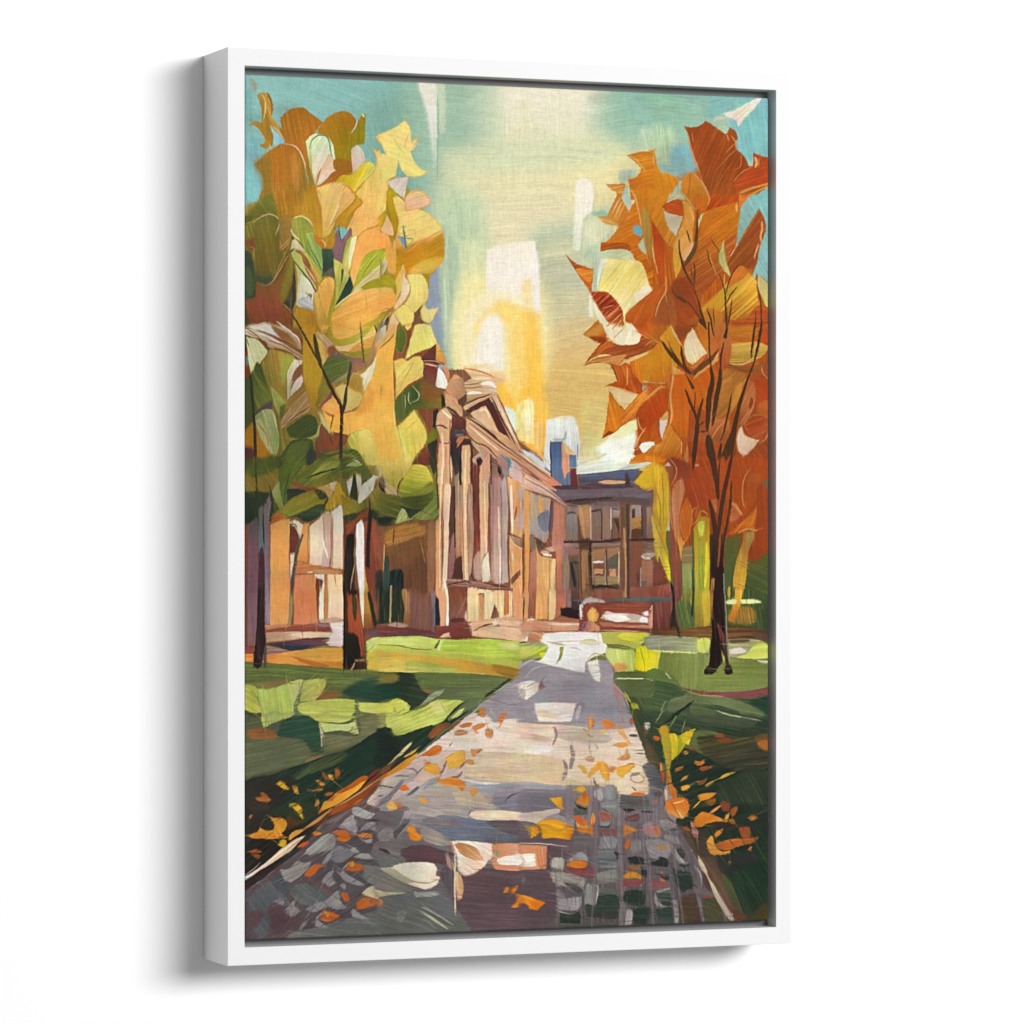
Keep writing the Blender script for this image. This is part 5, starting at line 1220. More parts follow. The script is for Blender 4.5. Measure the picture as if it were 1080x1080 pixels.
s b88c60>c09468>b08458 g=90 d=88 k=d0a878 q=.3 | 425,380! 525,380! 525,630! 470,630! 440,500
s 4c3428>6c4c34>5c3c28 g=90 d=80 | 425,470! 445,540 460,620 500,650! 440,700!
s 8c7c78>846c5c d=88 k=a09088 q=.3 | 525,430! 605,430! 600,640! 525,640!
l 3c2c2c w=14 d=-8 | 530,430 570,420 610,415
s a08474>98806c>987c6c d=88 | 610,400! 680,405! 680,640! 605,640!
l 4c3c40 w=8 | 680,410 745,412
s b4a8b0>a09090 d=88 | 690,415! 745,420! 740,470! 690,470!
s 6c4c38>5c4030 d=88 k=8c7c78 q=.3 | 685,475! 745,480! 745,640! 680,640!
s 3c2820 d=70 | 700,480! 730,480! 745,560 740,590!
s 5c4430>6c4c34>5c3c28 g=90 d=89 k=7c5c44 q=.3 | 750,350! 825,350! 820,640 825,1085! 760,1085! 755,640
s 8c6c4c>a87c58>a07048 d=89 f=1 | 770,560 805,560 805,1080 775,1080
s b09cA0>a89498>8c6c60 g=90 d=88 | 825,380! 915,380! 915,640! 825,640!
s 3c2c28 d=80 | 838,410! 860,405! 865,470 840,480!
s c89048>bc8c44 d=0 | 835,480! 915,460! 912,560! 835,560!
s 5c3424>4c2c20 d=-10 | 835,570 910,560 910,635! 830,635!
l c89080 w=8 d=89 t=0 | 830,490 828,640
s 5c4c50>4c4044 d=88 | 915,380! 945,380! 950,640! 920,640!
s a08888>b0785c>b8703c d=88 | 950,400! 990,400! 1000,640! 955,640!
# lintel
s 5c3c38>4c302c>7c6058 d=-2 k=3c2824 q=.4 | 330,650! 440,650 600,650! 740,640! 750,665! 560,660 330,665!
l b8a498 w=10 d=-2 | 530,655 600,648 680,655
l 4c2c28 w=20 d=0 t=0 | 820,645 900,645 1000,640
s a89890>9c8878>907c70 g=0 d=-3 k=b8a8a0 q=.3 | 330,670! 440,668! 440,700! 330,705!
s 8c8074>98887c>806c5c d=0 k=6c5444 q=.35 | 530,670! 750,665! 750,690 640,700 530,700!
s 3c2c20>4c3424 d=70 | 440,640! 530,630! 530,720 500,800 440,710!
# lower storey
s 7c5440>70483c>6c4434 g=90 d=89 k=8c6450 q=.25 | 320,720! 1085,700! 1085,1085! 320,1085!
s a87c58>8c6048>6c4838 g=90 d=89 k=c09068 q=.25 | 440,740! 520,720! 540,900 560,1085! 440,1085!
s a87c50>b88858 d=89 | 460,760 480,740 490,980 470,1080 445,1085
s 3c2820>4c3428 d=85 | 500,740! 530,740 545,960 555,1040! 520,1020
s 6c6054>544c44>44403c g=90 d=88 k=3c3834 q=.3 | 365,790! 440,770! 440,1085! 365,1085!
l 2c2c24 w=22 | 370,825 400,815 430,820
s b08c70>b48058>988060 g=90 d=-10 k=8c5c44 q=.3 | 540,720! 620,710 745,700! 740,740 650,800 620,800 540,810!
l f0e8dc w=16 d=0 | 540,815 580,812 628,808
s 5c6058>4c504c d=-40 | 650,790! 730,745! 730,860! 650,860!
s 7c4838 d=0 | 540,830! 640,830! 640,860! 540,860!
s dca070>e0a880 d=0 | 550,862! 625,862! 615,910! 550,905!
s e0a480 d=0 | 660,865! 720,865! 720,920! 665,920!
l 5c2c24 w=12 | 560,915 590,905 620,915
l 6c3424 w=10 | 660,880 665,920
s a08c68>988860>846c50 d=5 k=b09c78 q=.3 | 550,915! 740,920! 750,990 640,1010 560,1010!
s 2c3428 d=5 | 560,1010! 600,980 640,1010 640,1020 560,1025!
s 3c3c34 d=5 | 650,990! 740,975! 750,1015! 650,1020!
l b0a080 w=14 d=88 t=0 | 642,720 640,860 645,1010
l b0987c w=12 d=88 t=0 | 738,720 740,960
s 884838>7c4034>84443c d=89 k=944c3c q=.25 | 555,1030! 770,1020! 770,1085! 555,1085!
s 844c3c>744034 d=89 k=5c3c38 q=.3 | 825,660! 915,660! 910,1000! 825,1000!
l 4c3030 w=24 d=88 | 880,880 890,980
s 6c5854>7c6050 d=0 k=3c2c28 q=.4 | 920,660! 1000,655! 1000,720! 920,740!
s d8d0c0>b8b0a4 d=-5 f=1 | 910,760! 960,735 1005,725 1005,770 920,780
l f0ece0 w=16 d=0 | 910,770 940,785 970,785
s a0704c>a87458>8c7060 d=89 | 915,800! 995,795! 995,1000! 910,1000!
s 5c6058 d=0 | 915,960! 980,950! 985,985! 915,990!
l c0a898 w=9 d=89 t=0 | 908,860 905,1000
s 743c30>6c3428 d=-8 | 1005,800! 1085,840! 1085,960! 1005,1000!
s a0644c>98584c>884c44 g=90 d=89 k=a86c54 q=.3 | 825,1005! 1000,1000 1085,975! 1085,1085! 825,1085!
l 8c4840 w=6 d=-8 t=0 | 825,1005 1000,1000 1085,970
# long side wall left
s c0a898>b8a498>d0a480 g=0 d=88 k=9c9498 q=.3 | -10,245! 30,255 35,600! -10,600!
s e0a45c>d89858>d49454 g=90 d=89 k=c88848 q=.25 | 25,260! 60,275! 65,600 50,1085! 20,1085! 25,700
s a89c94>b89c80>a09490>a0887c g=90 d=87 k=d0a468 q=.4 | 60,280! 220,330! 215,520 190,660 120,640 80,600 60,600!
s c89860>d09c58 f=2 d=87 | 130,310 160,320 165,480 140,470
s 6c6c88>7c7c90 f=2 d=85 | 190,420 215,440 210,560 160,580 120,470
s 484060>5c4c5c d=85 | 220,360! 245,350! 240,500 225,580 205,570
s c48068>c88870>c08470 g=90 d=88 k=b07060 q=.25 | 245,355! 330,395! 335,640 320,700 230,690! 240,500
s 4c382c>6c5440 d=35 | 105,620! 190,680! 130,740! 110,690
s 7c6c60 f=1 d=80 | 60,610 90,620 105,730 80,740 65,680
s c8988c>d8b090 f=1 d=20 k=b89090 q=.3 | 140,740! 200,700 300,690 300,720 220,740 180,760
l f0d8c8 w=20 | 165,755 205,760 230,765
s dca064>dca86c>d89c64 g=90 d=89 k=e8c490 q=.3 | 105,640! 130,750 220,780 260,790! 260,1085! 110,1085! 115,850
s b47c64>a86c54 d=88 | 65,740! 110,720 115,1085! 55,1085!
l e8c898 w=26 d=89 t=0 | 245,800 238,900 232,1085
l b87850 w=6 d=89 t=0 | 215,790 208,1085
s c87c60>c47860>c07458 g=90 d=89 k=b86c54 q=.25 | 262,715! 310,705! 310,1085! 265,1085!
s 94847c>a08474>8c7468 d=89 | 310,705! 350,730 365,900 360,1085! 310,1085!
s 9c7468 d=0 f=1 | 320,690 440,720 440,750 360,760
s 6c4438>5c3830 d=89 | -10,620! 20,640! 20,700! -10,700!
T 680 480
s b44c1c>a8481c>944018>984420 g=90 d=80 c=.03 k=b85828 q=.25 | -10,-10! 955,-10! 955,700! 880,790 780,800 700,640 620,640 600,860 560,860! 480,860 490,560 450,430 400,430 360,560 350,700 280,700 200,640 200,260 150,60 -10,40!
s d87818>d08020 d=10 k=e09428 q=.3 | -10,-10! 280,-10! 270,60 200,20 120,60 -10,45!
s c89858>c08c4c d=70 | 280,-10! 335,-10! 335,90! 290,60
s a0401c>983c20 f=4 d=70 k=b05c38 q=.3 | 330,60 480,40 520,300 380,420 300,340 300,100
s 7c3828>90442c f=4 d=60 | 170,30 330,60 330,180 240,220
s e0dcd0>d0c8b8 d=0 | 145,85! 180,50! 205,90!
s 8c5038 k=b89478 q=.4 | 150,90 210,90 220,160 200,200 160,140
l d8a068 w=7 | 180,20 230,80 240,140 200,230
l c89878 w=16 f=2 d=0 | 380,80 410,75
# pale peach strip
s c08058>c88c60>b87040 g=90 d=85 k=d8a078 q=.3 | 205,260! 240,200 280,180 300,220 300,300 270,400 270,560 290,680 260,700! 220,620 200,450
s c4641c>cc7028>b05418 g=60 d=80 e=d89848 | 270,440! 300,350 325,320! 360,420 350,560 320,640 290,620! 270,540
s d0883c>d89840>c88438 g=90 d=88 k=e0b060 q=.3 | 240,590! 290,650 330,620! 290,700 280,810! 262,740
# yellow drips
s d0a82c>d4ac2c>c89c2c g=90 d=80 k=a8882c q=.3 | -10,110! 50,60! 80,50 150,90 185,180 190,400 160,620 180,760 200,1000! 150,880 100,700 60,500 60,250 -10,230!
s dcb030>d8b834>c8a830 d=88 k=e0cc48 q=.4 | 60,70! 130,90 180,200 180,400 150,620 110,500 80,300
s e0c838>d8c830>d8cc38 g=90 d=75 k=b09c2c q=.3 | 50,450! 80,500 120,620 160,720 190,860 200,985! 150,880 110,780 100,815! 70,740 60,600
s e0d048 d=80 f=1 | 55,460 110,560 130,780 100,760 70,640
l a0842c w=8 d=80 | 80,240 120,400 110,540
l 98802c w=7 d=80 | 130,120 140,300 140,520
l 98802c w=7 d=75 | 60,460 110,600 170,760
# mauve-brown strip
s 7c4438>8c4c3c>844838>74443c g=90 d=88 k=9c5c4c q=.3 | 190,260! 205,420 225,620 260,740 290,1085! 225,1085! 200,800 190,500
l d8b098 w=5 | 195,240 195,400 210,560
s 743c30>6c382c d=0 | 60,820 150,880 180,985! 60,990!
s b87c64>a87060 d=89 | -10,800! 60,800! 60,985! -10,985!
s 9c5c48>94544c>84483c d=89 k=a86450 q=.3 | -10,1020! 60,1000 200,970! 200,1085! -10,1085!
s 201c1c d=88 | 190,950! 215,1000 230,1085! 205,1085!
s 84849c>5c4c5c d=5 | -10,280! 50,290! 60,380! -10,370!
s a8888c>7c6464 d=88 | -10,390! 40,400! 60,620! -10,640!
s 5c3c34>8c7468 d=0 k=b0a098 q=.3 | -10,660! 60,650! 80,740! -10,740!
l f0ece0 w=16 d=0 | 0,785 25,783 45,788
# mid green and yellow panel
s 7c7c48>8c9458>7c8c44 g=90 d=88 k=98a068 q=.3 | 280,800! 360,760! 360,1085! 290,1085!
s 8c7454>84744c d=0 | 290,700! 360,690! 360,820! 280,820!
l a8a080 w=6 d=0 | 290,765 360,760
l 3c5c38 w=20 d=88 t=0 | 368,880 362,1085
s b89c2c>b89828>b8a434>a09c34 g=90 d=89 k=9c8828 q=.4 | 370,560! 420,470 490,480! 500,700 495,880 485,1085! 380,1085! 375,800
s 8c8c34>7c8c38 d=89 f=3 k=a8a83c q=.3 | 405,640 440,640 450,1080 410,1080
l d0c438 w=26 d=89 | 470,660 470,860 455,1000
s d0e058>dce860>c8d850 g=90 d=80 | 400,515! 430,500 458,505! 445,600 435,622! 410,590
l c8a050 w=8 | 360,530 400,490 405,450
l c8b068 w=8 | 410,440 440,425 480,460
l d89858 w=7 | 360,450 370,410 400,400 400,380
l a88c2c w=16 d=80 | 415,430 420,500
# green right
s 486030>506430>4c5c30>4c5c34 g=90 d=88 k=3c5428 q=.3 | 605,650! 700,600! 740,620 700,800 690,1085! 600,1085!
s 48602c>46582c>405428 g=90 d=20 k=586c34 q=.3 | 760,800! 830,800 955,700! 955,1085! 740,1085!
s 6c6850 f=3 | 900,200 945,190 950,240 920,260
s b08034>b8943c>c89838>d09c3c g=90 d=95 k=d8b048 q=.35 | 750,580! 830,590! 820,660 790,720 770,900 750,1085! 680,1085! 670,950 700,780 740,660
s a8a058>98904c d=90 f=2 | 770,600 830,590 810,690 780,700
s c06428>cc7028>b85018 g=90 d=-60 k=d08430 q=.3 | 610,610! 700,540 780,470 850,390! 850,450 830,540 850,570! 780,560 700,590 
s cc7420>d87c1c d=-70 | 760,540 800,470 850,400! 830,500 800,550
s b8602c>ac5020>a44818 f=5 d=80 | 790,150 880,160 860,300 780,440 740,440 770,300
s b86c40>b46034>c48050 d=45 k=c88c60 q=.3 | 640,360! 700,370 740,450! 680,500 640,500
l e0a860 w=10 | 660,360 700,400 745,460
l e0a458 w=9 | 800,100 750,190 740,300 755,400
l e0a858 w=14 | 710,590 780,560 850,575
l d89040 w=9 | 850,390 830,460 800,540
s a0461f>94401c>8c3c1c d=88 | 860,240 955,300 955,690 880,780 800,790 800,700 860,560
# trunk dark strands
s 3c241c>2c1c18>24181a g=90 d=88 k=4c2c24 q=.3 | 490,600! 610,600! 600,700 595,900 605,1085! 495,1085! 495,880
s 8c4828 d=88 f=1 | 555,350 580,340 575,700 555,860 548,600
s 7c3c28 d=88 f=1 | 525,560 550,560 550,860 535,860
s b8643c>c0744c d=70 | 500,340! 550,330! 545,430 520,400
l 2c2420 w=60 d=80 t=2 | 505,-10 530,120 555,340
l 2c2420 w=40 d=88 t=1 | 490,340 520,480 540,640 530,900
l 2c2420 w=24 d=100 t=3 | 575,0 560,150 555,320
l 302420 w=34 d=100 t=1 | 665,-10 620,200 580,400 555,640
l 2c241c w=20 d=98 t=1 | 660,200 645,400 600,640 580,760
l 2c201c w=34 d=95 t=2 | 375,-10 365,120 
l 2c2420 w=44 d=95 t=2 | 620,-10 615,40
l 54382c w=7 d=98 | 600,560 585,680
s 2a1a18 d=88 | 530,850! 600,850! 605,1085! 535,1085!
s a06c40>ac7448 d=88 | 505,940! 532,930! 520,1085! 495,1085!
l 8c8c78 w=7 d=88 t=0 | 598,900 606,1085
s e8ecc0 | 730,-10! 770,-10! 745,22!

# ---------- fifth row ----------
T 250 620
s 6c3828>704434 d=88 | 50,-10! 90,-10! 100,440 50,500!
s 6c4c5c>785864>7c5c54 g=90 d=88 k=5c4050 q=.3 | 75,-10! 160,-10! 155,300 140,440! 80,440!
s 7c6480>887090>746078 d=88 k=9c849c q=.3 | 210,-10! 255,-10! 255,200 245,270! 215,290!
s d89858>d89454>dc9c64 g=90 d=89 k=c88848 q=.25 | 255,-10! 410,-10! 400,100 395,290! 250,290!
s cc8050>c87c50>cc8058 g=90 d=89 k=b86c44 q=.25 | 430,-10! 600,-10! 620,270! 430,285!
s 6c3c28>8c4c34 d=88 | 595,-10! 620,-10! 618,180 622,270! 612,260 605,120
s dcd4b8>e0dcc4 d=89 | 625,-10! 660,-10! 660,240! 622,250!
s c07c48 d=89 | 660,-10! 690,-10! 690,230! 662,235!
s e4c8a4>e8d0b4>e0c4a8 g=90 d=89 k=d8a880 q=.3 | 690,-10! 805,-10! 808,240! 690,240!
s 8c7c54>a8905c d=89 k=4c5444 q=.4 | 400,-10! 430,-10! 420,200 410,300! 365,305 385,260 395,150
# terrace steps
s 9c5c48>884434>7c4438 d=-2 g=90 k=b87c60 q=.35 | 210,290! 400,280 620,285! 735,315! 600,330 400,330 250,335 210,330!
s c89068>a86040 d=-3 | 215,285! 340,275 420,290 300,310 210,325!
s 8c6c7c d=0 f=1 | 560,270! 680,275! 720,285 640,295
s c4a088 d=-3 | 620,240! 740,225 805,235! 805,260! 640,265
s d4bcb0>d8c4bc>d8c8c4 g=0 d=-3 k=e0d4cc q=.3 | 700,265! 808,255! 808,450! 700,440! 660,420! 700,400 640,390 720,340!
s b88c70>c8a888>d4b8a0 g=0 d=-3 k=a07860 q=.3 | 215,335! 400,330 600,335 720,335! 700,370 500,385 350,400 220,415!
s d0b48c>dcc0a0 d=-5 f=1 | 400,350 600,340 700,345 640,370 500,378
s 3c3040>54384c>5c3c3c g=-30 d=-2 k=6c4c58 q=.3 | 215,430! 350,410 540,385 690,375! 700,390 640,400 700,430! 600,450 500,475 400,475 300,450!
s 2c3448 d=5 f=1 | 320,440 440,440 560,440 500,470 400,472
s a88478>8c5c58>986c60 d=2 k=b89488 q=.3 | 215,445! 300,455 400,480 480,490! 300,505 215,500!
s 7c3c2c>8c4c3c d=0 | 50,440! 150,440! 215,500! 50,500!
s d88840>d89048>cc8c40>c08030 g=0 d=5 k=e0a858 q=.3 | 50,500! 250,505 420,480 600,460 808,445! 808,615! 500,590 300,580 50,560!
s c49440>d0a04c d=3 k=b88838 q=.3 | 420,510! 600,460 808,450! 808,560 600,550
s b87038>a86430 d=12 | 400,515! 500,540 700,590 600,595 480,560!
# meadow
s 5c6c38>586438>50603c>4c5834 g=90 d=3 a=.06 k=6c7c40 q=.3 | 50,560! 400,580 600,600 1085,635! 1085,1085! 50,1085!
s 285034>204430 f=8 d=5 | 920,710 1085,690 1085,860 960,850 800,800
s 7c5838>8c5c38 f=6 d=5 | 620,800 760,790 760,850 640,850
s 7c6840 f=5 d=8 | 100,750 300,700 400,720 300,760 150,770
s 305030>204030 f=5 d=0 | 440,1000 560,980 640,1040 640,1085 400,1085
s 34402c f=4 | 60,940 190,950 200,1085 60,1085
# trunks
s 2c1c20>302022>2c1c20 g=90 d=88 k=4c3438 q=.3 | 155,-10! 210,-10! 210,300 220,400 205,480 185,600! 155,615! 125,590 135,440 150,300
s 4c4848 d=88 | 202,450! 222,440! 220,605! 205,605!
s 4c2c20>301c18>4c3024 g=0 d=88 k=241c14 q=.3 | 805,-10! 910,-10! 950,200 975,500 985,620! 880,625 805,620! 815,300
s 8c4028>9c4c30>7c3c28 g=90 d=82 k=a8583c q=.3 | 835,20! 850,60 870,40 915,50 940,200 960,350 975,530! 930,500 920,380 880,340 850,370 840,200
s 24201a>1c1a14 d=75 f=1 | 820,340! 870,350 920,400 935,500 910,560 860,600! 820,580
s 3c4424>34381f d=88 | 870,40! 910,100 900,250 880,200
s 1c1c14 | 845,-10! 910,-10! 905,50 885,60 860,40
l 141410 w=12 d=89 t=0 | 812,-10 815,300 812,600
s a89c78>5c3424 d=0 | 890,545! 970,540! 970,560 910,565
l a88c6c w=12 | 895,565 880,600 860,625
s d0c498>e0dcc8>c8bc90 d=88 | 925,-10! 965,-10! 970,160 960,310! 940,200
s b07830>a87c38>7c4428 g=90 d=88 k=4c4424 q=.35 | 965,-10! 1000,-10! 1030,240 1035,320! 960,310!
s 7c4434>8c4c3c>743c30 d=88 | 1000,-10! 1085,-10! 1085,320! 1030,320!
s 283020 d=86 | 990,40! 1010,30 1060,250 1060,310! 1040,300
s 5c3c44>74585c d=0 | 965,310! 1085,320! 1085,375! 970,360!
s c4d080>ccd870>b8bc50 d=0 | 980,410! 1020,380 1085,372! 1085,640! 990,625! 985,470
s c8b848>d0ac48 d=5 f=3 | 990,500 1085,470 1085,600 1000,620
l a8a068 w=8 | 990,480 1030,450 1040,430
# green lit patches
s b8b85c>a8ac48>b4b860 g=0 d=30 k=c8c870 q=.3 | 65,735! 100,735 150,765 160,850 185,945! 130,950 50,920! 50,780
l 8c7c40 w=6 | 90,790 130,800 160,860
s a8b45c>a4b458>acb860 g=0 d=80 k=b4c06c q=.3 | 150,765! 240,765 340,740 420,710 500,700! 490,760 460,860 430,920 440,960! 330,1010 200,1065! 185,960
s b8b870 d=-5 f=2 | 420,715 500,702 480,800 430,860 400,780
s a8a858>b4b460>a8a454 g=0 d=-40 k=988c48 q=.3 | 510,705! 600,690 665,695 675,740! 640,800 590,860! 480,865! 490,780
l c0b868 w=8 | 540,730 600,710 630,760 590,830 530,850
l 706c60 w=12 | 500,710 475,800 440,880 440,930 490,970
s b0b458>b4b85c>a8b050 g=0 d=2 k=c8c878 q=.3 | 460,900! 500,870 640,850 780,840 890,850! 895,930 860,980 800,1010 640,1010 560,980 480,950
s a8b868>b4c078 d=5 | 600,1000! 700,1010 800,1005 880,975 905,1000 900,1085! 640,1085! 
s b4bc58>c0c468 d=2 | 910,870! 1085,875! 1085,955! 1000,950 930,930
l 6c6850 w=16 d=88 t=0 | 912,865 915,1000 930,1085
s 6c7048>747850 d=0 f=2 | 930,950! 1085,965! 1085,1085! 940,1085!
s 1c3828>204430>28482c g=0 d=-15 f=1 | 330,1085! 420,1010 520,985 590,1010 620,1050 625,1085!
T 400 620
s 7c5044>7c5448>744c40 g=90 d=89 a=.05 k=8c6050 q=.25 | 180,-10! 430,-10! 420,340 240,320 180,310!
s 1c2820>243424>28301f g=0 d=89 k=6c5c38 q=.3 | -10,-10! 190,-10! 200,240 170,290 80,290 60,270 -10,280!
l a88c68 w=14 d=89 t=0 | 90,-10 82,260
s 9c7044>7c5838 d=88 f=1 k=b09878 q=.3 | 170,20 220,30 232,200 225,290 180,300 190,150
s a88470 f=3 d=0 | 70,275 150,265 220,290 160,310 90,300
s 743c3c>643434>5c4c58 g=90 d=3 k=8c5448 q=.3 | -10,285! 250,310 430,340 430,380! 250,370 -10,370!
s 9c7c78>746070>6c5868 g=90 d=89 | 390,-10! 430,-10! 430,350! 400,330!
s 202830 d=88 | 425,60! 450,80 465,290! 425,280!
s dca074>e0a47c>dca080 g=90 d=89 k=d09068 q=.25 | 430,-10! 500,-10! 520,100 500,300! 465,300! 450,90 430,50
s e8e0c8>ece8d8 d=88 g=90 | 490,-10! 520,-10! 530,130 525,300! 505,300! 510,100
s 74402c>7c4834>885c50>7c4038 g=90 d=80 k=945c4c q=.3 | 525,-10! 670,-10! 665,240 660,290! 530,290!
l a8705c w=7 | 600,200 640,120 660,60
s dcbc98 | 645,210 665,180 668,250 650,240
s 54302c d=0 f=1 | 540,235 640,230 650,255 540,260
s 7c4438>743c34>6c382f g=90 d=0 | 410,300! 530,290 680,280 700,340 715,370! 600,385 430,385!
s dcb090>dcb098 d=-20 | 460,380! 480,355 530,335! 540,380!
# cream wall
s e0c490>e4c898>d8b888 g=90 d=89 k=ecd8b0 q=.3 | 668,-10! 1010,-10! 1015,220! 760,260! 668,260!
s ecd4a4>e8cc98 d=89 | 670,0! 745,0! 745,245! 668,258!
s c8885c>d4986c d=89 | 755,50! 800,60! 790,250! 755,245!
l 8c5c44 w=14 | 750,50 780,45 800,65
s ecd4a8>e8cca0 d=89 | 800,30! 870,30! 850,230! 800,240!
s c47c50>b86c48 d=89 | 950,20! 985,20! 985,200! 945,210!
l d8a470 w=8 d=89 t=0 | 900,40 900,180
l 7c5444 w=14 d=0 t=0 | 750,0 850,10 1010,15
s d8946c>dc9c70 d=89 | 1010,-10! 1085,-10! 1085,250! 1020,220!
s 5c3c34>8c5c4c d=80 f=1 | 875,120! 900,180 910,230! 880,240 845,240!
s c89c78>d0a884>d8b494>c8a484 g=90 d=0 k=dcc0a0 q=.35 | 670,270! 760,250 850,235 1020,225 1085,250! 1085,410! 900,385 710,370! 690,300
s d8b894>d4b08c d=15 f=1 | 760,350 900,300 1050,310 1085,400 900,380
l 6c4438 w=14 | 720,325 790,290 870,270
l 7c5040 w=14 | 880,270 915,295
l a87c64 w=6 | 720,300 900,290 1080,300
s ecd0b4 d=40 | 860,265 885,240 905,270 880,285
# lit grass band
s c4cc68>b4bc54>a8ac50 g=90 d=3 k=b0a040 q=.3 | -10,380! 280,365 420,385! 600,395 800,390 1085,410! 1085,640! 700,650 400,640 -10,635!
s c8d474>ccd878>c0c860 g=0 d=3 | -10,385! 150,385 300,370 400,390! 440,400 420,460 300,470 150,440 -10,430!
s d0d480 d=88 f=1 | 440,400! 480,395 470,450 440,480
l 4c5030 w=16 | 460,395 440,430 425,460
l 787c3c w=9 d=5 | 0,430 150,440 280,465 400,470
s a8bc4c>b4c850>a4b848 g=0 d=3 k=c8d468 q=.3 f=2 | 480,410 700,390 900,395 1085,420! 1085,560! 900,530 700,520 500,480
s c4c880 f=3 d=3 | 900,430 980,420 1085,440 1040,470 940,460
s d0ac50>c8a044>a88034 g=0 d=5 k=b88c38 q=.35 f=3 | -10,470! 200,500 400,520 600,540 900,600 1085,640! 1085,690! 800,660 500,620 200,560 -10,520!
s a4a44c>b0b058 d=3 f=3 k=c0c070 q=.3 | 190,570 350,560 600,620 500,640 200,630
s c8b050>d0b858 d=0 f=2 | -10,530 160,550 180,630 -10,635
s a07c30>946c2c f=2 d=10 | 860,580 1000,600 1085,640 1000,680 900,650
l e0d088 w=7 d=2 | 0,632 400,640 800,655
# shaded grass
s 64703c>5c6c3c>586840>64744c g=60 d=5 k=6c7840 q=.25 | 270,640! 600,645 800,660 1000,685! 900,760 820,810 700,900! 450,840 380,800! 330,770
s 2c4028>203824>2c4028 g=0 d=10 k=385030 q=.3 | -10,640! 260,645! 320,770 390,810! 320,880 235,935! 210,880 100,840 -10,860!
s 7c7038>6c6030 d=-5 f=5 | -10,655 120,650 140,700 60,740 -10,740
s 184028>144830 f=5 d=0 | -10,740 100,730 160,790 60,850 -10,850
s 8c6040 d=0 f=1 | 340,770! 400,780 400,795 350,795
s 8c9878>7c8c64 d=-40 k=a8b090 q=.4 | 320,880! 400,800 480,770 480,800 400,850 330,890!
l 4c5c30 w=6 | 330,770 420,760 480,775
l 303c24 w=24 d=-35 | 1000,690 900,760 800,830
l c8c8a0 w=7 | 1050,690 960,740 870,800
# lit patches
s a8b050>c4cc58>bcc45c g=60 d=-10 k=d0d874 q=.35 | -10,890! 60,870 110,845 150,840 215,880 230,925 170,960 80,970 -10,965!
s d0d460 d=-5 f=2 | -10,910 80,890 100,940 -10,950
l 788048 w=7 | 110,900 130,950 190,920
s c0c864>b4bc54>b4bc5c>a8b054 g=0 d=-25 c=.03 k=d0d480 q=.35 | 50,1005! 150,970 300,920 400,870 450,848 600,850 640,860! 560,930 490,1010 400,1040 200,1085! 60,1085!
s d0d080 d=-25 f=2 k=a8b050 q=.4 | 380,880 450,860 500,900 520,960 480,1000 420,950
l 8c9440 w=6 | 460,870 500,930 520,960
l 8c9440 w=6 | 100,1040 250,980 400,900
s 5c6c40>687c50 d=-42 k=88986c q=.3 | 520,990! 580,920 680,840 800,840! 700,930 600,1010 530,1030!
l 2c3420 w=16 | 505,1000 560,940 640,870
s c8d080>bcc468 d=-30 | 545,980! 600,930 650,910! 620,960 560,1000
l 2c3420 w=10 | 520,1030 620,1000 700,930
l a8b098 w=10 | 620,1020 720,940 800,860
s 505c34>44522f d=-35 | 400,1040! 520,1020 600,1030! 500,1085! 180,1085!
s 2c2c20 d=0 f=1 | -10,1060 60,1060 100,1085 -10,1085
s a05028>8c4828 d=-40 f=2 | 480,1040 600,1010 620,1050 560,1085 420,1085
# path grey-mauve
s 98909c>938a98>8f8694 g=90 d=-3 a=.03 k=a49ca4 q=.2 | 1085,660! 960,740 860,820 800,860 750,900 820,980 900,1020 1000,1000 1085,1000!
s d8c8c4>dcd0cc>c8b0a4 d=-30 k=ece4dc q=.3 | 640,1010! 720,950 800,980 860,1040 880,1085! 540,1085!
s dccabc>e0d0c4 d=-5 | 900,1085! 960,1030 1085,1005! 1085,1085!
s c06838 d=-30 | 605,1050! 640,1030 700,1030 690,1045 620,1065
s c46c34 d=-20 | 710,1060! 760,1035 800,1040 780,1060 730,1078
s c46430 d=50 | 740,960! 790,950 805,970 770,980
s c06c3c d=-30 | 750,920! 790,905 810,930 780,945
s c87038>b86030 d=-45 | 900,990! 930,950 960,950 950,990 920,1025 895,1020
l c06430 w=8 | 920,1020 905,1050 890,1070
l d89060 w=26 f=3 | 660,1000 720,1000
s c87840 | 820,1065 845,1065 850,1085 820,1085
l c87850 w=8 | 840,880 860,870
l 68606c w=5 | 830,840 900,860 1000,890 1080,870
l b8a0a0 w=12 | 840,900 860,960 900,1000
T 550 620
s 8c5040>7c4438>84503c d=89 k=9c6450 q=.3 | 265,-10! 1085,-10! 1085,120! 265,230!
s c49868>d8a468>c89060 g=0 d=89 k=b07850 q=.3 | -10,-10! 60,-10! 60,240! -10,240!
l 4c3428 w=12 d=88 | 18,70 16,240
s a86c54>8c5444 d=89 | 60,-10! 110,-10! 110,240! 50,240!
s dc9c60>dca468>dc9c5c g=90 d=89 k=e8b880 q=.25 | 110,-10! 205,-10! 200,240! 105,240!
s ecccA0>e0b480 d=89 g=90 | 210,-10! 265,-10! 260,200 245,250! 205,245!
s c47c60>b87058>b07050 d=89 g=90 | 265,-10! 335,-10! 335,150 280,220 255,240!
s 9c807c>8c7068 d=88 k=745c60 q=.3 | 335,-10! 375,-10! 390,150 345,150!
s 5c4038>44302c d=88 | 375,-10! 440,-10! 440,170! 380,170!
s 6c5840>7c6040 f=1 d=80 | 445,-10 500,-10 510,60 470,80
s 2c1c20 d=0 | 295,155! 440,155 440,240! 300,210!
s 44303c d=88 | 380,100! 450,100! 445,180! 385,160!
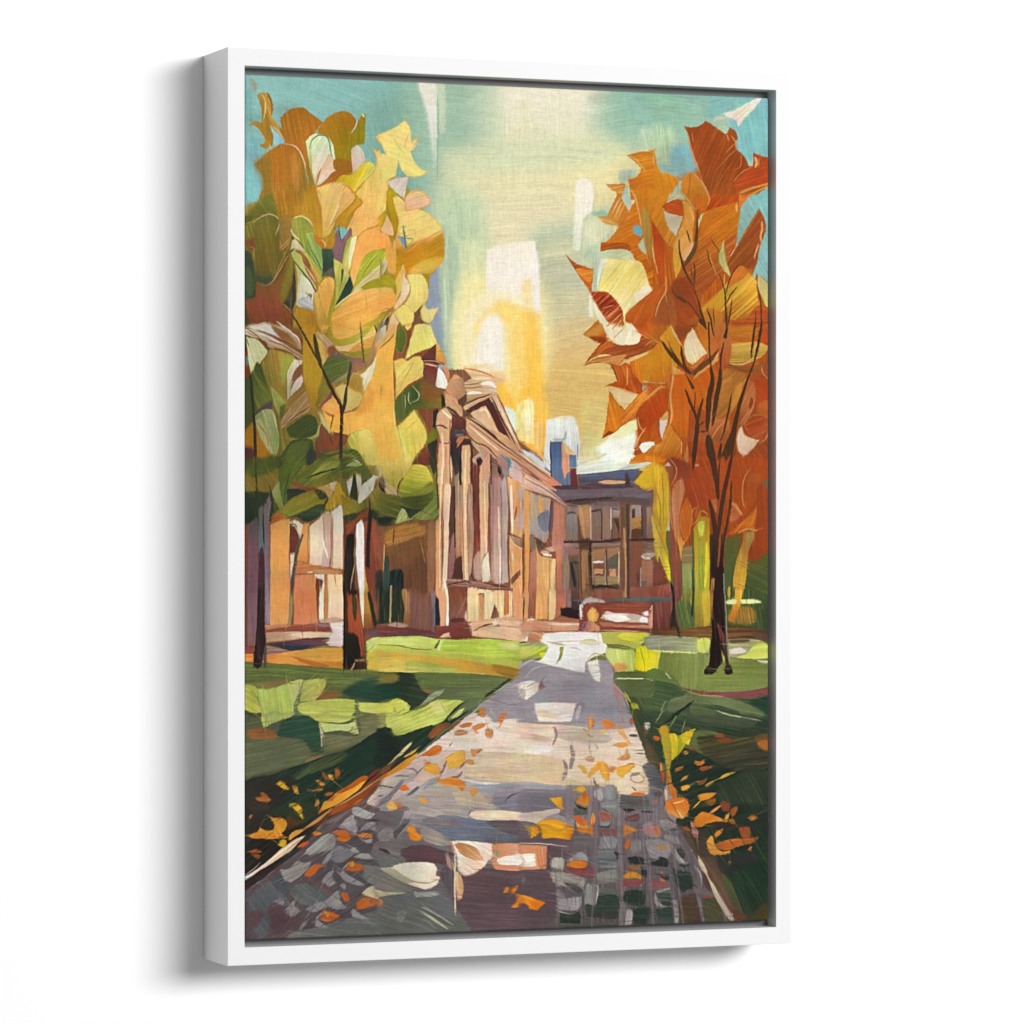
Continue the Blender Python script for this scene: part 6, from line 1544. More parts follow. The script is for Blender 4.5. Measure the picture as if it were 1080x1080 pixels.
s 98584c>8c5040>904c44 d=88 k=a4645c q=.3 | 560,10! 765,10! 765,85! 565,85!
s c08c4c>a87848 d=88 | 765,-10! 825,-10! 825,80! 770,85!
s 985448>8c4c40 d=88 | 835,0! 1085,0! 1085,70! 835,70!
s 5c6468>60605c>4c5450 g=90 d=0 k=3c3c3c q=.3 | 345,90! 460,90 640,90 840,70 1085,70! 1085,115! 840,105 640,110 450,110!
s b07050>a46048>c08068 d=-5 k=88503c q=.3 | 230,250! 300,225 440,240! 440,270! 230,265!
# little car / bench shape
s 7c3c30>8c4834>6c3428 g=90 d=0 k=9c5840 q=.3 | 445,120! 620,110 840,110 1000,120! 1010,200 1000,300 930,330! 600,330 450,330! 440,250
s b8b0b0>c0c0c0 d=10 | 440,130! 480,85 540,75 610,90 640,115! 560,110 490,120 465,150 460,240! 440,220
l e8d8d0 w=10 | 445,130 450,190 455,240
s 7c4030 d=80 | 470,130! 560,110 600,140 600,220 540,260 480,250
s c89c58>dcac60>c8944c g=0 d=88 | 495,200! 520,160 550,155 590,200! 580,240 540,265 510,250
s 84606c>b87860>c08c6c g=0 d=85 | 460,270! 520,250 590,290! 600,330! 460,330!
l 5c4458 w=12 | 490,270 470,310
s c8b0a0>e8e0d8>c0a894>d8ccc0 g=0 d=3 k=a87c64 q=.3 | 600,230! 640,180 700,190 840,195 920,215 960,230! 960,270! 800,260 640,250!
s f0ece4>e8e0d0 d=5 | 620,210! 700,200 790,210 820,240 740,260 650,245!
s f0ece8 d=0 | 890,245! 920,220 965,235 960,260 900,260
s ece0dc | 925,190 950,175 965,190 960,215 930,210
s b87858>a8644c>c88c70 d=3 k=d8a890 q=.4 | 590,255! 700,265 880,275 1000,290! 1000,315! 800,300 600,290!
l 8c5040 w=14 d=3 | 610,240 700,265 940,280
l c89080 w=8 d=3 | 600,320 760,325 900,330
s c89078 d=80 | 960,240! 1000,140 1010,200 1005,300! 970,300
l e8c8b8 w=10 | 975,170 1000,130 1020,115
s 5c3828>4c3428>4c3c2c d=80 | 1005,130! 1085,110! 1085,350! 1000,350! 
s 6c4030 d=0 | 900,310! 1010,310! 1010,345! 960,345
# forecourt
s c4806c>cc9070>c88c70 g=0 d=3 k=dcb898 q=.3 | -10,260! 60,240 230,255 440,265! 440,325! 300,330 150,330 -10,330!
s f0e4cc | 30,245! 80,232 110,245! 60,255
s e8d8c8>d4a880 d=0 | 190,270! 440,270! 435,290 250,290
s cc8c6c>c07c58>b88c70 d=30 k=d8a888 q=.3 | -10,330! 180,335! 150,400 100,440 -10,410!
l 7c5c5c w=6 | -10,290 20,260 10,250
s d8a880>e0b898 d=0 | -10,335! 50,340! 50,410! -10,410!
l e8e4e0 w=12 | 50,340 35,410
s a4a07c>94945c>98a04c g=90 d=-20 k=b4b49c q=.4 | -10,410! 60,410 160,420 210,460 180,520 100,540 -10,560!
s a4b840>b0bc40 d=-25 k=c8d060 q=.3 | -10,500! 80,450 150,440 200,450 120,500 -10,555!
l 302c24 w=10 | -10,415 40,412
s d0d028 d=-40 | 125,490! 180,490 190,510 150,545!
# path (far)
s b4a8a4>9c949c d=-40 | -10,580! 100,540 60,580 -10,640!
s 938b99>8f8796>8f8795 g=90 d=0 a=.03 k=9c949c q=.2 | 60,570! 110,550 300,590 600,540! 650,570 700,640 720,740 800,850 830,1000 860,1085! -10,1085! -10,640!
s 858090>807a8c d=0 f=3 | 480,880 700,870 800,900 820,990 500,980
# white sunlit patches
s e8e8e0>e4e4dc>ecece8 g=90 d=0 k=d8d8cc q=.3 e=c8b088 | 170,345! 320,335 480,335 600,340! 640,380 650,450 640,490 600,510 540,530 490,560! 480,650! 380,630 260,600! 190,580 100,560! 150,540 200,460 190,440 140,410!
l a89c6c w=10 | 190,410 260,420 340,440 
l a89c80 w=10 | 460,400 540,395 600,430
s c8c49c>d4d0b0 d=10 f=1 | 460,400 540,395 600,430 520,440 440,430
l b8a878 w=8 | 500,540 560,500 640,520
s 9c9c34>8c8c3c d=100 | 295,450! 325,450! 300,540 250,585! 285,530
l c4b0a0 w=7 | 240,410 420,405 460,400
l 9c9ca8 w=6 | 370,455 420,460 450,480
s ecead8>e8e4d0 d=80 e=a0a068 | 495,560! 580,545! 600,640 600,720! 545,690 510,620
s e8dcc0>f0e8d8>c8bca4 d=-20 g=0 e=c8b8a0 | -10,740! 20,710 90,705 135,725! 130,780 80,820 40,855! 0,830
s a8a08c>b8ac98 d=-60 f=2 | -10,780 20,770 30,820 10,840
l a89c80 w=9 | 40,750 110,720
s 3c3c40>98605c d=-60 | 130,770! 140,710 150,695! 180,750! 150,770
s ecdfcf>f0e8d8>e8d8c0 g=0 d=2 e=b8a89c | 95,875! 200,868 410,875! 400,940 375,1020! 250,1010 120,1015!
s e4cca8 d=3 f=1 | 110,930 200,930 290,960 200,975 120,960
s 78707c>80788c d=80 | 400,940! 430,880 480,880 460,980 440,1010! 400,1000
s b8a8b0 d=85 | 410,960! 430,900 455,900 440,980 415,1005!
l c8bcc4 w=6 | 200,590 100,610 20,690
l b0a8b4 w=6 | 300,650 420,700
# right grass beyond the path
s b8b45c>a8a448>c8c468 g=0 d=5 k=8c8c50 q=.35 | 600,335! 800,330 980,345! 940,400 900,440 860,470! 700,440 620,420!
s d0c848>d4c440 d=10 | 780,340! 960,340 930,370 880,420 800,400 720,370
l 706c40 w=12 d=8 | 640,430 760,440 860,465
s c4cc78>c8cc70>a8b858 g=0 d=80 k=d8dc90 q=.3 | 640,450! 780,470 860,480 860,640! 720,640! 680,580 640,520
s d89058>b88c4c f=2 d=30 | 700,580 780,570 800,620 720,630
s d0c420>d8cc24>c8b820 g=0 d=89 k=b0a428 q=.35 | 870,450! 950,440 1060,490! 1050,610! 940,640! 860,620!
l 988c20 w=7 d=89 | 900,460 930,560 935,630
l 988c20 w=7 d=89 | 960,480 980,600
s 8c8c68>8c8868>7c7c5c g=90 d=88 k=a0a080 q=.3 | 930,380! 960,360 1085,360! 1085,470! 960,470! 935,440
s 50622f>56663a>50603a g=90 d=0 k=4a5a34 q=.3 | 1055,490! 1085,490! 1085,1085! 880,1085! 830,980 770,830 700,720 710,640! 860,635 940,650 1050,610!
s 3c4c30>384a2c d=60 f=4 k=5c6c38 q=.35 | 800,840 900,830 1085,860 1085,1085 890,1085 840,960
l c8d0a0 w=9 t=0 d=0 | 730,688 920,690
l d0d8a8 w=7 d=0 | 950,690 1000,705
s a8a430 f=1 | 830,880 880,880 885,910 840,915
l a8a430 w=12 | 780,790 830,870
s c8c8b8>a8b4a8 d=80 | 930,1025! 970,1020 980,1050 950,1085! 930,1060
l b8c098 w=8 | 930,1040 960,1085
s c8b030 | 1040,1060 1085,1040 1085,1085 1050,1085
# leaves on path
s c86c28>c87030 d=80 | 500,985! 530,975 555,1000 545,1060 515,1070! 510,1020
s c4642c>c86c2c d=20 | 595,1005! 650,1005 700,1030 690,1060 640,1065
s c87430 | 755,990! 780,985 775,1030! 760,1010
s b86840 | 820,1010! 830,980 850,1030! 830,1040
s a86858 d=70 | 680,570! 700,600 705,660! 685,610
s a06c70>b87868 d=65 | 700,740! 740,760 760,850! 720,840
l b08c84 w=12 | 700,730 780,820 820,920
l a87860 w=10 | 720,820 760,920 800,960
s c87440 | 730,1060! 780,1050 770,1085! 720,1085!
s c07838 | 460,1065! 490,1065 490,1085! 460,1085!
T 680 620
s 944c40>8c4438>844034 g=90 d=88 k=a05c50 q=.3 | -10,-10! 200,-10! 200,70! -10,70!
s 74443c>6c3c34>5c3428 d=88 k=84544c q=.3 | 60,110! 280,-10! 290,120 280,320! 60,330!
s 5c6060>4c4c44 d=0 f=1 | -10,70 200,75 220,95 60,110 -10,105
s 7c7434>6c7034>5c6c34 g=90 d=89 k=a8a040 q=.3 | 290,-10! 360,-10! 360,300! 280,300! 270,150
s 4c6434>506434 d=80 f=2 k=889048 q=.3 | 240,120 320,100 370,160 420,280 340,320 270,310
s b0a038>9c8c34>8c7434 g=90 d=89 k=7c7c34 q=.35 | 375,-10! 500,-10! 500,300! 380,300!
s c8b438>b09034 d=89 f=2 | 440,-10 495,-10 490,280 450,290
l 2c4430 w=16 d=88 t=0 | 370,-10 362,200
l 203424 w=10 d=88 | 360,150 355,220
s 344c24>3c5428>34502c g=0 d=88 k=546430 q=.35 | 605,-10! 955,-10! 955,370! 620,360!
s 7c6428>8c6c30>6c5c2c f=3 d=85 k=a8843c q=.3 | 640,180 740,140 830,160 840,260 760,280 640,260
s d89c3c>d0a03c>c8802c>b06c28 g=90 d=92 k=e0b84c q=.3 | 685,-10! 755,-10! 740,60 720,150 680,260! 630,250! 660,160 680,60
l b89038 w=20 f=4 d=88 | 640,-10 640,80
s 5c3828>6c4c2c>5c4028>4c3428 g=0 d=0 k=8c6434 q=.3 | 60,320! 280,315 500,290! 640,290 800,300 955,340! 955,400! 600,395 60,375!
s 5c4438 f=4 | 820,340 955,350 955,400 860,395
s d0d098>e0e0b0>d8dc94 g=0 d=0 | 605,100! 680,85 700,110 660,125 610,120!
s d0d488>dce0a0>e0e4a8 g=0 d=0 | 725,90! 800,85 860,95 893,115! 820,120 730,122!
# pale kerb band
s 8c8c70>84846c>989c70>a8a86c g=0 d=0 k=a8a88c q=.35 | -10,370! 100,360 300,370 410,375! 490,385! 490,500! 400,490 200,485 -10,470!
s c8cc60>bcc870 d=80 f=1 | 400,380! 490,385 490,450 440,500 400,470
l d0d888 w=14 d=5 | 60,475 250,490 400,495 
s a8a478>98946c>b4b858 g=0 d=0 k=c8c890 q=.3 | 630,390! 760,385 880,400 945,440 950,520! 900,540 780,540 640,525!
s c4cc60>ccd864 d=-10 k=d8e078 q=.3 | 780,500! 840,430 940,430 950,500 930,535 840,540 700,530
s e0dccc>d8d4bc d=0 f=2 | 650,470 720,455 770,480 740,500 660,500
s 5c4c30 d=0 f=3 | 640,395 780,390 790,410 660,420
s c8d070>c0cc60 d=0 | -10,350! 40,350! 40,365! -10,380!
s d0c428>d8c828>c8c050 g=0 d=88 k=b0a428 q=.3 | -10,490! 120,490! 115,610! -10,640!
# grass swaths
s 6c7c3c>7a8648>78844a>6c7844 g=0 d=88 a=.04 k=88945c q=.25 | 120,490! 400,500 640,530 955,570! 955,750! 800,790 640,800 480,790 280,760! 180,720 100,650
s 74803f>7a8648 d=0 f=5 | 500,600 700,560 955,600 955,740 700,790 450,770
s c8c8a8 d=0 | 840,545! 955,550! 955,572! 890,570
s 5c703c>60743c d=10 | -10,645! 60,615 130,630 220,680 280,760! 150,720 60,700 -10,705!
s 7c4440>84484c>7c4844 g=0 d=-3 | 270,760! 400,780 600,790 800,780 955,745! 955,820! 850,835 600,830 400,800!
l a89c68 w=7 d=8 | 280,775 400,810 600,825
s 406034>305030>405030 g=0 d=15 k=4c6838 q=.3 | 80,705! 200,725 300,780 420,820 600,835 850,840 955,810! 955,1085! -10,1085! -10,880 50,830!
s 5c6840>6c7850>5c6c40 g=0 d=12 k=74845c q=.25 f=2 | 300,800 450,820 640,835 780,880 900,950 850,1000 600,900 380,880
s 4c6038>54683c d=10 f=2 k=607040 q=.25 | 380,880 520,930 800,1000 900,1050 700,1060 400,1000 340,920
s 1c4428>1c4c2c f=6 d=15 | 800,860 955,830 955,980 880,930
s 1c4028>1f3c26 f=5 d=15 | 540,1060 800,1040 955,1000 955,1085 540,1085
s 4c5c34>5c6c3c f=2 d=-60 | -10,710! 80,705! 60,820 -10,850!
s 68704c>5c6444 d=-20 f=2 | 200,850 320,820 380,860 300,910 180,940
l 242c1c w=20 d=-32 | 130,1010 250,950 370,860
l 303820 w=10 d=-32 | 60,1040 180,980
l c8d0b0 w=10 | 155,640 185,680 200,690
l b8c098 w=7 d=12 | 540,930 640,960 880,1005
l 98a870 w=6 d=-70 | 160,850 110,960 60,1060
l 98a870 w=6 d=-70 | 240,980 180,1085
s c88c28>d8981f d=-40 k=3c3c20 q=.3 | 100,1085! 150,1040 180,1060 170,1085!
s b88828 k=3c3c20 q=.4 | 290,1050! 380,1065 380,1085! 300,1085!
s c8d4c8 | -10,1020! 30,1020 40,1050 20,1075 -10,1060
# tree trunk
s 2c1a18>241614>1f1514>201615 g=90 d=86 k=4c3430 q=.25 | 495,-10! 600,-10! 605,200 610,400 600,560! 560,600 530,650 480,665! 450,650 455,620 485,580 500,460 510,300 500,150
s 8c5c38>a06c40>5c3428 d=88 | 495,-10! 528,-10! 515,150 520,250! 500,200
s 6c3c30>5c3028 d=80 | 540,240! 580,310 610,380 620,540! 600,470 570,380
s 241818 | 610,590! 640,580 660,610 668,655! 620,660 605,630
s 4c3c34>3c2c28 d=86 | 605,200! 625,400 640,590! 620,600 605,500
l a89c8c w=6 d=88 | 605,20 618,200 622,400 640,560
s a8ac48 | 580,470! 610,540! 595,560
# left small stalk
s 201a1a>2c2420>2c2c20 g=90 d=85 | 205,-10! 225,-10! 230,130 240,260 260,330 275,385! 250,360 235,300 195,300! 190,220 210,150

# ---------- sixth row ----------
T 250 750
s 4c5434>54583c>505438>4a5234 g=60 d=-12 a=.05 k=5c6440 q=.25 | 50,-10! 950,-10! 1085,40! 1085,140! 850,290 500,400 300,470 100,530 50,530!
s 7c5030>8c5c34 f=4 d=0 | 80,150 200,130 300,180 260,220 120,215
s 204c30>245034>28502f d=-12 f=1 k=34583a q=.3 | 330,85! 420,40 500,30 590,60 630,150 645,320! 560,300 500,220 400,200 310,190
s 586040>5c6444 d=-10 f=4 k=687050 q=.25 | 60,250 300,210 480,230 560,310 480,390 200,470 60,490
s 8c6c4c>7c6848 d=-15 f=2 | 520,370 600,340 650,330 640,360 540,400
s a8b860>b8c47c>b0bc70 g=60 d=3 k=c8d090 q=.3 | 620,80! 760,100 860,90 900,60! 930,180! 800,155 660,160! 640,120
s b4b45c>b8bc60 g=0 d=3 k=c8c878 q=.3 | 470,-10! 890,-10! 880,50 800,90 700,85 620,80 540,30
s a8b460>acb864 d=80 | 180,-10! 430,-10! 420,40 330,70 200,130! 185,60
s b8a088>c8b89c d=85 | 620,80! 640,130 660,180 660,250 640,280! 635,200 
s 6c6c48>68684c>60643f g=90 d=-10 k=787450 q=.3 | 920,40! 1085,40! 1085,140! 960,230 800,290 660,320! 665,180 920,185
l 5c5848 w=10 | 900,60 920,120 935,180
l 484838 w=8 | 700,160 780,150 850,155 880,120
# dark wedge
s 1e3428>203c28>1c3424>243428 g=0 d=-35 a=.06 k=2c4c30 q=.3 | 1085,140! 1085,410! 1000,480 880,560 740,640! 640,760 500,870 380,960 300,1085! 50,1085! 50,530! 300,470 500,400 700,330 850,290 1000,190
s 38502c>405830>304428 g=0 d=-28 f=2 k=54682f q=.3 | 560,400! 700,340 830,310 820,370 640,450 480,510 380,590 300,660 260,680 380,560
s 2c2c24>302c26>24201e g=60 d=-35 f=4 | 50,560 300,500 450,520 400,640 250,780 380,800 480,800 560,800 480,880 340,1010 50,1085
s 3c3028 f=6 | 100,700 200,680 240,740 120,760
s 5c3820>4c3020 f=5 | 380,800 500,790 540,830 440,880 390,890
s 1a3c28 f=6 d=-35 | 800,380 1085,200 1085,330 880,480
s 24402c f=4 d=-35 | 820,520 1000,430 1085,400 900,540 780,600
s 2c3c24 f=4 d=-30 | 250,780 400,700 600,700 620,760 500,840 380,800
# leaves
s c8982c>d0a030 d=40 | 295,550! 320,530 360,550 395,598! 350,590
s c8842c>cc8c34 d=60 | 415,560! 450,570 475,632! 440,620
s a05c28>b06c30 d=20 | 135,655! 180,650 180,618 220,630 260,680! 230,692 160,680
s d0842c>c8742a d=15 | 590,525! 630,525 670,562! 630,565 
s cc8830 d=40 | 690,480! 720,485 735,520! 705,520
s a05428 f=1 d=60 | 740,430! 780,450 780,490 750,510
s 8c4828 f=1 | 640,450! 680,490 690,520 660,500
s c8742c>b86428 d=0 | 530,590! 570,600 640,585 650,600 600,608 550,610
s a85420 f=1 | 660,630 700,615 730,630 690,648
s c07838 d=80 | 590,710! 610,665 625,700 600,725
s d8962c>dc9c2c>c88428 g=90 d=60 | 390,703! 450,700 500,745! 490,770 510,830! 480,800 450,760
s c8782c>d08830>d08c30>c87828 g=90 d=60 k=dc9c44 q=.25 | 212,780! 270,810 340,810 380,850 370,900 340,930 385,965! 280,955 160,968 60,945! 150,915 170,880! 220,905 270,900 285,860 260,820
s c08430>cc9440 d=-40 | 385,970! 410,930 450,905 520,900 430,960 410,985
s c8961f>d0a028 d=40 | 310,1015! 340,975 375,985 370,1020 345,1040!
s a06028 | 85,810! 105,785 118,795 105,820
s a85020>b05828 d=0 | 60,1085! 120,1045 190,1085!
s b4581c>b05c20 d=-35 f=1 | 620,760 730,640 850,560 940,500 1000,500 960,570 840,660 700,750 640,790
s d08c34>dc9c38>e0a440 g=0 d=-38 k=c8782c q=.3 | 632,755! 660,690 730,680! 745,625! 800,620 880,560 1000,520! 930,590 820,670 740,720 680,740
s b86020>a04c1c d=-36 f=1 | 760,610! 860,560 940,500 1000,500 900,570 800,620
# rusty edge
s 843c20>904420>8c4424>703828 g=0 d=-38 f=1 k=5c3428 q=.35 | 1085,430! 1085,560! 1000,640 850,740 720,790 680,790! 760,730 880,650 980,560 1060,470
s b8541c>c05c20 d=-30 f=1 | 890,700 930,670 970,670 940,710 900,720
s 743028>6c3028 d=-35 f=1 | 1000,490 1085,430 1085,500 1010,530
l b0844c w=12 d=-38 | 1085,510 900,640 740,730
l 24281e w=10 d=-38 | 1085,460 1000,520 940,590
s 9c4c24>a05028 d=-25 f=1 | 690,760 800,710 850,690 820,730 720,790
# brown ground by path
s 6c5048>5c4c4c>604c50>5c4448 g=60 d=-30 a=.06 k=7c6c70 q=.25 | 1085,560! 1085,1085! 380,1085! 460,1010 560,960 620,880 720,800 880,720 1000,640
s 5c3424>4c3428 f=2 d=-38 | 540,870 640,810 720,770 640,860 560,910
s 3c3028>2c2c26 d=-38 | 500,880! 620,780 740,720! 660,790 560,880 500,940!
# curb
s a87848>b8844c d=-38 | 430,950! 560,850 700,750 730,730! 620,840 500,900!
s e0d4c4>dcc8b4>c8a078 g=0 d=-38 k=b88458 q=.3 | 300,1085! 380,1020 450,975 520,940! 480,990 420,1050 370,1085!
l c8b49c w=8 d=-60 | 640,860 590,920
l 34342a w=16 d=-38 | 420,1060 500,980 580,930
s d0782c>c86c24 d=-10 | 560,930! 590,912 650,928! 600,942
s b04c1c>c05c28 d=-30 | 450,1035! 500,1000 540,990 530,1020 480,1035
# cobbles
s a8a09c>a09c9c>b0a8a8 g=0 d=20 k=88848c q=.3 | 880,730! 930,730 990,760 1050,780! 1000,820 920,800 870,770
s d0bcac>c8b4a4 d=-40 | 980,700! 1010,650 1085,590! 1085,720! 1040,720 
s b0a498 d=-35 | 1060,600 1085,580 1085,640 1040,630
s a0989c>9c9498 g=0 d=40 k=b0a8a8 q=.3 | 770,870! 850,800 880,780! 900,840 920,910! 880,935 830,900 760,900
s 988c94>a09498 d=40 | 925,920! 970,860 1030,840 1060,870 1055,925! 1020,900 970,895
s 3c3438 d=0 | 1000,825! 1060,820 1085,810! 1085,835! 1020,840
l 74686c w=12 | 700,880 760,830 820,780
s a8a098>988c88 f=1 d=-35 k=b8b0a8 q=.35 | 510,1085! 600,1000 660,950 710,925! 750,960 720,1020 660,1085!
s d8641c>c8601c>dc7420 d=10 k=b04c1c q=.3 | 718,915! 760,905 830,912 855,950 850,985 800,990 750,970! 770,945
s dc8430>d87c2c d=5 | 912,940! 950,925 1020,935 1025,960 980,968 930,955
s 7c7074 d=10 | 920,970! 960,985 1010,975 1010,1005 960,995
s a89c94 d=20 | 860,1050! 900,1035 940,1060 910,1085 870,1075
s 6c5c64>74646c d=50 | 1040,1010 1085,990 1085,1060
s d06020 | 700,1040 720,1020 760,1010 720,1050
T 400 750
s 98909c>8f8896 d=0 a=.03 | 700,-10! 1085,-10! 1085,70! 860,90 760,60
s d8c8bc>dccabc>d8c4b4>dcd0c8 g=90 d=2 k=e4d8cc q=.3 | 700,-10! 750,-10 830,40 880,90 950,60 1085,55! 1085,320! 780,320 560,300 320,320 450,210 600,100
s e4dcd4>e8dcd0>e0ccb8 g=90 d=5 k=d8c4b4 q=.3 f=1 | 740,20 830,50 870,130 1000,180 1085,190 1085,300 900,270 760,240 740,140
s c4ac94>c8b498>c4a888>ccb490 g=90 d=1 k=d8c8ac q=.35 f=1 | 650,300! 1085,320! 1085,540! 880,530 700,510 620,470 560,420
s c8b4a8>c4aca4>b8a098 g=90 d=-20 k=a898a0 q=.35 | 320,310! 560,300 650,330 640,520 500,520 440,540 240,600 60,700 -10,600! -10,540! 160,420
s dccab8 f=3 d=3 | 660,250 900,260 1085,300 900,300 700,310
# grass, dark
s b4bc5c>c4cc68>c0c464>98a048 g=90 d=-20 k=ccd478 q=.3 | 60,-10! 560,-10! 490,70 400,110 280,140 180,180 120,190! 90,140 40,80
s 8c8c54 d=0 f=1 | -10,-10 40,-10 50,60 30,120 -10,130
s 1f3426>203a28>1c3824>1c3826 g=0 d=-35 a=.05 k=2c4c34 q=.3 | -10,130! 50,130 120,190! 250,160 380,110 450,120! 700,-10! 720,-10! 560,110 400,230 300,310 180,400 60,480 -10,540!
s 1c2c22 f=3 d=0 | -10,140 100,190 160,260 60,390 -10,420
s 7c4828>8c5430>6c4828 g=0 d=-40 f=1 | 370,190! 430,110 500,90 540,100 470,170 400,210!
l 586c48 w=14 d=-38 t=0 | 700,5 560,100 420,220 320,310
l 283424 w=10 | 520,90 600,50 680,-10
s d0c08c>c4b07c d=-38 k=6c5c34 q=.3 | 60,410! 130,340 200,270 250,230! 240,260 160,340 80,405!
s 5c3c24>7c4c30 d=-38 | -10,470! 80,400 150,340 130,400 40,470 -10,500!
s 283830>2c3c34 d=-38 | 80,430! 180,330 260,270 300,270 200,360 100,440
s c8843c>d8a050 d=-38 | 180,350! 240,310 310,265! 260,320 200,350
s d89c34>d0882c>b86c28 g=140 d=-38 f=1 k=a86030 q=.35 | 300,310! 260,370 200,430 80,490 -10,560! -10,530! 100,440 200,370
s a85824 d=-38 f=1 | -10,520! 60,470 60,490 -10,550!
# cobbly bank
s c4b4a0>b0a494>a09890>b0a898 g=60 d=-20 k=8c8084 q=.3 | -10,560! 100,500 240,470 300,500 200,560 90,640 60,700 -10,760!
l 54504c w=9 | -10,565 60,575 120,585
l 6c686c w=12 | 120,495 170,490 230,495
l 686068 w=9 | 200,440 260,440 290,470
l 6c6468 w=8 | 330,430 280,480
l 5c5450 w=10 | -10,645 30,640
s c8a898>d0b0a0 d=-45 k=b09088 q=.3 | 250,520! 330,440 360,460 400,500 330,540
s 807884>746c78>706874 d=-50 | 60,640! 170,520 190,530 110,640 50,700 -10,750! -10,710!
s a8989c>b0a0a4>98888c g=0 d=-40 k=7c7074 q=.35 | 200,680! 330,560 400,510 440,520 340,610 240,690
s 5c645c>646860 d=-45 | 205,640! 290,570 300,590 230,640
s 94848c>8c808c>847880 d=0 k=a0949c q=.3 | 330,590! 400,530 460,540 500,600 440,610
# brushed middle
s a89c9c>a89888>9c908c>948880 g=90 d=5 k=b8a890 q=.35 f=1 | 440,540! 640,520 720,600 840,640 890,740! 700,740 660,820 500,800 350,800 200,700 340,600
s b0a088>b8a88c>a89c90 d=8 f=2 k=c8b898 q=.35 | 560,590 740,620 830,680 870,740 700,720 600,700
s 9098a8>8890a0>7c7c90 g=0 d=-3 f=2 k=a0a0ac q=.3 | 640,530 800,540 1085,560 1085,620 900,640 780,600
s 847c90>80788c>7c748c g=90 d=-5 k=948c9c q=.3 | 870,620! 960,580 1085,570! 1085,760! 930,750! 860,690
l 54444c w=8 | 950,700 1000,640 1080,620
l d8ccc0 w=18 d=5 f=2 | 630,520 780,545 920,550
l a8946c w=6 | 790,480 770,540
s 9c8c84>a89c90 d=15 f=1 k=b8ac98 q=.35 | 190,690 340,720 520,790 500,810 350,790 210,760
# purple-blue lower band
s 6c6874>6c7488>5c6878>646078 g=0 d=3 k=7c7c90 q=.3 | 330,820! 520,790 700,820! 900,830 1085,835! 1085,1000! 780,985 540,985! 460,960 330,880
s 5c4c58>64505c d=3 f=2 | 820,830 1085,840 1085,930 980,920 860,880
s 5c6878 f=3 d=3 | 900,930 1085,950 1085,990 800,985 700,940
s 7c6c74 f=2 d=5 | 350,820 600,830 660,870 520,880
s e4ccb0>e8d4b8>dcc8a8 g=90 d=2 k=d8b898 q=.25 | 685,800! 700,765 760,750 900,755 1085,765! 1085,830! 900,830 740,825
l b0a49c w=8 | 640,690 720,750 880,750
# leaves of the row
s c07c44>b86830 d=-10 | 740,20! 780,5 805,15 800,45 750,40
s b87038>b86c38 d=-15 k=d08c50 q=.3 | 605,115! 650,90 705,90 690,115 630,128!
s cc8440>c47038 d=-25 k=a85c2c q=.3 | 705,120! 750,95 800,95 795,120 740,150 760,180! 725,160
s b06c34>a85c28 d=80 k=c88444 q=.3 | 805,150! 840,125 865,160 860,200 840,210 810,190
s b87040>a85830 d=5 k=c88c58 q=.3 | 570,155! 620,140 670,155 650,180 580,185
s c07038>b45c2c d=-55 | 895,60! 930,20 965,10 950,55 930,95 900,90
l b87038 w=10 | 930,90 910,120 890,135
s c8782c>c06828>b46028 d=-25 k=d89048 q=.3 | 310,340! 370,300 440,255 475,285 450,330 380,342
s dca030>e0a830>c88c24 g=0 d=-50 k=b87820 q=.35 e=a06820 | 500,355! 560,320 640,295 650,370 600,440 570,430 530,440!
s e09c34>d89030 d=10 k=f0b850 q=.3 e=b06c20 | 330,430! 380,400 440,410 465,450 450,480 380,470
s d88830>cc7424>c86c28 g=0 d=10 k=e09c48 q=.3 | 430,490! 480,520 540,500 620,515 660,560! 630,615! 600,580 540,570 480,560 440,525
s c47c48>b46c38 d=60 | 690,290! 760,285 780,295 740,320 715,345
s b8743c d=0 | 650,370! 690,365 720,380 710,410 670,400
l 6c4838 w=12 | 660,380 610,440 
l 705048 w=16 | 510,380 490,440 465,475
l 6c5450 w=16 | 630,460 600,495 550,500
l 5c5450 w=9 | 555,235 530,270
l 6c503c w=14 | 780,290 740,320
s d89038>cc7c2c d=80 | 690,585! 740,590 735,620 710,648! 695,630
s c8602c>c46830 d=0 | 155,595! 175,560 205,565 230,600 180,608
s e09c38>d89030 d=20 | 300,655! 340,665 378,690 330,700
s e0a048>dcb068>c88848 g=90 d=80 k=c87c34 q=.3 | 50,720! 75,685 110,690 140,740 125,795! 80,760
s c8703c>b45c2c d=50 | 130,690! 160,700 188,735 150,765
s e08420>e07c1c>e89028 g=60 d=40 k=f0a030 q=.3 | 200,912! 230,875! 260,880 290,930 330,945! 300,985 240,975 225,925
s c87c48 f=1 d=-10 | 340,370 400,400 350,410
s c8601c | 1070,880 1085,875 1085,915 1070,905
# left lower stones
s 74686c>64585c>5c5054 d=20 | -10,750! 80,760 200,720 240,800 130,960 60,1085! -10,1085!
s a8989c>9c8c90 d=-60 | 190,760! 240,750 230,810 180,820
s 8c807c>847874 d=-30 e=a09894 | -10,960! 40,900 90,900 100,950 60,985 -10,970
s 504448>4c4448 d=-40 | 100,930! 220,830 230,840 130,950!
s 807470>8c807c>786c70 g=0 d=12 f=1 k=988c80 q=.3 | 140,980! 300,870 340,860 520,1000 560,1085! 160,1085!
s a09080>988878 d=15 f=1 k=b0a08c q=.3 | 330,920 440,930 540,1000 480,1030 360,1000
s 54404c>5c4450 d=5 | 100,1020! 300,1010 560,1050 560,1085! 60,1085!
# salmon block (upper edge)
s ead4b8>f0e4cc>e0c09c g=0 d=25 | 540,985! 640,985 800,990 870,1010 880,1085! 580,1085!
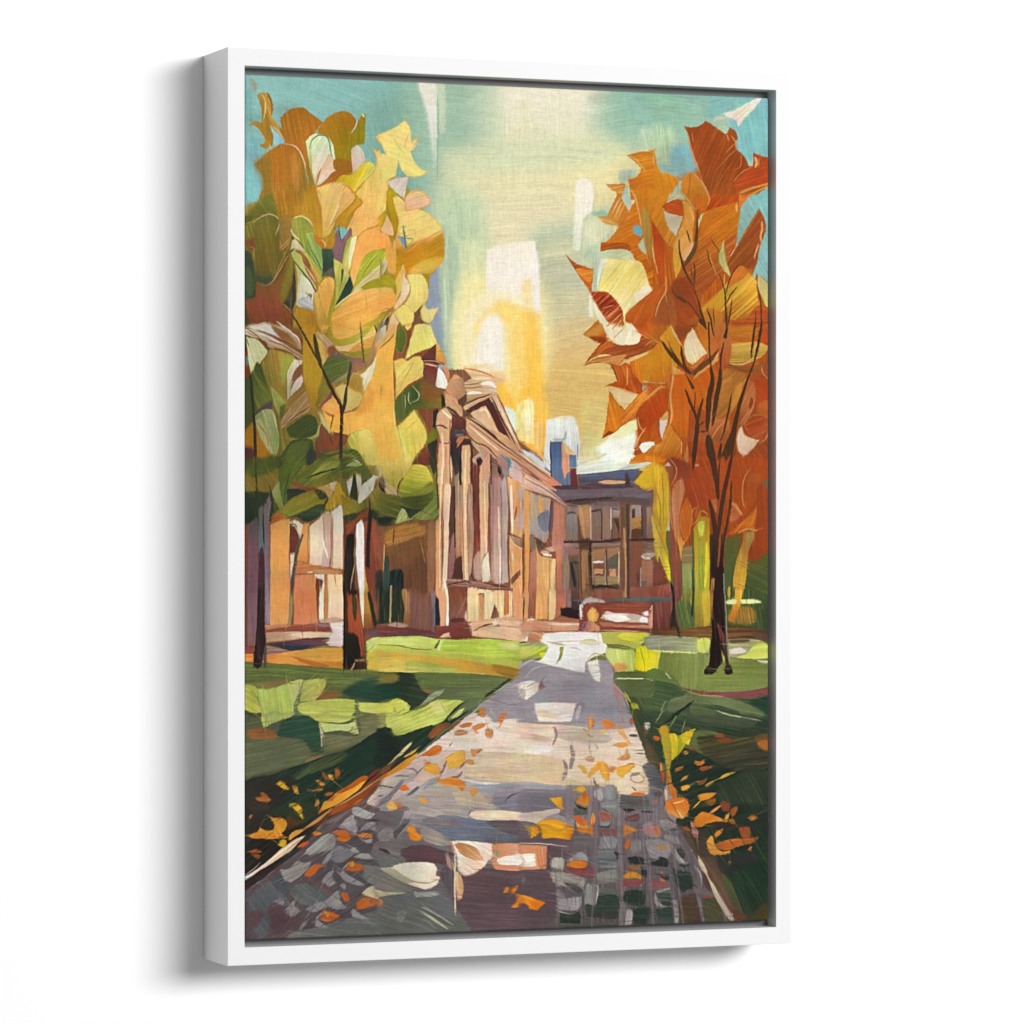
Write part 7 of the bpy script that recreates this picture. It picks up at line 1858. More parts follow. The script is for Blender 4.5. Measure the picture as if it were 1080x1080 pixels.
s c8845c>b8744c d=30 | 570,1010! 640,1020 740,1060 740,1085! 600,1085!
s c8845c>c88860>d09870 g=0 d=0 k=b8704c q=.25 | 850,1050! 900,1010 1085,1005! 1085,1085! 860,1085!
T 550 750
s 938b99>8c8494 d=0 a=.03 | -10,-10! 740,-10! 830,-10! 860,90! 500,85 300,90 -10,75!
s eae2d0>f0e8d8>e4d8c0 d=0 | 105,-10! 405,-10! 375,80! 130,82!
s e4c8a0 f=1 d=3 | 120,0 240,20 270,50 140,40
s b8a8b4 d=85 | 410,-10! 445,-10! 430,60 410,60
s 807484>988c90>a8988c g=90 d=2 k=6c6474 q=.3 | -10,70! 200,88 500,90 480,150 300,130 -10,90!
s d8b89c>d8c4b0>dcccbc>d8c4a8>cdb494>dcc09c g=90 d=3 k=e4d8c8 q=.35 | -10,85! 200,100 480,120 560,150 860,120! 930,280 970,400! 960,640! 740,640 600,570 350,570 -10,525!
s e4dcd4 f=3 d=5 k=f0e8e0 q=.3 | -10,210! 150,240 240,290 100,330 -10,300!
s c8a894>d0b49c d=4 f=2 | -10,150 200,200 240,240 100,220 -10,200
s a09488>ac9c8c>b0a08c d=3 f=2 k=c0b4a0 q=.3 | 270,140 480,130 680,200 640,240 500,250 300,210
s ccb490>d0b890 d=2 f=2 k=c4a880 q=.3 | -10,340 200,340 330,400 320,520 -10,500
s e0ccb0 d=2 f=2 k=d4b89c q=.3 | 400,300 700,290 900,400 860,600 760,630 640,550 400,520
l 6c5c5c w=18 | 250,120 265,180 240,260
l 7c6868 w=32 | 375,260 390,340 370,440
l 7c646c w=30 | 320,370 340,440 315,525
l 8c6c50 w=12 | 470,130 510,180 540,200
l 8c8080 w=7 | 520,200 515,270 530,340
l 7c6c68 w=8 | 560,250 580,290
# violet band left
s a0a0b0>8c8c9c>807c8c g=90 d=4 f=1 | -10,525! 180,560 340,590 330,640 -10,600!
s 746c7c>6c6478>706878>74687c g=90 d=3 k=847c8c q=.3 | -10,590! 340,600 400,620 400,820 230,760! 90,780 -10,770!
s c8b8a8>b8a090>dcccb0 d=-5 k=a0908c q=.3 | -10,780! 130,760 280,740 290,770 200,800 110,860 60,850 -10,835!
s 6c6068>746070 d=5 | -10,835! 100,850 140,950 -10,960!
s 6c5c64>6c5860 d=0 | -10,950! 150,960 380,970 560,950 560,1085! -10,1085!
l c8b8a8 w=10 d=3 | -10,1005 180,1015 340,1025
s c88464>c07858>b87458 d=0 k=dca488 q=.3 | -10,1020! 190,1020! 190,1085! -10,1085!
# stones base
s 7c7074>786a70>70646a>6c5c64 g=90 d=88 a=.05 k=8c8084 q=.3 | 340,560! 600,570 740,630! 960,630 975,540 1085,560! 1085,1085! 380,1085! 400,820 340,700
s 746870>7c7078 d=88 f=1 | 330,600 400,640 390,820 340,820
s 6c606a>705c68 d=88 | 540,580! 590,560 590,900 580,1085! 545,1085! 545,800
s 8c8488>807478 d=88 | 730,640! 750,640 760,1085! 730,1085!
s 787c80>848888>6c6c6c g=0 d=80 c=.1 k=949494 q=.35 e=54504c | 615,590! 650,560 700,560 725,600 725,660 690,685 630,660
s 949490>a0a098 d=60 f=1 | 560,600 610,590 620,660 590,680 550,640
s 5c5c54>4c5048 d=0 | 390,720! 440,750 500,755 500,780 430,790 390,760
s 303028>3c3428 d=25 | 405,695! 440,720 500,735 495,750 440,745
s 2c2c24 d=20 | 610,725! 660,735 670,770! 640,765
s 848480>747470 d=0 k=a0a098 q=.3 | 590,690! 720,690 720,760 670,770 610,730
s 8c4c40>9c5848 d=30 e=a09488 | 585,760! 640,765 685,800 665,840 600,830
s 7c7c74>94948c d=0 | 600,835! 670,830 660,870 600,875
s 2c3430 d=5 | 585,870! 660,870 690,800 675,860 660,890 600,885
s 7c4440>8c5048 d=0 k=6c5c5c q=.3 | 600,910! 720,905 715,950 600,945
s 8c8c88>7c8084>949490 g=60 d=60 k=a0a09c q=.35 | 590,980! 640,955 720,970 715,1030 690,1050 600,1040
l 343834 w=16 | 600,1055 660,1050 700,1085
s 5c5c58>54504c>646460 d=3 k=707070 q=.35 | 750,640! 950,645 980,700 1040,740 900,745 760,740
s 2c2826 d=3 | 765,740! 850,742 855,755 800,765!
s 2c2624 d=3 | 905,760! 1000,757 1005,770 930,775!
s 6c4040>744840 d=-10 e=403430 | 775,820! 840,790 890,785 885,830 800,835
s dc7c24>e08c2c>d86c1c g=0 d=10 k=c86020 q=.25 | 770,865! 800,870 885,912! 800,940 775,955!
s 8c5038 f=1 d=0 | 780,940 880,920 890,960 800,965
s dc6820>d06018 d=80 | 775,1030! 800,990 822,960! 820,1020 795,1052!
s 8c8480>948c84 d=80 k=6c5c50 q=.3 | 830,980! 900,990 900,1085! 830,1085!
s 9c847c>a88c84>987c74 g=0 d=0 k=b8a49c q=.3 | 920,870! 960,840 1020,850 1050,880 1040,950 930,930
s c46838 | 1010,890 1040,900 1050,940 1020,945
s 948c90>847c84 d=40 k=a49ca0 q=.35 | 940,1000! 1000,975 1085,980! 1085,1085! 1000,1085!
s cc8028 | 1010,1030! 1050,1018 1085,1030! 1085,1045!
# warm stones upper right
l 4c443c w=22 d=0 | 820,185 880,185
l 7c6458 w=12 d=10 | 865,320 940,322
l 8c7468 w=9 d=10 | 870,300 940,295
s dcc8b0>d8c0a8 d=0 e=6c5048 ew=1.4 | 825,490! 870,465 920,490 930,530 880,550 835,530
s 84746c>a89080 d=-10 e=644c40 | 780,420! 820,395 860,405 850,430 800,440
s 8c7c68 d=10 | 840,470! 890,462 890,485 830,492
s 4c484a>4c4c50>54504f g=0 d=10 k=605c60 q=.35 | 915,420! 950,390 1000,400 1060,470 1080,560 1000,550 950,500
# grass right
s 4c4c2c>443c28>4c3c2c g=90 d=65 | 820,-10! 860,-10! 960,240 1060,420 1085,520! 1040,480 960,380 920,260
s 344c2c>2c4028>243c2a g=90 d=60 k=4c6034 q=.35 | 850,-10! 1085,-10! 1085,400! 1050,370 960,220
s 243c24 | 1000,230! 1060,240 1070,380 1020,300
s 8c5030 f=1 | 920,110 960,140 950,180
s c8ccb8>b8bcb0 d=80 | 930,95! 970,85 980,120 950,140
s c86428>b85824 | 990,200! 1020,185 1060,200 1030,228
l 98903c w=20 | 1040,150 1060,120 1085,110
s a89838 d=80 | 1045,150! 1085,200! 1085,330! 1060,240
l c86c34 w=18 d=80 | 1060,380 1065,480 1085,540
# leaves
s c8742c>d88c38>b86428 g=0 d=85 | 505,60! 530,38 550,70 545,120 510,135!
s c87c30>cc7028>c06420 d=25 k=d89040 q=.3 | 597,75! 650,65 700,90 710,120 650,130 620,105
s d8b048 d=0 | 578,150! 620,140 650,150 620,170
s c87434 | 760,50! 780,60 770,95!
s a85c3c | 820,60! 840,50 850,90 825,100
s d8a058>c88850 d=45 | 720,140! 750,125 780,150 800,200 840,265! 780,210
l b88c60 w=10 | 460,130 490,160 520,180
s dc9838>d08430 d=0 k=b87030 q=.3 | 690,260! 730,240 800,235 805,265 750,280
s c88438>b87434>b46c34 g=90 d=80 | 800,275! 820,330 815,365 770,378 710,360! 760,345 785,320
s b89078>a47858 d=0 k=c8a890 q=.3 | 480,360! 510,340 550,350 550,385 500,380
s e0a030>d89428 d=40 | 415,415! 450,405 490,440 500,470 470,475 450,440
s dc9828>e0a028>d08828 g=0 d=-60 k=c07c20 q=.3 | 505,500! 530,440 580,390 600,380! 590,440 540,480 515,512
s e0a028>dc9c24>c88420 g=0 d=75 k=b87018 q=.35 e=a8641c | 595,390! 620,385 665,430 668,520 655,532 620,510 595,450
s a86840 d=20 | 670,430 690,415 720,430 700,460 675,465
s e09c20>e0a428>d89420 g=0 d=-30 k=c88420 q=.3 e=a8642c | 720,430! 780,410 860,405 830,450 790,480 765,515! 725,480
l 6c5048 w=16 | 545,510 560,550 575,580
s d89c28>e0a430 d=20 k=c07820 q=.3 | 390,600! 440,575 480,575 495,630 470,620
s d08828>c87424>e09c34 g=90 d=20 k=b86420 q=.3 | 440,650! 480,630 525,670 500,720 440,700 415,690
s b45020>c45c24 | 480,600 495,640 480,670 465,640
s e0981c>e0a024>d08c1c g=0 d=60 k=c87c18 q=.25 | 210,660! 250,655 310,650! 305,700 320,745! 280,730 240,690
s d8901c>e0a020>d8981f>c87018 g=0 d=10 k=e8b030 q=.3 e=c0702c | 115,870! 150,830 240,820 300,840 350,855! 330,890 400,910! 370,980! 280,965 200,960 150,980! 150,920
s c8601c>b85420 d=5 k=dc8428 q=.3 | 290,910! 360,870 380,890 410,920 380,940
s dc941c>e8ac24>c87c18 g=0 d=40 k=c87818 q=.3 | 5,875! 40,870 100,885 135,930 70,970! 50,920
s c4642c>b85424>c87434 g=0 d=20 | 390,800! 440,805 500,835 500,860 440,850 410,830
s e8981c>e09020>c86820 g=90 d=60 k=c06020 q=.3 | 415,840! 450,870 500,870 550,890 545,960! 500,930 430,920
s dc8c30>d88028 d=85 | 540,765! 560,810 550,860 525,860 530,810
s c4602c>cc6830 d=0 | 830,635! 850,615! 900,620 940,630 900,648
l 78583c w=12 | 840,575 870,605
T 680 750
s 344c2c>2c4428>284428>2c3c28 g=60 d=12 a=.05 k=44583a q=.25 | -10,-10! 955,-10! 955,220! 600,180 440,130 280,250 200,360 100,380 -10,220!
s 48583a>405034 d=12 f=3 | 300,-10 600,-10 850,60 780,130 500,90 320,50
l b8c098 w=8 d=12 t=0 | 555,0 640,30 730,45
l a8b088 w=5 d=12 | 730,45 890,75
l 242c1c w=18 d=-35 | 290,-10 200,60 140,100
l 90a868 w=6 d=-65 | 240,30 190,120
l 90a868 w=6 d=-65 | 140,-10 80,90
l 98a870 w=5 d=-65 | 310,60 280,160
# dark earth right
s 3c3c24>44402a>38382a>2c3428 g=60 d=-10 f=3 a=.1 k=5c5028 q=.3 | 400,200 560,180 800,200 955,180 955,440 800,480 560,420 440,320
s 6c4828>7c5028 f=5 d=0 a=.1 | 840,190 955,200 955,300 880,280
s a0602c f=3 d=0 | 860,240 920,220 950,250 940,290 880,280
s 203424>1c3424>223424>243024 g=90 d=-20 a=.07 k=303c28 q=.25 | 180,380! 300,280 440,330 600,420 800,470 955,420! 955,1085! 240,1085! 240,820 330,800 300,660 220,600
s 2c4028 f=6 d=60 k=3c4c30 q=.3 | 560,560 800,460 955,480 955,700 760,700 600,720
s 342c24>3c2c24 f=5 d=-20 a=.1 | 500,840 720,860 900,920 940,1060 700,1085 420,1085
s 8c4828 f=2 d=0 | 530,180 590,170 600,200 550,200
s 7c4028 f=2 d=0 | 550,215 640,205 650,235 570,240
# path edge strip
s 4c4830>4c3c28>5c4434>503c34 g=90 d=65 k=6c5040 q=.3 | -10,140! 40,240 110,370 160,520 150,640 170,780 240,850 330,920 350,1085! 220,1085! 140,860 60,560 20,400 -10,300!
s dcc8a8 d=60 | -10,320! 30,380 20,395! -10,370!
s 4c4c50>505058>48484c g=90 d=10 k=686468 q=.35 | -10,400! 50,395 110,450 150,550 150,620 60,580 20,520 -10,500!
s d8c4ac d=80 | -10,500! 25,550 20,590 -10,610!
s 6c6468>6c6068>74686c>786c74 g=90 d=88 k=84787c q=.3 | -10,610! 60,570 160,620 160,800 240,860 280,1000 330,1085! -10,1085!
s 5c4848 d=0 f=1 | 60,620 130,615 120,650 80,645
s b06038 | 70,680 100,678 98,698 75,700
s 302826 d=3 | -10,760! 40,760 70,768 -10,775
s 9c9498>8c8488>a09898 g=0 d=10 k=74686c q=.3 | 110,830! 190,830 240,880 200,910 140,900
s 4c4c48 d=0 | 170,910! 220,900 250,910 210,920
s b07c70>b88878>a8746c g=0 d=0 k=987068 q=.3 | -10,890! 60,880 110,900 120,960 -10,940!
s c06838 | 75,890 95,880 110,930 90,945
s 9c9498>948a90 d=40 k=807478 q=.35 | 150,920! 230,950 280,1030 200,1000 150,980
s 8c8084>948a8e d=30 k=a89ca0 q=.35 | -10,990! 120,1000 200,1030 240,1085! 20,1085!
s cc8028>d08c2c d=5 | 75,1030! 110,1025 140,1022 168,1045! 130,1055
s cc8028 | 185,1030 210,1018 220,1035 200,1045
# yellow plant
s a89830>989428>a88c28>a87428 g=90 d=88 k=7c7c20 q=.35 | 125,200! 140,180 200,170 250,185 330,150! 300,270 250,340 200,380! 190,460 180,520! 165,420 150,340 
s c8b028>c0a428 d=85 k=e0cc40 q=.3 | 180,180! 240,180 250,300 210,360 200,250
s b8a828>c4a828>a89020 g=0 d=-50 k=d8c040 q=.3 | 260,190! 320,150 388,130! 350,200 335,260! 290,240
s b8902c d=20 k=5c4c20 q=.3 | 105,130! 150,105 180,120 180,170 130,190 110,165
s 5c4c38 | 300,120 340,120 340,150 310,150
s 98843c>a8702c>b86c2c>b85c24 g=90 d=80 k=6c5c28 q=.3 | 160,440! 190,450 210,560 240,600 245,680! 200,640 170,560
l b87c5c w=10 d=85 | 180,230 175,400 170,460
s c86028>a84820 d=80 | 110,390! 130,400 150,480 150,540 130,520
s ecc898 d=85 | 118,400! 130,430 128,450 118,440
s e0c8a0>c8a078 d=85 | 148,580! 165,600 175,650 165,680 150,640
s 2c2620 | 145,680 155,700 150,720
s c8682c>c87430>dc9c50 g=90 d=70 k=b05c24 q=.4 e=a85828 | 155,690! 200,665 300,660 335,710 330,760 290,820! 220,800 165,760
l ecb870 w=10 | 215,700 260,690 300,675
l f0c080 w=8 | 240,750 270,790 290,810
l 8c4c24 w=7 d=60 | 200,690 240,760 265,800
l c87c48 w=9 | 290,780 330,798
# flying leaves
s c05c28 | 58,205! 80,188 118,205 90,228
s d07c2c>d88c38 | 285,310! 310,300 332,315 310,332
s 7c3c28 d=5 f=1 | 320,285 360,282 400,298 360,302
s d08038>b86028>dc8c3c g=0 d=0 | 372,400! 385,378 420,385 450,365! 452,395 420,415
s 8c4828>944c28 d=0 f=1 | 415,435 440,420 515,420 490,440 440,450
s c86028>d06c30 d=-30 | 228,465! 240,435 290,415! 285,445
s cc8434 d=-40 | 265,535! 285,505 325,488! 315,515
s d88c30>e09838 d=0 | 275,570! 320,560 345,570 320,600 285,600
l 5c6c48 w=6 | 335,570 380,540
s a85c2c>8c4c28 d=-10 f=1 | 380,530 440,525 470,508 455,545 420,555
s c88434>cc9038 d=-30 | 455,560! 490,540 530,525! 510,550 470,572
s b89434>c09c3c d=-20 | 560,515! 610,475 690,462! 640,490 590,510
l 6c7c3c w=6 | 525,530 560,510
s cc7828>d48830>b86824 g=0 d=-20 k=e0a048 q=.3 | 400,640! 450,625 550,618! 510,655 430,685! 410,665
l d89c40 w=12 d=-45 | 425,680 395,710 368,735
s 8c5424 f=1 d=-20 k=3c3024 q=.4 | 460,685 530,660 540,690 500,718
s d88c48>d0804c d=-38 | 500,765! 530,735 590,710! 550,750 515,775
s 84442c>7c4028 f=2 d=60 | 580,690 640,700 640,760 590,750
s a05430>8c4c28 d=-60 f=1 | 650,760 680,725 705,725! 690,780 670,800
s 9c5c28 d=60 f=1 | 640,820 670,820 690,860 650,850
s d8842c>cc7428>e09c40 g=60 d=15 k=c06820 q=.3 | 365,850! 400,790 440,762! 500,780 570,810 610,838! 540,840 470,855 430,880! 390,878
s e09c38>dc8c30 d=-60 | 600,830! 620,785 645,772! 635,820 620,842
s b86028>c07030 | 780,810! 810,788 850,805 830,828 800,826
s c8806c>d09084>a86c50 g=90 d=80 | 345,830! 370,860 405,930 400,975! 375,960 355,890
s c05020>b85424 d=20 f=1 | 280,880 320,885 345,905 310,905
s dc8430>c87428 d=-50 | 525,955! 545,915 592,895! 580,935 545,965
s 8c4824>944c28 d=80 f=2 | 720,890 790,890 800,960 740,960
s a85424>b05c28>8c4424 g=0 d=-5 k=c86c30 q=.3 | 540,1000! 640,975 760,965 860,950! 840,990 720,1010 600,1040 560,1050
s e09c38>e8a848>d88c34 g=90 d=60 k=c87828 q=.3 | 465,985! 500,950! 520,955 530,1020 560,1060 600,1085! 490,1085! 475,1030

# ---------- last row ----------
T 250 870
s 2a2a24>26241f>22201c>2c2420 g=60 d=-38 a=.07 k=3c3428 q=.25 | 50,40! 120,100 300,130 420,90 620,-10! 640,-10! 500,90 340,200 200,300 60,420 50,430!
s a85428>9c4c24 d=0 | 70,205! 140,185 190,208! 140,215
s 8c4c2c f=2 d=-20 | 110,220 180,230 160,260
s c8961f>d0a028 d=40 | 310,155! 340,115 375,120 372,150 345,172!
s d08830>c87c28 d=0 | 50,75! 150,90 300,92 385,95! 300,105 120,100!
s c08430>cc9440 d=-30 | 385,112! 410,70 450,45 520,35! 440,90 405,118
s 34342a>2c2824 d=-38 | 420,200! 520,100 640,-10! 700,-10! 600,100 500,180 300,330 160,430 60,510 50,500! 50,450
s 2c201e>382824 d=-35 | 50,440! 200,340 340,250 340,290 200,390 60,500!
# pavement base
s 54444a>58484e>544650>4c484a g=0 d=-30 a=.06 k=64545c q=.25 | 640,-10! 1085,-10! 1085,850! 600,870 50,885! 50,520! 300,340 480,180
s 5c5c60>545860>50545c g=90 d=50 f=3 k=686c70 q=.3 | 100,540 200,430 270,440 400,600 240,640 240,780 180,860 120,800 90,640
s 484c54>4c5058 d=50 f=1 | 240,400 320,370 400,470 440,470 340,520
s 5c4044>64444c f=3 d=-35 | 60,500 200,440 320,300 350,310 260,400 120,500
s 5c3c44 f=5 | 60,700 160,650 200,700 100,800
s 5c3c48>543c46 d=-20 f=2 | 240,620 340,600 360,680 480,700 580,760 540,790 400,800 280,820
s 565c58>606860>505a5c>54585a g=0 d=35 f=1 k=6c706c q=.35 | 400,500 480,440 560,460 700,540 660,620 560,620 460,580
s 5c4448>6c504c d=30 f=2 | 540,400 640,440 720,500 700,540 600,480
s 74706c>686864>646660>60625e g=0 d=3 a=.05 k=7c7c74 q=.25 f=2 | 400,830 600,780 780,720 900,700 1085,660 1085,850 600,875 400,870
# stones
s a09890>948c84>8c8480 g=0 d=-35 k=b0a898 q=.35 | 505,225! 560,160 640,90 710,65 750,100 725,180 660,200 560,230!
s a0968e>90867e>988e88 g=0 d=-20 k=a8a098 q=.3 | 322,340! 400,330 450,270! 500,285 565,280! 540,330 480,390 410,440! 360,420
s 94888a>a09494 d=-60 | 640,430! 680,370 730,340! 720,400 750,440 700,475! 670,450
s 9c8c8c>887a7c d=-60 k=a89c9c q=.3 | 360,650! 420,580 440,575! 440,620 480,655 410,705! 390,670
s 8c7c84>9c9094 d=-20 | 275,580! 320,560 350,545! 360,590 340,610
s 94848c>8c8084 d=-50 | 470,785! 500,740 545,710! 520,760 490,785
s a09498>94888c>8c8084 g=0 d=30 k=a89ca0 q=.3 | 785,360! 800,340! 860,390 970,455! 940,465 850,440 800,410
s 8c8084>988c90 d=20 f=1 | 780,455 810,440 830,470 810,490
s 4c484c>544f54 d=10 f=1 | 830,460 940,475 980,490 920,500 850,490
s 8c8488>a0989c>8c8884 g=0 d=-50 k=746c70 q=.35 f=1 | 520,640 600,600 680,570 760,500 780,560 720,600 600,660
s a09c94>94908c d=10 | 690,620! 740,570 780,560! 800,600 835,635! 760,640
s 948488>a0949a d=30 | 865,650! 880,635! 940,680 1000,720! 920,710 875,690
s 948c90>a09498 d=30 | 590,740! 605,715! 660,760 700,775! 640,780 600,770
s 746c74>807880>6c6470 g=0 d=-20 k=8c8488 q=.3 f=1 | 700,220 760,160 850,180 900,200 840,260 780,290 720,270
s 9c9498>948c90 d=-60 | 640,290! 690,220 725,205! 710,250 660,300
s a89c90 d=20 | 850,185! 890,170 935,210! 890,210
s a0948c>a89c94>8c7c84 d=5 | 885,245! 930,220 1000,220 1035,260! 980,265
l 4c3c44 w=10 | 880,260 960,275 1040,280
s a0989c>9c9498 g=0 d=40 k=b0a8a8 q=.3 | 770,-10! 900,-10! 915,40 890,75! 850,30 780,25
s 988c94>a09498 d=30 | 925,55! 970,-10! 1050,-10! 1060,55! 1010,35 960,40
s a89c98 d=10 | 925,100! 970,115 1020,110 1015,140 960,128
s 6c5c64>74646c>685c60 d=50 f=1 | 1040,140 1085,130 1085,260 1020,240
s 6c6c68>787870>64645c g=0 d=15 k=848478 q=.35 f=1 | 960,300! 1040,310 1085,320! 1085,450! 1000,440 960,380
s d8c89c>dccca0>c8b488 g=0 d=10 k=e8dcb8 q=.3 | 945,520! 980,480 1050,460 1085,460! 1085,570! 1000,545
# leaves
s d8641c>c8601c>dc7420 d=10 k=b04c1c q=.3 | 718,55! 760,40 830,45 858,90 850,120 800,128 750,105! 770,85
s dc8430>d87c2c d=5 | 912,80! 950,60 1020,70 1025,98 980,102 930,95
s d0782c>c86c24 d=-10 | 560,68! 590,50 650,65! 600,80
s b84c20>c05c28 d=-30 | 455,170! 500,135 545,130 520,160 480,172
s d46420>cc5c20 d=-40 k=b44c1c q=.3 | 510,380! 550,330 600,300 680,305! 630,330 590,370 545,400!
s d4661c>c8541c>d06820 d=10 k=a84418 q=.3 | 820,340! 850,280 900,290 970,310! 950,340 890,355
s e8a01c>f0a820 | 850,290! 880,280 895,305 875,320 855,310
s d4641c>cc5818>c85c20 d=15 k=e07c28 q=.35 | 625,715! 650,660 700,655 780,690! 760,710 690,735
s e89c20 | 655,670! 680,655 700,680 680,700
s c05c24 d=60 f=1 | 790,520 830,520 855,570 820,580
s cc5c1c>d06c20>c05020 g=0 d=5 k=a84418 q=.35 | 900,640! 910,590 960,550 1040,560 1085,580! 1085,600! 1020,620 930,645
s dc8428 | 990,555 1005,575 995,590
s 7c5c58 | 1000,570 1030,575 1020,600
l d8d0c8 w=6 | 600,715 640,670
l d8d0c8 w=6 | 800,340 845,290
# curb
s e4dcd0>e0ccb4>d8b890>c8a074 g=0 d=-38 k=b08458 q=.35 | 520,80! 440,150 340,240 200,330 50,430! 50,400! 200,300 340,180 450,105
l f0e8dc w=10 d=-38 | 510,85 380,170 250,270
l b8a890 w=6 | 50,390 130,330 180,280
T 400 870
s 74686c>6c6064>685c5c>645c5c g=60 d=5 a=.05 k=7c7474 q=.25 | -10,-10! 1085,-10! 1085,810! -10,850!
s 5c6878>686c7c>5c5c6c g=0 d=3 k=7c7c90 q=.3 | 330,-10! 1085,-10! 1085,130! 780,120 540,115! 440,80 330,20
s 5c4c58 d=3 f=2 | 820,-10 1085,-10 1085,70 950,60
s 887c74>9c8c80>78706c g=0 d=15 f=1 k=a0947f q=.3 | 330,20 440,50 560,140 480,160 360,130 320,80
s 5c3c48>603f4c>5c424c g=0 d=5 k=543844 q=.3 | 160,190! 300,150 480,190 560,230 500,300 440,290 200,290
s 5e4650>5c464f>5a4450>5c4650 g=90 d=5 a=.04 k=64505a q=.3 | 590,330! 860,330 1085,350! 1085,810! 700,800 590,760
s 5c4c54>584c54 d=88 f=2 k=64585c q=.3 | 460,360 580,300 585,620 520,500
s 605e5e>646462>5c5e58>60625a g=90 d=20 a=.05 k=6c6c64 q=.3 f=1 | 60,520 280,500 460,520 590,640 700,800! 500,830 -10,850! -10,620
s 6c6c68>64686a d=10 f=2 | -10,260 160,240 200,300 100,400 -10,330
s 74706a>807868>6c6c64 g=0 d=20 k=8c8474 q=.3 f=1 | -10,330 150,390 260,440 240,500 60,520 -10,540
s d8cca4>c8bc98 d=-5 f=1 | -10,490 60,510 200,515 100,530 -10,545
# left stones
s 8c807c>847874 d=-30 e=a09894 | -10,95! 40,30 90,30 105,70 60,125 -10,105
s 504448>584c50 d=-50 | 100,60! 180,-10! 200,-10! 130,100
l 988c88 w=8 | 140,90 200,20
l 342c30 w=22 d=20 | 0,180 50,200 95,218
s 7c7078>887c80 d=10 f=1 | 60,180 120,200 160,230 100,235
s c87c34 f=1 | -10,565 20,570 20,610 -10,625
# white patch
s f0e8d0>ece4cc>e4dcc4 g=60 d=12 k=d8ccb0 q=.3 | 90,320! 140,300 220,285 350,282 420,300 440,340 430,380 460,400 430,460 360,492! 280,470 180,430 100,380 20,340!
s b8b094>a8a088 d=20 f=1 k=d0c8ac q=.4 | 10,330 100,330 180,380 260,430 200,440 100,390
l b89c6c w=12 | 180,400 280,435 380,440 450,410
s dcd8c8 d=0 f=1 | 270,505 300,530 280,550
s 94948c>a0a090 d=-5 k=74746c q=.35 f=1 | 260,520 360,510 455,520 420,540 300,545
l a8a888 w=18 t=1 d=35 | 315,650 400,710 520,790
l 909084 w=14 d=40 | 320,625 400,660 560,760
l 7c7c74 w=8 d=40 | 340,720 440,790
s 747c74 f=2 d=-30 | 130,680 200,650 200,700 160,740
# salmon block
s ecdcc0>f0e8d4>e8d4b8>e0ccb0 g=60 d=35 k=f4ecdc q=.3 | 540,125! 620,118 760,130 870,150 865,230 800,310 720,370 650,392! 600,350 590,250 560,160
s c08458>b87848>c89464>d8a878 g=0 d=35 c=.05 k=e0c8a0 q=.35 | 570,145! 640,140 740,180 790,270! 700,260 620,220
l c88868 w=14 | 545,120 560,170 575,220
l a88060 w=9 | 600,340 640,385 720,370 800,310
l b89470 w=10 | 870,190 890,230 840,290
s c8845c>cc8c68>d09878>d8b090 g=0 d=0 k=b8704c q=.25 | 860,150! 920,140 1085,140! 1085,350! 900,340 860,310
s ecdcc8>f0e8dc d=3 f=1 | 900,260 1000,230 1085,220 1085,300 920,300
s d08c6c d=2 f=1 | 880,310 1085,310 1085,345 900,335
s 94806c k=b89c78 q=.4 | 865,200 900,195 920,220 880,250
s b89080>a07c70 d=80 | 500,210! 530,240 570,310 570,360! 520,310
l dcc0a0 w=14 d=88 t=1 | 575,180 575,350 572,500 580,690
s d8b48c>c49468>cc9c70 g=90 d=85 k=dcc09c q=.3 | 585,350! 620,390 640,470 625,560 590,575! 580,450
l 6c4c3c w=7 | 592,500 594,525
# leaves
s e08420>e07c1c>e89028 g=60 d=40 k=f0a030 q=.3 | 200,45! 230,8 260,12 290,65 330,80! 300,120 235,110 225,55
s c87028>d07c24 d=-60 | 940,515! 960,470 985,480 970,515
s d87c20>d07428 d=-50 | 995,500! 1020,480 1050,460 1045,490 1020,520
s d87c1c>dc8824>c86c18 g=0 d=-40 k=b05c18 q=.3 | 1000,625! 1040,590 1060,540! 1085,550! 1085,610! 1040,630
T 550 870
s 5e4a54>5c4850>5a4650>5a4852 g=90 d=3 a=.04 k=64505a q=.3 | -10,-10! 1085,-10! 1085,780! -10,800!
s 64586c>64505c>6c5860 d=0 f=1 | -10,100! 140,120 400,100 560,80 560,160 380,200 200,160 -10,140!
s c8845c>c88868>d09878 g=0 d=0 k=b8704c q=.25 | -10,148! 190,158! 185,335! -10,345!
s ecdcc8>f0e8dc>e0c8b0 d=2 f=1 | -10,240 60,215 110,230 120,310 -10,310
s d08c68>c87850 d=80 f=1 k=e0a888 q=.3 | 110,200 185,180 180,320 120,320
l c8b8a8 w=8 d=3 | -10,140 180,145 350,165
# cobble field base
s 6c5c62>64565c>5f5258>504848 g=90 d=88 a=.05 k=786c70 q=.3 | 380,-10! 1085,-10! 1085,760! 250,780! 270,600 240,400 200,340 380,200
s 74666c>705e66 d=88 | 545,-10! 590,-10! 580,300 570,430! 550,420 545,200
s 746a6e>786c72>705f66>746a68 g=90 d=85 k=887c80 q=.3 | 725,-10! 770,-10! 770,300 800,600 790,770! 740,770! 745,500 730,250
s 786c74>7c7074>746870 g=90 d=82 k=8c8084 q=.3 | 905,-10! 930,-10! 950,200 1000,500 1010,750! 975,750! 960,450 930,300
# stones
s 6c6468>645c60 d=3 k=74686c q=.3 | 390,80! 530,90 530,170 400,190!
s 8c3c3c>80444c>744048 d=0 k=943c30 q=.3 | 310,350! 420,320 550,330 550,400 470,400 340,370
s b8b09c>c0b8a4>a09888 g=0 d=80 | 220,320! 240,255 320,255 320,330 290,340!
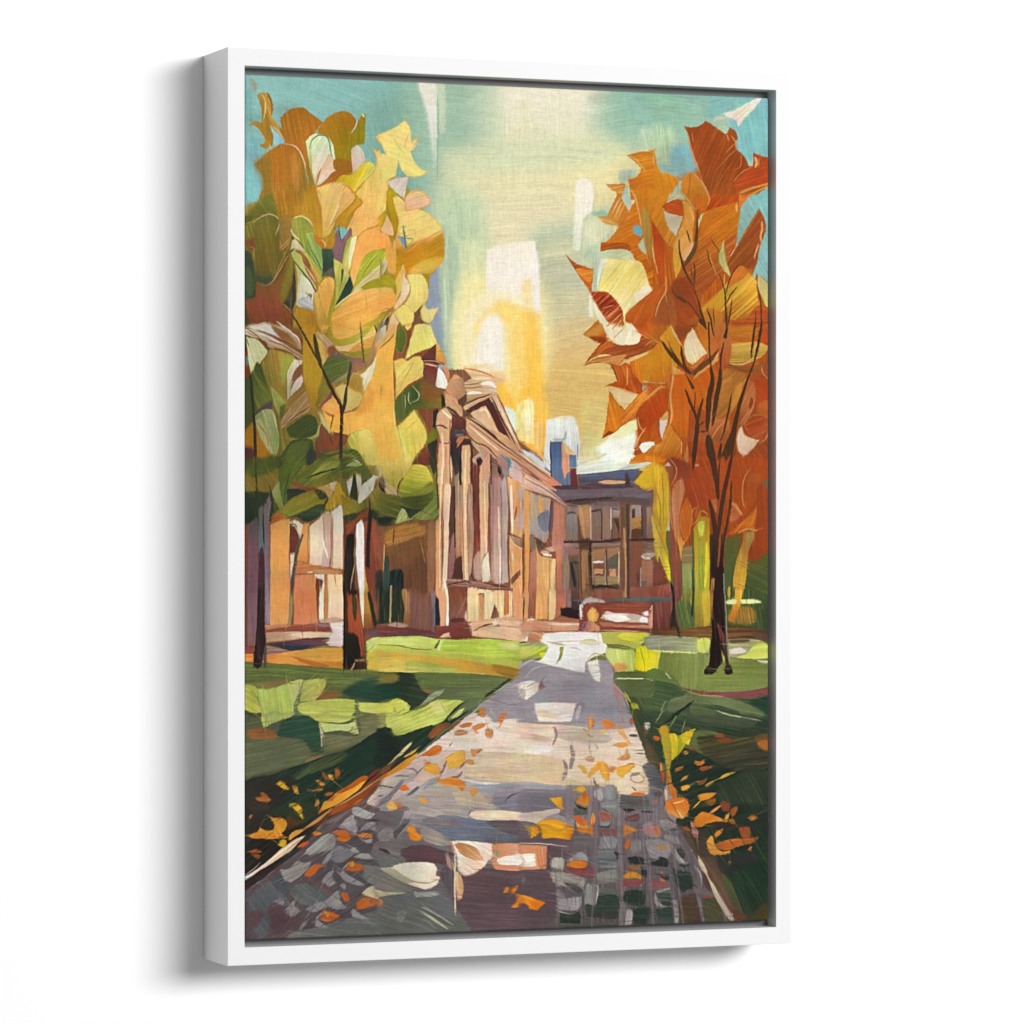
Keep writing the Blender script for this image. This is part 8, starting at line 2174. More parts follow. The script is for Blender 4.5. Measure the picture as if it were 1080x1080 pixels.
s a8a8a4>989c9c>b0aca8 g=0 d=20 k=7c7c88 q=.35 | 330,280! 400,230 440,205 490,230 510,275! 400,270
s e87c1c>e88420>e07018 g=0 d=3 k=c8601c q=.2 | 335,310! 380,270 500,275! 495,320 420,330
s 948c80>a09888>7c746c>887c70 g=60 d=20 k=b0a898 q=.35 | 210,365! 300,360 400,375 480,400! 470,470 480,520 400,510 330,470 260,450
s 4c4440 d=25 f=1 | 330,440 400,450 470,500 440,520 370,490
s a09890 d=-60 | 430,440! 480,400 475,470 450,470
s 94888c>a0969a>a89ca0 g=0 d=5 k=b0a8a8 q=.3 | 265,560! 350,560 460,545! 445,630 390,650 270,640!
s 7c6c6c>8c8080 d=10 | 270,470! 330,530 320,560 265,540
l c0b4a8 w=8 | 255,640 310,665 390,680 430,655
s 20382a>1c3424>1f3426 d=5 a=.08 k=2c4c34 q=.3 | 290,665! 380,680 440,660 450,740 420,755 285,745!
s 545044>4c4c48 d=0 f=1 | 250,750 450,750 720,740 720,770 250,775
s 94908c>888480>7c7c7c g=0 d=85 k=a8a49c q=.35 | 490,450! 580,455 580,540 560,610! 480,600
l c8c0b4 w=10 | 560,460 580,470 570,600
s 8c8c88>84888a>949490 g=60 d=60 k=a0a09c q=.35 | 590,130! 620,90 720,95 715,170 640,180 590,180
s 1c2420>283430 d=10 | 690,205! 735,210 740,250 720,270 700,240
s 787878>606468>585c60>989490 g=90 d=2 k=94948f q=.4 | 580,200! 690,200 720,260 720,320 580,320!
s 8c8884>98948c>746c68 g=90 d=3 k=a8a49c q=.35 | 570,370! 640,350 720,345 720,430 570,450!
s 5c6054>4c5c4c d=3 k=8c8c84 q=.35 | 590,480! 720,490 730,540 590,540!
s 20382a>23402c>2c3c2c>343830 g=90 d=2 a=.08 k=34503a q=.3 | 580,540! 730,540 740,690 720,715 500,700! 485,610 560,610
s 7c4c44 d=0 | 600,45! 720,40 715,80 600,75
s dc7c24>e08c2c>d86c1c g=0 d=10 | 770,5! 800,5 885,45! 800,70 775,88!
s dc6820>d06018 d=80 | 775,165! 800,120 822,95! 820,155 795,187!
s 8c8480>948c84>6c6058 d=80 k=5c5048 q=.3 | 830,115! 905,120 905,225 830,235
s 1c2428>202c2a d=3 | 800,245! 920,248 925,300! 830,290
s 94603c>a06c44 d=0 k=b8845c q=.3 | 800,305! 900,305 900,340 830,340
s 242420 d=80 | 910,320! 945,350 945,400 915,380
s e89420>f0a024>e0881c g=0 d=8 | 768,385! 830,358 890,370 925,418! 860,405 790,408
s 8c4048>944c50>84404c g=0 d=3 k=a05458 q=.25 | 770,420! 860,415 930,425 900,465 770,465!
l b89488 w=6 | 930,430 905,465
s 203824>1c3824>1a3422 d=3 a=.07 k=2c5030 q=.3 | 775,515! 830,495 930,510 935,600 900,625! 810,600 775,570
s 1c3426>183222 d=3 a=.07 k=284c30 q=.3 | 845,640! 975,630 975,740 850,750!
s b0a49c>c0b4ac>a09490 g=90 d=82 | 800,645! 840,650 840,720 820,762 785,762!
s d8d0c0 | 955,545 970,535 975,560 965,575
s c8807c>b87068 d=0 f=1 | 925,30 1010,10 1050,60 960,80
s c46c3c | 1020,20 1050,20 1045,80 1020,70
s 948c90>a09498>847c80 g=0 d=40 k=a49ca0 q=.35 | 940,120! 1000,110 1085,160! 1085,240! 1000,260 960,200
s 2c3430 d=3 | 980,275! 1085,245! 1085,310! 1000,305
s dc8c28 | 1010,160! 1050,155 1085,165! 1085,190!
s 242822 d=10 | 1010,365! 1085,370! 1085,400! 1040,395
s 8c4c48>945448 d=0 | 985,410! 1085,405! 1085,480! 990,485!
s c87434 | 1050,410! 1085,400! 1085,435!
s a49c98>8c8484 d=80 | 1005,500! 1040,490 1085,490! 1085,640! 1030,610
s 20382a d=0 a=.08 | 1030,510! 1085,500! 1085,610! 1040,590
s 22382c d=0 a=.08 | 1015,640! 1085,640! 1085,720! 1030,710
# orange leaf
s dc7c1c>e08820>d0681c>dc7c24 g=0 d=30 k=f09c2c q=.3 | -10,520! 40,540 110,565 190,590! 150,620 130,648! 70,640 30,600 -10,600!
s dc941c>e8ac24>c87c18 g=0 d=40 k=c87818 q=.3 | 5,-10! 100,-10 135,60 70,105! 50,50
s d8901c>e0a020>d8981f>c87018 g=0 d=10 k=e8b030 q=.3 | 130,-10! 400,-10! 400,40 370,115! 250,100 160,105!
s c4602c>e0901c>c86820 g=0 d=10 | 415,-10! 550,-10! 545,95! 500,60 430,50
T 680 870
s 6a5c62>645860>605258>54484c g=90 d=80 a=.05 k=74666c q=.3 | -10,-10! 240,-10! 300,60 370,220 440,400 520,600 640,755! -10,760!
s 5a463c>54402f>5c4030>5c3c2c g=90 d=62 a=.06 k=6c5440 q=.3 | 240,-10! 340,-10 450,100 540,260 640,460 760,720! 640,735 600,600 480,400 380,230
s 3c3428>403428 d=20 f=4 | 330,-10 460,20 480,120 520,220 420,240 360,120
s 1e3424>1c3a22>1a3c22>243c20 g=90 d=60 a=.08 k=28442c q=.25 | 470,-10! 955,-10! 955,720! 760,720 700,560 600,380 560,240 480,120
s 2c302a>282c28 d=30 f=5 | 560,200 700,230 820,200 840,280 700,330 660,380 600,370 560,320
s 4c5424>44542a>3c4420 g=90 d=62 f=1 k=5c6430 q=.3 | 590,360! 640,410 700,540 750,680! 700,640 640,540 590,440
s 3c3420>4a3a20 f=8 d=-30 | 860,640 955,580 955,700 880,720 800,710
s 5c3428 d=30 f=2 | 660,640 730,660 790,715 700,725
# stones
s 9c9498>8c8488>a09898 g=0 d=10 k=74686c q=.3 | 110,-10! 200,-10! 240,20 200,50 140,40
s 4c4c48 d=0 | 170,40! 220,25 250,35 210,55
s b07c70>b88878>a8746c g=0 d=0 | -10,25! 60,20 110,30 120,90 -10,85!
s c06838 | 70,15 95,20 110,70 85,80
s 9c9498>948a90 d=40 k=807478 q=.35 | 150,70! 240,90 280,150 200,130 150,110
s 8c8084>988e92>948a8e d=30 k=a89ca0 q=.35 | -10,120! 120,110 200,150 180,250 60,260 20,200
s cc8028>d08c2c d=5 | 75,170! 110,160 140,157 168,180! 130,190
s cc8028 | 185,165 205,152 220,168 200,180
s 262c26>1f2420 d=5 k=384438 q=.3 | 45,280! 100,270 120,240! 175,260 175,315 110,315 60,305
s a49ca0>b0a8ac>8c8488 g=0 d=50 k=74707c q=.3 | 225,170! 250,210 300,270 350,295! 280,290 240,260
s 38382c>303428 d=70 | 240,185! 280,180 305,220 290,260! 260,240
s 2c3830 d=3 | 255,295! 300,300 350,295! 340,315 280,318
s 2c2c26>302c28 d=10 | 75,365! 130,380 185,375! 180,420 120,400
s c07040 | 115,355 140,360 130,375
s cc6c34 | 110,430! 120,400! 155,430! 130,438
s 84484c>8c5450 d=0 f=1 | -10,410! 90,420 180,450 170,480 50,490 -10,480!
s 1c1f1c | -10,340! 15,350 15,400 -10,420!
s 20382a>1e3426>243428 d=20 a=.08 k=2c4430 q=.3 | 210,330! 270,350 355,365! 365,420 370,470 330,490 280,515! 240,450
s a8a098>94908c d=5 | 85,500! 130,490 190,478! 180,500 110,520
s 4c5c4c>243c2c>1c3424 g=90 d=5 k=6c7464 q=.3 | 95,520! 180,490 190,520 215,590 180,618! 110,590
s a09494 d=60 | 80,510! 95,560 130,610 190,625! 100,615 70,570
s 1c3428>20382c>243c30 g=90 d=5 a=.08 k=34503c q=.3 | 80,640! 200,632 215,700! 100,700!
s 1c3426 d=3 | -10,630! 40,630 45,700 -10,700!
s 2c4034>3c5044 d=3 | 100,705! 215,700 215,745! 95,745!
s 8c8084>9c9094>b0a498 g=90 d=88 k=a89c98 q=.3 | 205,560! 240,570 262,650 255,745! 225,745! 220,650
s 544028>4c3c26>4c3828>54302c g=0 d=3 k=5c4c2c q=.3 | 250,580! 330,530 390,530 405,600 430,735! 262,740!
s 7c6c78>887c84 d=80 | 390,530! 420,560 455,730! 435,735! 415,640
s 44442c>484828>4c3c2c g=0 d=20 k=545030 q=.3 | 430,560! 500,540 540,560 580,640 610,730! 460,735!
s 8c4838 f=1 d=0 | 440,535 490,530 520,550 450,555
s 6c5864>74606a d=20 f=1 | 380,420 440,480 510,510 520,540 420,530 370,500
s 5c3c34>543830 d=62 | 440,360! 480,400 540,520! 500,510 450,450
l c4b8b8 w=9 d=65 | 370,310 420,370 435,465
l d8d0c8 w=6 | 350,180 362,195
# curb light stroke
s e4ccA0>dcc49c>ccb898>b8ac98 g=90 d=62 k=ecdcb8 q=.3 | 405,230! 440,280 475,350 480,385 550,500 620,620 685,725! 645,725! 590,640 530,540 470,390 430,340 410,290
l d8d0c0 w=8 | 665,670 668,685
# leaves
s c8806c>d09084>a86c50 g=90 d=80 | 350,-10! 385,-10! 405,60 400,105! 375,100 355,40
s c05020>c06428 d=10 | 280,-10! 320,10 345,40 310,40
s dc8430>c87428 d=-50 | 525,90! 545,50 592,28! 580,65 545,98
s 8c4824>944c28 d=80 f=2 | 720,20 790,20 800,90 740,95
s a85424>b05c28>a05424>8c4424 g=0 d=-5 k=c86c30 q=.3 | 530,150! 640,110 760,105 870,90! 820,135 720,160 640,195 560,180
s e09c38>e8a848>e09838>d88c34 g=90 d=50 k=c87828 q=.3 e=c07c30 | 465,130! 500,80! 520,90 530,150 560,190 600,205 655,190! 640,215 560,230 500,220 475,170
s 1f2c20 d=-5 f=1 | 670,180 760,160 790,170 720,195
s b86830 d=-30 | 780,190! 800,168 815,165 805,190
s 5c7040 | 630,280 650,270 660,290 640,305
s d8882c | 370,-10 470,-10 450,10 400,15

# ---------- thin glazes that tie the masses together ----------
T 0 0 1
s 7c3c1c f=22 o=.34 | 700,490 760,480 808,470 808,590 780,590 740,560 705,560
s 8c481c f=26 o=.22 | 690,330 740,300 800,330 808,470 760,480 700,470
s 9c5a1c f=24 o=.16 | 650,190 720,160 780,200 790,260 700,320 650,300
s 3c3c1c f=20 o=.30 | 258,400 300,390 330,440 360,470 440,500 455,545 330,548 260,545
s 5c4420 f=20 o=.20 | 258,240 300,230 320,300 300,380 258,370
s 7c5c20 f=16 o=.16 | 300,330 350,300 360,370 340,430 300,420
s e8c060 f=18 o=.22 | 360,330 400,330 425,420 420,480 390,500 375,440
s ece0b8 f=24 o=.25 | 480,160 600,150 650,170 640,240 520,250
s efe0b0 f=12 o=.30 | 486,300 512,280 516,330 498,380 486,370
T 550 620
s a8a458>b4b060 f=2 d=-12 o=.85 a=.06 | -70,425 30,425 110,455 60,510 -10,560 -80,580
s c09474 f=2 d=3 o=.7 | -80,275 40,268 90,320 30,380 -80,385
s c4cc68 f=2 d=-25 o=.8 | -60,470 60,440 130,450 40,520 -60,540
T 550 750
s dccab8 f=3 d=3 o=.6 | -60,110 60,120 70,280 -70,280
s ccb494 f=3 d=3 o=.6 | -60,330 60,330 70,510 -70,500
s 706a80 f=3 d=3 o=.6 | -60,620 60,620 70,740 -60,740
s 665a62 f=3 d=3 o=.6 | -60,900 60,880 60,960 -60,960
T 0 0 1
s e6ccb0 f=14 o=.2 d=2 | 500,765 650,765 675,830 470,822
s 8e8486 f=8 o=.2 d=2 | 560,705 640,705 650,750 520,750
# ---------- portico, drawn over ----------
T 430 360
s dcae84>d8a67c>d4a27a g=90 d=86 k=b07c5c q=.3 | 222,600! 240,540 290,505 345,580! 330,650 322,720 320,1080! 225,1080! 235,840 250,760 225,660
l f0dcc0 w=16 | 262,522 300,560 335,590
l 3c2c24 w=10 | 222,640 260,640 300,662
l 7c4c38 w=9 | 240,765 290,775 325,770
l 8c5844 w=8 t=0 | 322,600 318,760 322,1080
l e8c8a4 w=14 t=0 | 262,700 268,880 262,1080
l b8805c w=9 t=0 | 290,800 288,1080
p d0a078 d=48 k=a87050 q=.3 | 290,400 330,410 375,450 380,500 415,540 412,572 395,568 310,498 285,470
l 4c3430 w=18 | 300,495 350,530 390,570
p c89878>b07c5c g=40 d=60 | 320,300 400,280 440,340 445,400 380,450 330,400
p 5c4038 | 380,450 440,400 450,440 420,490 385,480
p d8b88c>d4b088>e4ccb0 g=0 d=-4 k=a87c58 q=.35 | 425,312 520,296 640,290 680,345 678,392 600,385 500,395 450,388 430,350
l f2e6d8 w=30 d=-4 | 560,325 620,318 670,350
l efe4d4 w=20 d=0 t=1 | 450,396 500,388 560,394
l 7c5840 w=7 d=-4 | 425,328 520,322 560,310
l 8c6444 w=8 d=-4 | 430,352 500,352 560,345
p c8a074>b88c64 d=-14 k=8c6444 q=.3 | 450,405 600,398 640,392 560,425 470,455 445,440
p d4a880>dcb48c d=-22 k=8c5c44 q=.3 | 415,505 440,470 540,430 625,395 632,418 560,448 478,490 440,525
l 5c3c30 w=12 d=-22 | 425,485 520,440 640,398
p 54302a>4c2a28 g=0 d=60 k=6c4438 q=.25 | 468,525 540,478 618,440 650,470 700,590 762,708 735,712 690,680 640,560 600,492 540,510 480,540
p e0b48c>e4bc94>d8a880 g=60 d=50 k=c08c64 q=.25 | 472,542 540,510 592,486 630,560 690,688 745,720 855,822 838,838 760,790 640,690 560,625 500,580
l f0d0a8 w=18 d=50 | 540,530 590,520 620,580
p d4a478>c8966c d=42 k=a06c4c q=.3 | 620,660 700,700 770,740 862,822 800,838 700,760
p d4aa80>e0bc94>c89870 g=130 d=65 k=8c5c48 q=.35 | 622,402 676,398 740,540 835,745 862,822 838,826 808,770 720,600 650,460
l 4c2c28 w=13 d=65 t=1 | 636,420 720,600 815,775
l 6c4438 w=8 d=65 t=1 | 682,405 770,600 852,780
l ecd8bc w=9 d=65 t=1 | 660,410 740,590 832,770
p d4a880>cc9c74>c49470>c89a7c g=30 d=40 k=8c6048 q=.3 | 448,590 500,612 600,690 720,780 860,845 1085,1010 1085,1070 900,960 720,860 690,870 662,895 560,810 470,720 440,660
l 50302a w=14 d=40 | 455,580 560,650 700,762 790,830
l ecd0b0 w=14 d=40 | 465,640 580,740 690,830
l 5c382c w=10 d=40 | 445,700 520,770 600,800 680,885
l 7c5040 w=8 d=40 | 470,620 600,720 720,810 860,900
l 8c5c50 w=10 d=35 t=0 | 790,830 900,910 1085,1040
l e8c8ac w=12 d=35 | 860,850 960,930 1085,1010
l b87c64 w=16 d=35 | 780,880 900,970 1085,1085
l 5c8084 w=10 | 700,860 740,890 790,960
p 64382c>4c3030 d=88 | 335,580 420,580 445,600 440,660 400,680 350,670 330,620
l 484448 w=26 f=3 | 340,700 380,690 430,690
l b87454 w=18 | 370,770 400,730 460,735
p d8a47c>dcac88>d8a880 g=90 d=88 k=b47c5c q=.25 | 412,790 470,785 480,860 475,1080 415,1080 405,900
l 4c3028 w=10 t=0 | 484,800 486,1080
l ecc8a0 w=9 t=0 | 440,820 438,1080
l 2c2424 w=16 t=0 | 398,880 400,1080
p c8a084>b88c74 d=70 | 500,890 540,850 600,845 590,880 570,905 520,940
s 2c2222 f=1 | 522,890 545,880 568,900 558,935 530,935
p d8a884 d=88 k=a87c64 q=.3 | 570,900 605,850 625,880 620,1080 560,1080
l 4c3430 w=9 t=0 | 632,860 636,1080
l 6c4c44 w=12 | 645,920 700,950 710,990
# ---------- far building, drawn over ----------
T 540 480
s 6c4c38 f=20 o=.34 | 420,390 1070,385 1085,1050 340,1060 400,720
s 544448 f=12 o=.42 | 310,250 1065,255 1065,385 820,350 560,370 400,345
s a06c54 f=8 o=.4 | 305,360 405,400 400,690 310,700
l 3c2828 w=16 t=0 d=2 | 400,660 520,660 700,655 820,640
l 3a2a28 w=14 t=0 d=2 | 890,645 1080,640
l 3c2c28 w=16 d=-2 | 400,350 560,335 760,322
l 4c3c34 w=20 t=0 d=88 | 875,380 880,640 885,1080
l b08058 w=12 t=0 d=88 | 850,560 862,800 862,1080
l 34241e w=16 t=0 d=86 | 590,660 600,860 620,1010
l 5c4438 w=10 t=0 d=88 | 505,460 508,640
l b09c8c w=9 t=0 d=88 | 597,400 598,640
l 4c3428 w=9 t=0 d=88 | 680,420 682,640
l c8b8b0 w=9 t=0 d=88 | 750,410 752,560
l 4c3830 w=10 t=0 d=88 | 715,720 722,1000
l c0a080 w=9 t=0 d=88 | 812,740 808,980
l 94704c w=9 t=0 d=88 | 606,740 616,980
l 2c2822 w=18 d=5 | 610,1005 680,995 800,1010
l 4c3028 w=10 t=0 d=88 | 985,400 990,620
l 5c3828 w=9 t=0 | 520,730 528,1050
l e8dccc w=9 d=0 | 612,812 700,810
l 2e2a28 w=30 f=6 | 450,820 480,1000
l 8c7870 w=10 t=0 d=88 | 400,720 402,1060
l d8b48c w=8 t=0 d=35 | 0,150 160,230 300,310
l 946058 w=9 t=0 d=35 | 0,30 120,110 230,200
l c09888 w=12 t=0 d=35 | 20,90 180,190 330,270
l 8c5c54 w=7 t=0 d=35 | 100,180 250,260 420,380
# columns, drawn over
T 400 480
l 5c3c34 w=9 t=0 | 552,240 548,500 535,740
l 8c5c4c w=7 t=0 | 690,20 692,300
l f0cca4 w=9 t=0 | 645,100 650,500 655,930
l a87058 w=7 t=0 | 632,200 634,600 645,930
l f0d4b4 w=9 t=0 | 800,200 805,500 812,730
l 7c5048 w=7 t=0 | 838,180 842,500 845,900
l 8c6860 w=7 t=0 | 925,250 930,600 928,950
l e0ccb8 w=9 t=0 | 905,400 912,700 915,960
l b8a094 w=9 t=0 | 960,250 962,600 975,950
l 6c4038 w=10 t=0 | 740,150 745,400 742,600
l c08c70 w=8 t=0 | 600,200 602,500 600,750
l 3c2c28 w=10 t=0 | 570,240 572,500 575,700
l e8c8a0 w=8 t=0 | 470,100 462,500 458,1000
l b07c5c w=7 t=0 | 490,100 480,500 470,1000
# muted joints over the near cobbles
T 0 0 1
s 4e4846 f=12 o=.22 | 604,888 735,872 782,1000 606,1004
s 4c4a48 f=14 o=.22 | 252,950 420,860 430,1000 252,1000
l 786c6e w=1.6 t=0 o=.5 | 629,830 628,900 624,980
l 786c6e w=1.6 t=0 o=.5 | 652,835 655,900 656,985
l 82767a w=1.6 t=0 o=.5 | 678,835 684,900 690,985
l 82767a w=1.6 t=0 o=.5 | 702,850 712,910 722,985
l 7c7072 w=1.2 t=0 o=.35 d=0 | 604,928 660,926 730,922
l 7c7072 w=1.2 t=0 o=.35 d=0 | 604,905 680,902 728,898
l 7c7072 w=1.2 t=0 o=.35 d=0 | 604,884 680,880 722,876
"""
PAINT_GAIN = 0.87
AMBIENT = 0.26
KEY = (25, 13, 9.0, 6.1, 2.7, 850)    # azimuth to the right, elevation, distance, width, height, watts
# ------------------------------------------------------------------ sizes (metres)
H = 0.965                       # outer height of the frame
W = 0.6793*H                    # outer width
DEP = 0.0874*H                  # depth of the frame from the wall
RAIL = 0.0195*H                 # width of the rail seen from the front
ZC = 1.5                        # height of the frame's centre on the wall
GAP_L, GAP_R, GAP_T, GAP_B = 0.0020*H, 0.0066*H, 0.0087*H, 0.0071*H
REC = 0.0060*H                  # canvas face sits this far behind the frame's face
BACK = -0.0006                  # back of the frame (wall is y = 0)
YF = -DEP                       # front of the frame
# camera (level, lens shifted a little upwards)
FPX = 4277.0                    # focal length in units of 1/1080 picture width
CAM = (-1.69265*H, YF-4.2102*H, ZC-0.5*H+0.4569*H)
YAW = math.atan2(0.3718, 0.9283)

sc = bpy.context.scene
for o in list(bpy.data.objects): bpy.data.objects.remove(o)

def link(o, parent=None):
    sc.collection.objects.link(o)
    if parent is not None: o.parent = parent
    return o

def mat(name, col, rough, spec=0.5):
    m = bpy.data.materials.new(name); m.use_nodes = True
    b = m.node_tree.nodes['Principled BSDF']
    b.inputs['Base Color'].default_value = (*col, 1); b.inputs['Roughness'].default_value = rough
    b.inputs['Specular IOR Level'].default_value = spec
    return m

def add_noise(m, scale, amount, bump=0.0, bscale=600):
    nt = m.node_tree; b = nt.nodes['Principled BSDF']
    tc = nt.nodes.new('ShaderNodeTexCoord'); n = nt.nodes.new('ShaderNodeTexNoise')
    n.inputs['Scale'].default_value = scale; n.inputs['Detail'].default_value = 3
    nt.links.new(tc.outputs['Object'], n.inputs['Vector'])
    r = nt.nodes.new('ShaderNodeValToRGB'); c = b.inputs['Base Color'].default_value[:]
    r.color_ramp.elements[0].color = tuple(v*(1-amount) for v in c[:3])+(1,); r.color_ramp.elements[1].color = c
    nt.links.new(n.outputs['Fac'], r.inputs['Fac']); nt.links.new(r.outputs['Color'], b.inputs['Base Color'])
    if bump:
        n2 = nt.nodes.new('ShaderNodeTexNoise'); n2.inputs['Scale'].default_value = bscale
        nt.links.new(tc.outputs['Object'], n2.inputs['Vector'])
        bp = nt.nodes.new('ShaderNodeBump'); bp.inputs['Strength'].default_value = bump; bp.inputs['Distance'].default_value = 0.0004
        nt.links.new(n2.outputs['Fac'], bp.inputs['Height']); nt.links.new(bp.outputs['Normal'], b.inputs['Normal'])
    return m

WALL = add_noise(mat('matte white wall paint', (0.95, 0.95, 0.95), 0.9, 0.1), 6, 0.004)
WHITE = add_noise(mat('satin white frame lacquer', (0.80, 0.80, 0.80), 0.55, 0.15), 14, 0.012)
BOARD = mat('dark grey backing board', (0.20, 0.20, 0.205), 0.9, 0.1)

# ------------------------------------------------------------------ wall
bm = bmesh.new()
for x, z in ((-9, -3), (9, -3), (9, 7), (-9, 7)): bm.verts.new((x, 0, z))
bm.faces.new(bm.verts[:]); me = bpy.data.meshes.new('wall'); bm.to_mesh(me); bm.free()
wall = link(bpy.data.objects.new('wall', me)); me.materials.append(WALL)
wall['kind'] = 'structure'; wall['label'] = 'plain white wall behind the framed canvas'

# ------------------------------------------------------------------ the framed canvas
root = link(bpy.data.objects.new('framed_painting', None)); root.location = (0, 0, ZC-H/2)
root.empty_display_size = 0.1
root['label'] = 'white framed canvas painting of autumn trees and a columned building on the white wall'
root['category'] = 'framed painting'

def rail(name, a, b, inward, label):
    """one mitred rail, from outer corner a to outer corner b; inward = unit vector to the opening; L-shaped section"""
    bm = bmesh.new(); a = np.array(a, float); b = np.array(b, float); d = (b-a)/np.linalg.norm(b-a); n = np.array(inward, float)
    y0, y1, lip = BACK, YF, 0.004
    # section points: (offset inward, y)
    sec = [(0, y0), (0, y1), (RAIL, y1), (RAIL, YF+0.022), (RAIL+0.016, YF+0.022), (RAIL+0.016, YF+0.026), (RAIL*0.8, YF+0.026), (RAIL*0.8, y0)]
    ring = []
    for end, s in ((a, 1), (b, -1)):
        vs = []
        for off, y in sec:
            p = end + n*off + d*off*s
            vs.append(bm.verts.new((p[0], y, p[1])))
        ring.append(vs)
    k = len(sec)
    for i in range(k):
        bm.faces.new((ring[0][i], ring[0][(i+1) % k], ring[1][(i+1) % k], ring[1][i]))
    bm.faces.new(ring[0][::-1]); bm.faces.new(ring[1])
    bmesh.ops.recalc_face_normals(bm, faces=bm.faces[:])
    # soften the long arrises only
    es = [e for e in bm.edges if abs(np.dot(np.array((e.verts[0].co-e.verts[1].co))[[0, 2]], d)) > 0.3 and min(v.co.y for v in e.verts) < YF+0.01]
    es += [e for e in bm.edges if abs(np.dot(np.array((e.verts[0].co-e.verts[1].co))[[0, 2]], d)) > 0.3 and max(v.co.y for v in e.verts) > BACK-0.001 and abs(e.calc_length()-np.linalg.norm(b-a)) < 1e-4]
    bmesh.ops.bevel(bm, geom=es, offset=0.0007, segments=2, affect='EDGES', profile=0.6)
    me = bpy.data.meshes.new(name); bm.to_mesh(me); bm.free(); me.materials.append(WHITE); me.materials.append(BOARD)
    for p in me.polygons:
        c = p.center
        if abs(c.y-(YF+0.022)) < 1e-4 and p.area > 1e-3: p.material_index = 1      # dark ledge at the bottom of the float gap
    o = link(bpy.data.objects.new(name, me), root)
    return o
x0, x1 = -W/2, W/2
rail('frame_rail', (x0, 0), (x0, H), (1, 0), 'left upright rail of the white frame')
rail('frame_rail', (x1, 0), (x1, H), (-1, 0), 'right upright rail of the white frame')
rail('frame_rail', (x0, H), (x1, H), (0, -1), 'top rail of the white frame')
rail('frame_rail', (x0, 0), (x1, 0), (0, 1), 'bottom rail of the white frame')

bm = bmesh.new(); i_ = RAIL*0.8+0.001; yb = YF+0.0270
vs = [bm.verts.new((x, y, z)) for y in (yb, yb+0.003) for x, z in ((x0+i_, i_), (x1-i_, i_), (x1-i_, H-i_), (x0+i_, H-i_))]
for f in ((0, 1, 2, 3), (7, 6, 5, 4), (0, 4, 5, 1), (1, 5, 6, 2), (2, 6, 7, 3), (3, 7, 4, 0)): bm.faces.new([vs[k] for k in f])
bmesh.ops.recalc_face_normals(bm, faces=bm.faces[:])
me = bpy.data.meshes.new('backing_board'); bm.to_mesh(me); bm.free(); me.materials.append(BOARD)
link(bpy.data.objects.new('backing_board', me), root)

# ------------------------------------------------------------------ the painted canvas
P_ = Painter(); P_.run(PAINTING); IMG = P_.finish()

def page_to_uv(X, Z, y):
    """where a point of the canvas plane appears on the traced page (rectifies the tracing)"""
    rx = X-CAM[0]; ry = y-CAM[1]; rz = Z-CAM[2]
    c, s = math.cos(YAW), math.sin(YAW)
    cx = rx*c - ry*s; cz = rx*s + ry*c
    return 540+FPX*cx/cz, 576-FPX*rz/cz

cx0, cx1 = x0+RAIL+GAP_L, x1-RAIL-GAP_R
cz0, cz1 = RAIL+GAP_B, H-RAIL-GAP_T
yc = YF+REC
NX, NZ = 860, 1360
gx = np.linspace(cx0, cx1, NX); gz = np.linspace(cz0, cz1, NZ)
GX, GZ = np.meshgrid(gx, gz)
U, V = page_to_uv(GX, GZ+ZC-H/2, yc)
def sample(U, V):
    fx = np.clip((U-X0)*SS-0.5, 0, P_.W-1.001); fy = np.clip((V-Y0)*SS-0.5, 0, P_.H-1.001)
    i = fx.astype(int); j = fy.astype(int); a = (fx-i)[..., None]; b = (fy-j)[..., None]
    return (IMG[j, i]*(1-a)+IMG[j, i+1]*a)*(1-b) + (IMG[j+1, i]*(1-a)+IMG[j+1, i+1]*a)*b
C = sample(U, V)
lin = np.where(C <= 0.04045, C/12.92, ((C+0.055)/1.055)**2.4)
# rounded edge of the stretched canvas, then the wrapped sides
dx = np.minimum(GX-cx0, cx1-GX); dz = np.minimum(GZ-cz0, cz1-GZ); dd = np.minimum(dx, dz); rr = 0.0022
fall = np.where(dd < rr, rr-np.sqrt(np.maximum(rr*rr-(rr-dd)**2, 0)), 0)
corner = np.clip(1-np.hypot(dx, dz)/0.006, 0, 1)*0.0015
rng = np.random.default_rng(3)
wob = smooth_noise(rng, NZ, NX, 55, 55)
LUM = C@np.array([.3, .59, .11])
def blur(a, sg):
    fy = np.fft.fftfreq(a.shape[0])[:, None]; fx = np.fft.fftfreq(a.shape[1])[None, :]
    return np.fft.ifft2(np.fft.fft2(a)*np.exp(-2*math.pi**2*(fy**2+fx**2)*sg*sg)).real
relief = np.clip(blur(LUM, 0.9)-blur(LUM, 6), -0.15, 0.15)*np.clip(dd/0.006, 0, 1)      # low ridges of dried paint
GY = yc + fall + corner + wob*0.00012 - relief*0.0011
co = np.stack([GX, GY, GZ], -1).reshape(-1, 3)
idx = np.arange(NX*NZ).reshape(NZ, NX)
quads = np.stack([idx[:-1, :-1], idx[:-1, 1:], idx[1:, 1:], idx[1:, :-1]], -1).reshape(-1, 4)
loop = np.concatenate([idx[0, :], idx[1:, -1], idx[-1, -2::-1], idx[-2:0:-1, 0]])
side = co[loop].copy(); side[:, 1] = YF+0.0215
base = len(co); L = len(loop); k = np.arange(L)
sq = np.stack([loop, base+k, base+(k+1) % L, loop[(k+1) % L]], -1)
co = np.concatenate([co, side]); quads = np.concatenate([quads, sq])
cols = np.concatenate([lin.reshape(-1, 3), np.full((L, 3), 0.45)])
me = bpy.data.meshes.new('canvas')
me.vertices.add(len(co)); me.vertices.foreach_set('co', co.astype(np.float32).ravel())
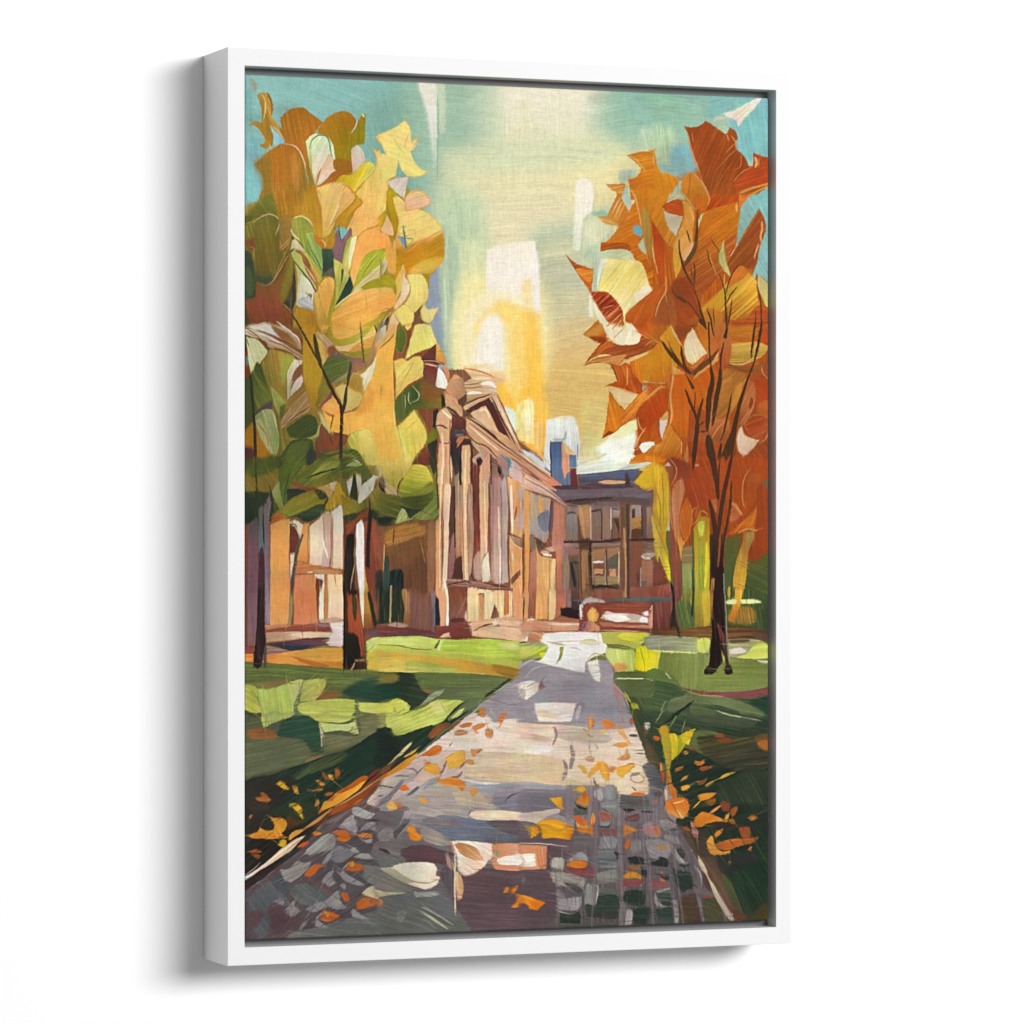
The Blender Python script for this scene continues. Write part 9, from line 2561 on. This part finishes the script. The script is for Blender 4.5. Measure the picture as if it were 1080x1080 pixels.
me.loops.add(quads.size); me.loops.foreach_set('vertex_index', quads.astype(np.int32).ravel())
me.polygons.add(len(quads)); me.polygons.foreach_set('loop_start', np.arange(0, quads.size, 4, dtype=np.int32))
me.polygons.foreach_set('loop_total', np.full(len(quads), 4, np.int32))
me.update(calc_edges=True)
me.polygons.foreach_set('use_smooth', np.ones(len(quads), bool))
ca = me.color_attributes.new('paint', 'FLOAT_COLOR', 'POINT')
ca.data.foreach_set('color', np.concatenate([cols*PAINT_GAIN, np.ones((len(cols), 1))], 1).astype(np.float32).ravel())
m = mat('printed canvas', (0.5, 0.5, 0.5), 0.8, 0.08); nt = m.node_tree; b = nt.nodes['Principled BSDF']
at = nt.nodes.new('ShaderNodeAttribute'); at.attribute_name = 'paint'
nt.links.new(at.outputs['Color'], b.inputs['Base Color'])
# woven threads of the cloth
tc = nt.nodes.new('ShaderNodeTexCoord'); w1 = nt.nodes.new('ShaderNodeTexWave'); w2 = nt.nodes.new('ShaderNodeTexWave')
w1.bands_direction = 'X'; w2.bands_direction = 'Z'
for w in (w1, w2):
    w.inputs['Scale'].default_value = 330; w.inputs['Distortion'].default_value = 1.2; w.inputs['Detail'].default_value = 1
    nt.links.new(tc.outputs['Object'], w.inputs['Vector'])
ad = nt.nodes.new('ShaderNodeMath'); ad.operation = 'ADD'
nt.links.new(w1.outputs['Fac'], ad.inputs[0]); nt.links.new(w2.outputs['Fac'], ad.inputs[1])
bp = nt.nodes.new('ShaderNodeBump'); bp.inputs['Strength'].default_value = 0.25; bp.inputs['Distance'].default_value = 0.0003
nt.links.new(ad.outputs[0], bp.inputs['Height']); nt.links.new(bp.outputs['Normal'], b.inputs['Normal'])
me.materials.append(m)
cv = link(bpy.data.objects.new('canvas', me), root)
cv['label'] = 'stretched canvas painted with autumn trees, a columned building and a leaf-strewn cobbled path'

# ------------------------------------------------------------------ light
w = bpy.data.worlds.new('World'); sc.world = w; w.use_nodes = True
w.node_tree.nodes['Background'].inputs['Color'].default_value = (1, 1, 1, 1)
w.node_tree.nodes['Background'].inputs['Strength'].default_value = AMBIENT
def lamp(name, az, el, dist, size, size_y, power):
    ld = bpy.data.lights.new(name, 'AREA'); ld.shape = 'ELLIPSE'; ld.size = size; ld.size_y = size_y; ld.energy = power
    o = link(bpy.data.objects.new(name, ld))
    a, e = math.radians(az), math.radians(el)
    v = np.array([math.sin(a)*math.cos(e), -math.cos(a)*math.cos(e), math.sin(e)])
    o.location = (v[0]*dist, v[1]*dist, ZC+v[2]*dist)
    from mathutils import Vector
    o.rotation_euler = Vector(-v).to_track_quat('-Z', 'Y').to_euler()
    return o
lamp('softbox', *KEY)

# ------------------------------------------------------------------ camera
cd = bpy.data.cameras.new('camera'); cam = link(bpy.data.objects.new('camera', cd))
cd.sensor_width = 36; cd.sensor_fit = 'HORIZONTAL'; cd.lens = FPX/1080*36
cd.shift_y = 36/1080; cd.clip_end = 200; cd.clip_start = 0.05
cam.location = CAM; cam.rotation_euler = (math.pi/2, 0, -YAW)
sc.camera = cam
sc.render.resolution_x = sc.render.resolution_y = 1024
vs_ = sc.view_settings; vs_.view_transform = 'Standard'; vs_.look = 'None'; vs_.gamma = 1; vs_.exposure = 0; vs_.use_curve_mapping = False
sc.cycles.max_bounces = 8; sc.cycles.diffuse_bounces = 5
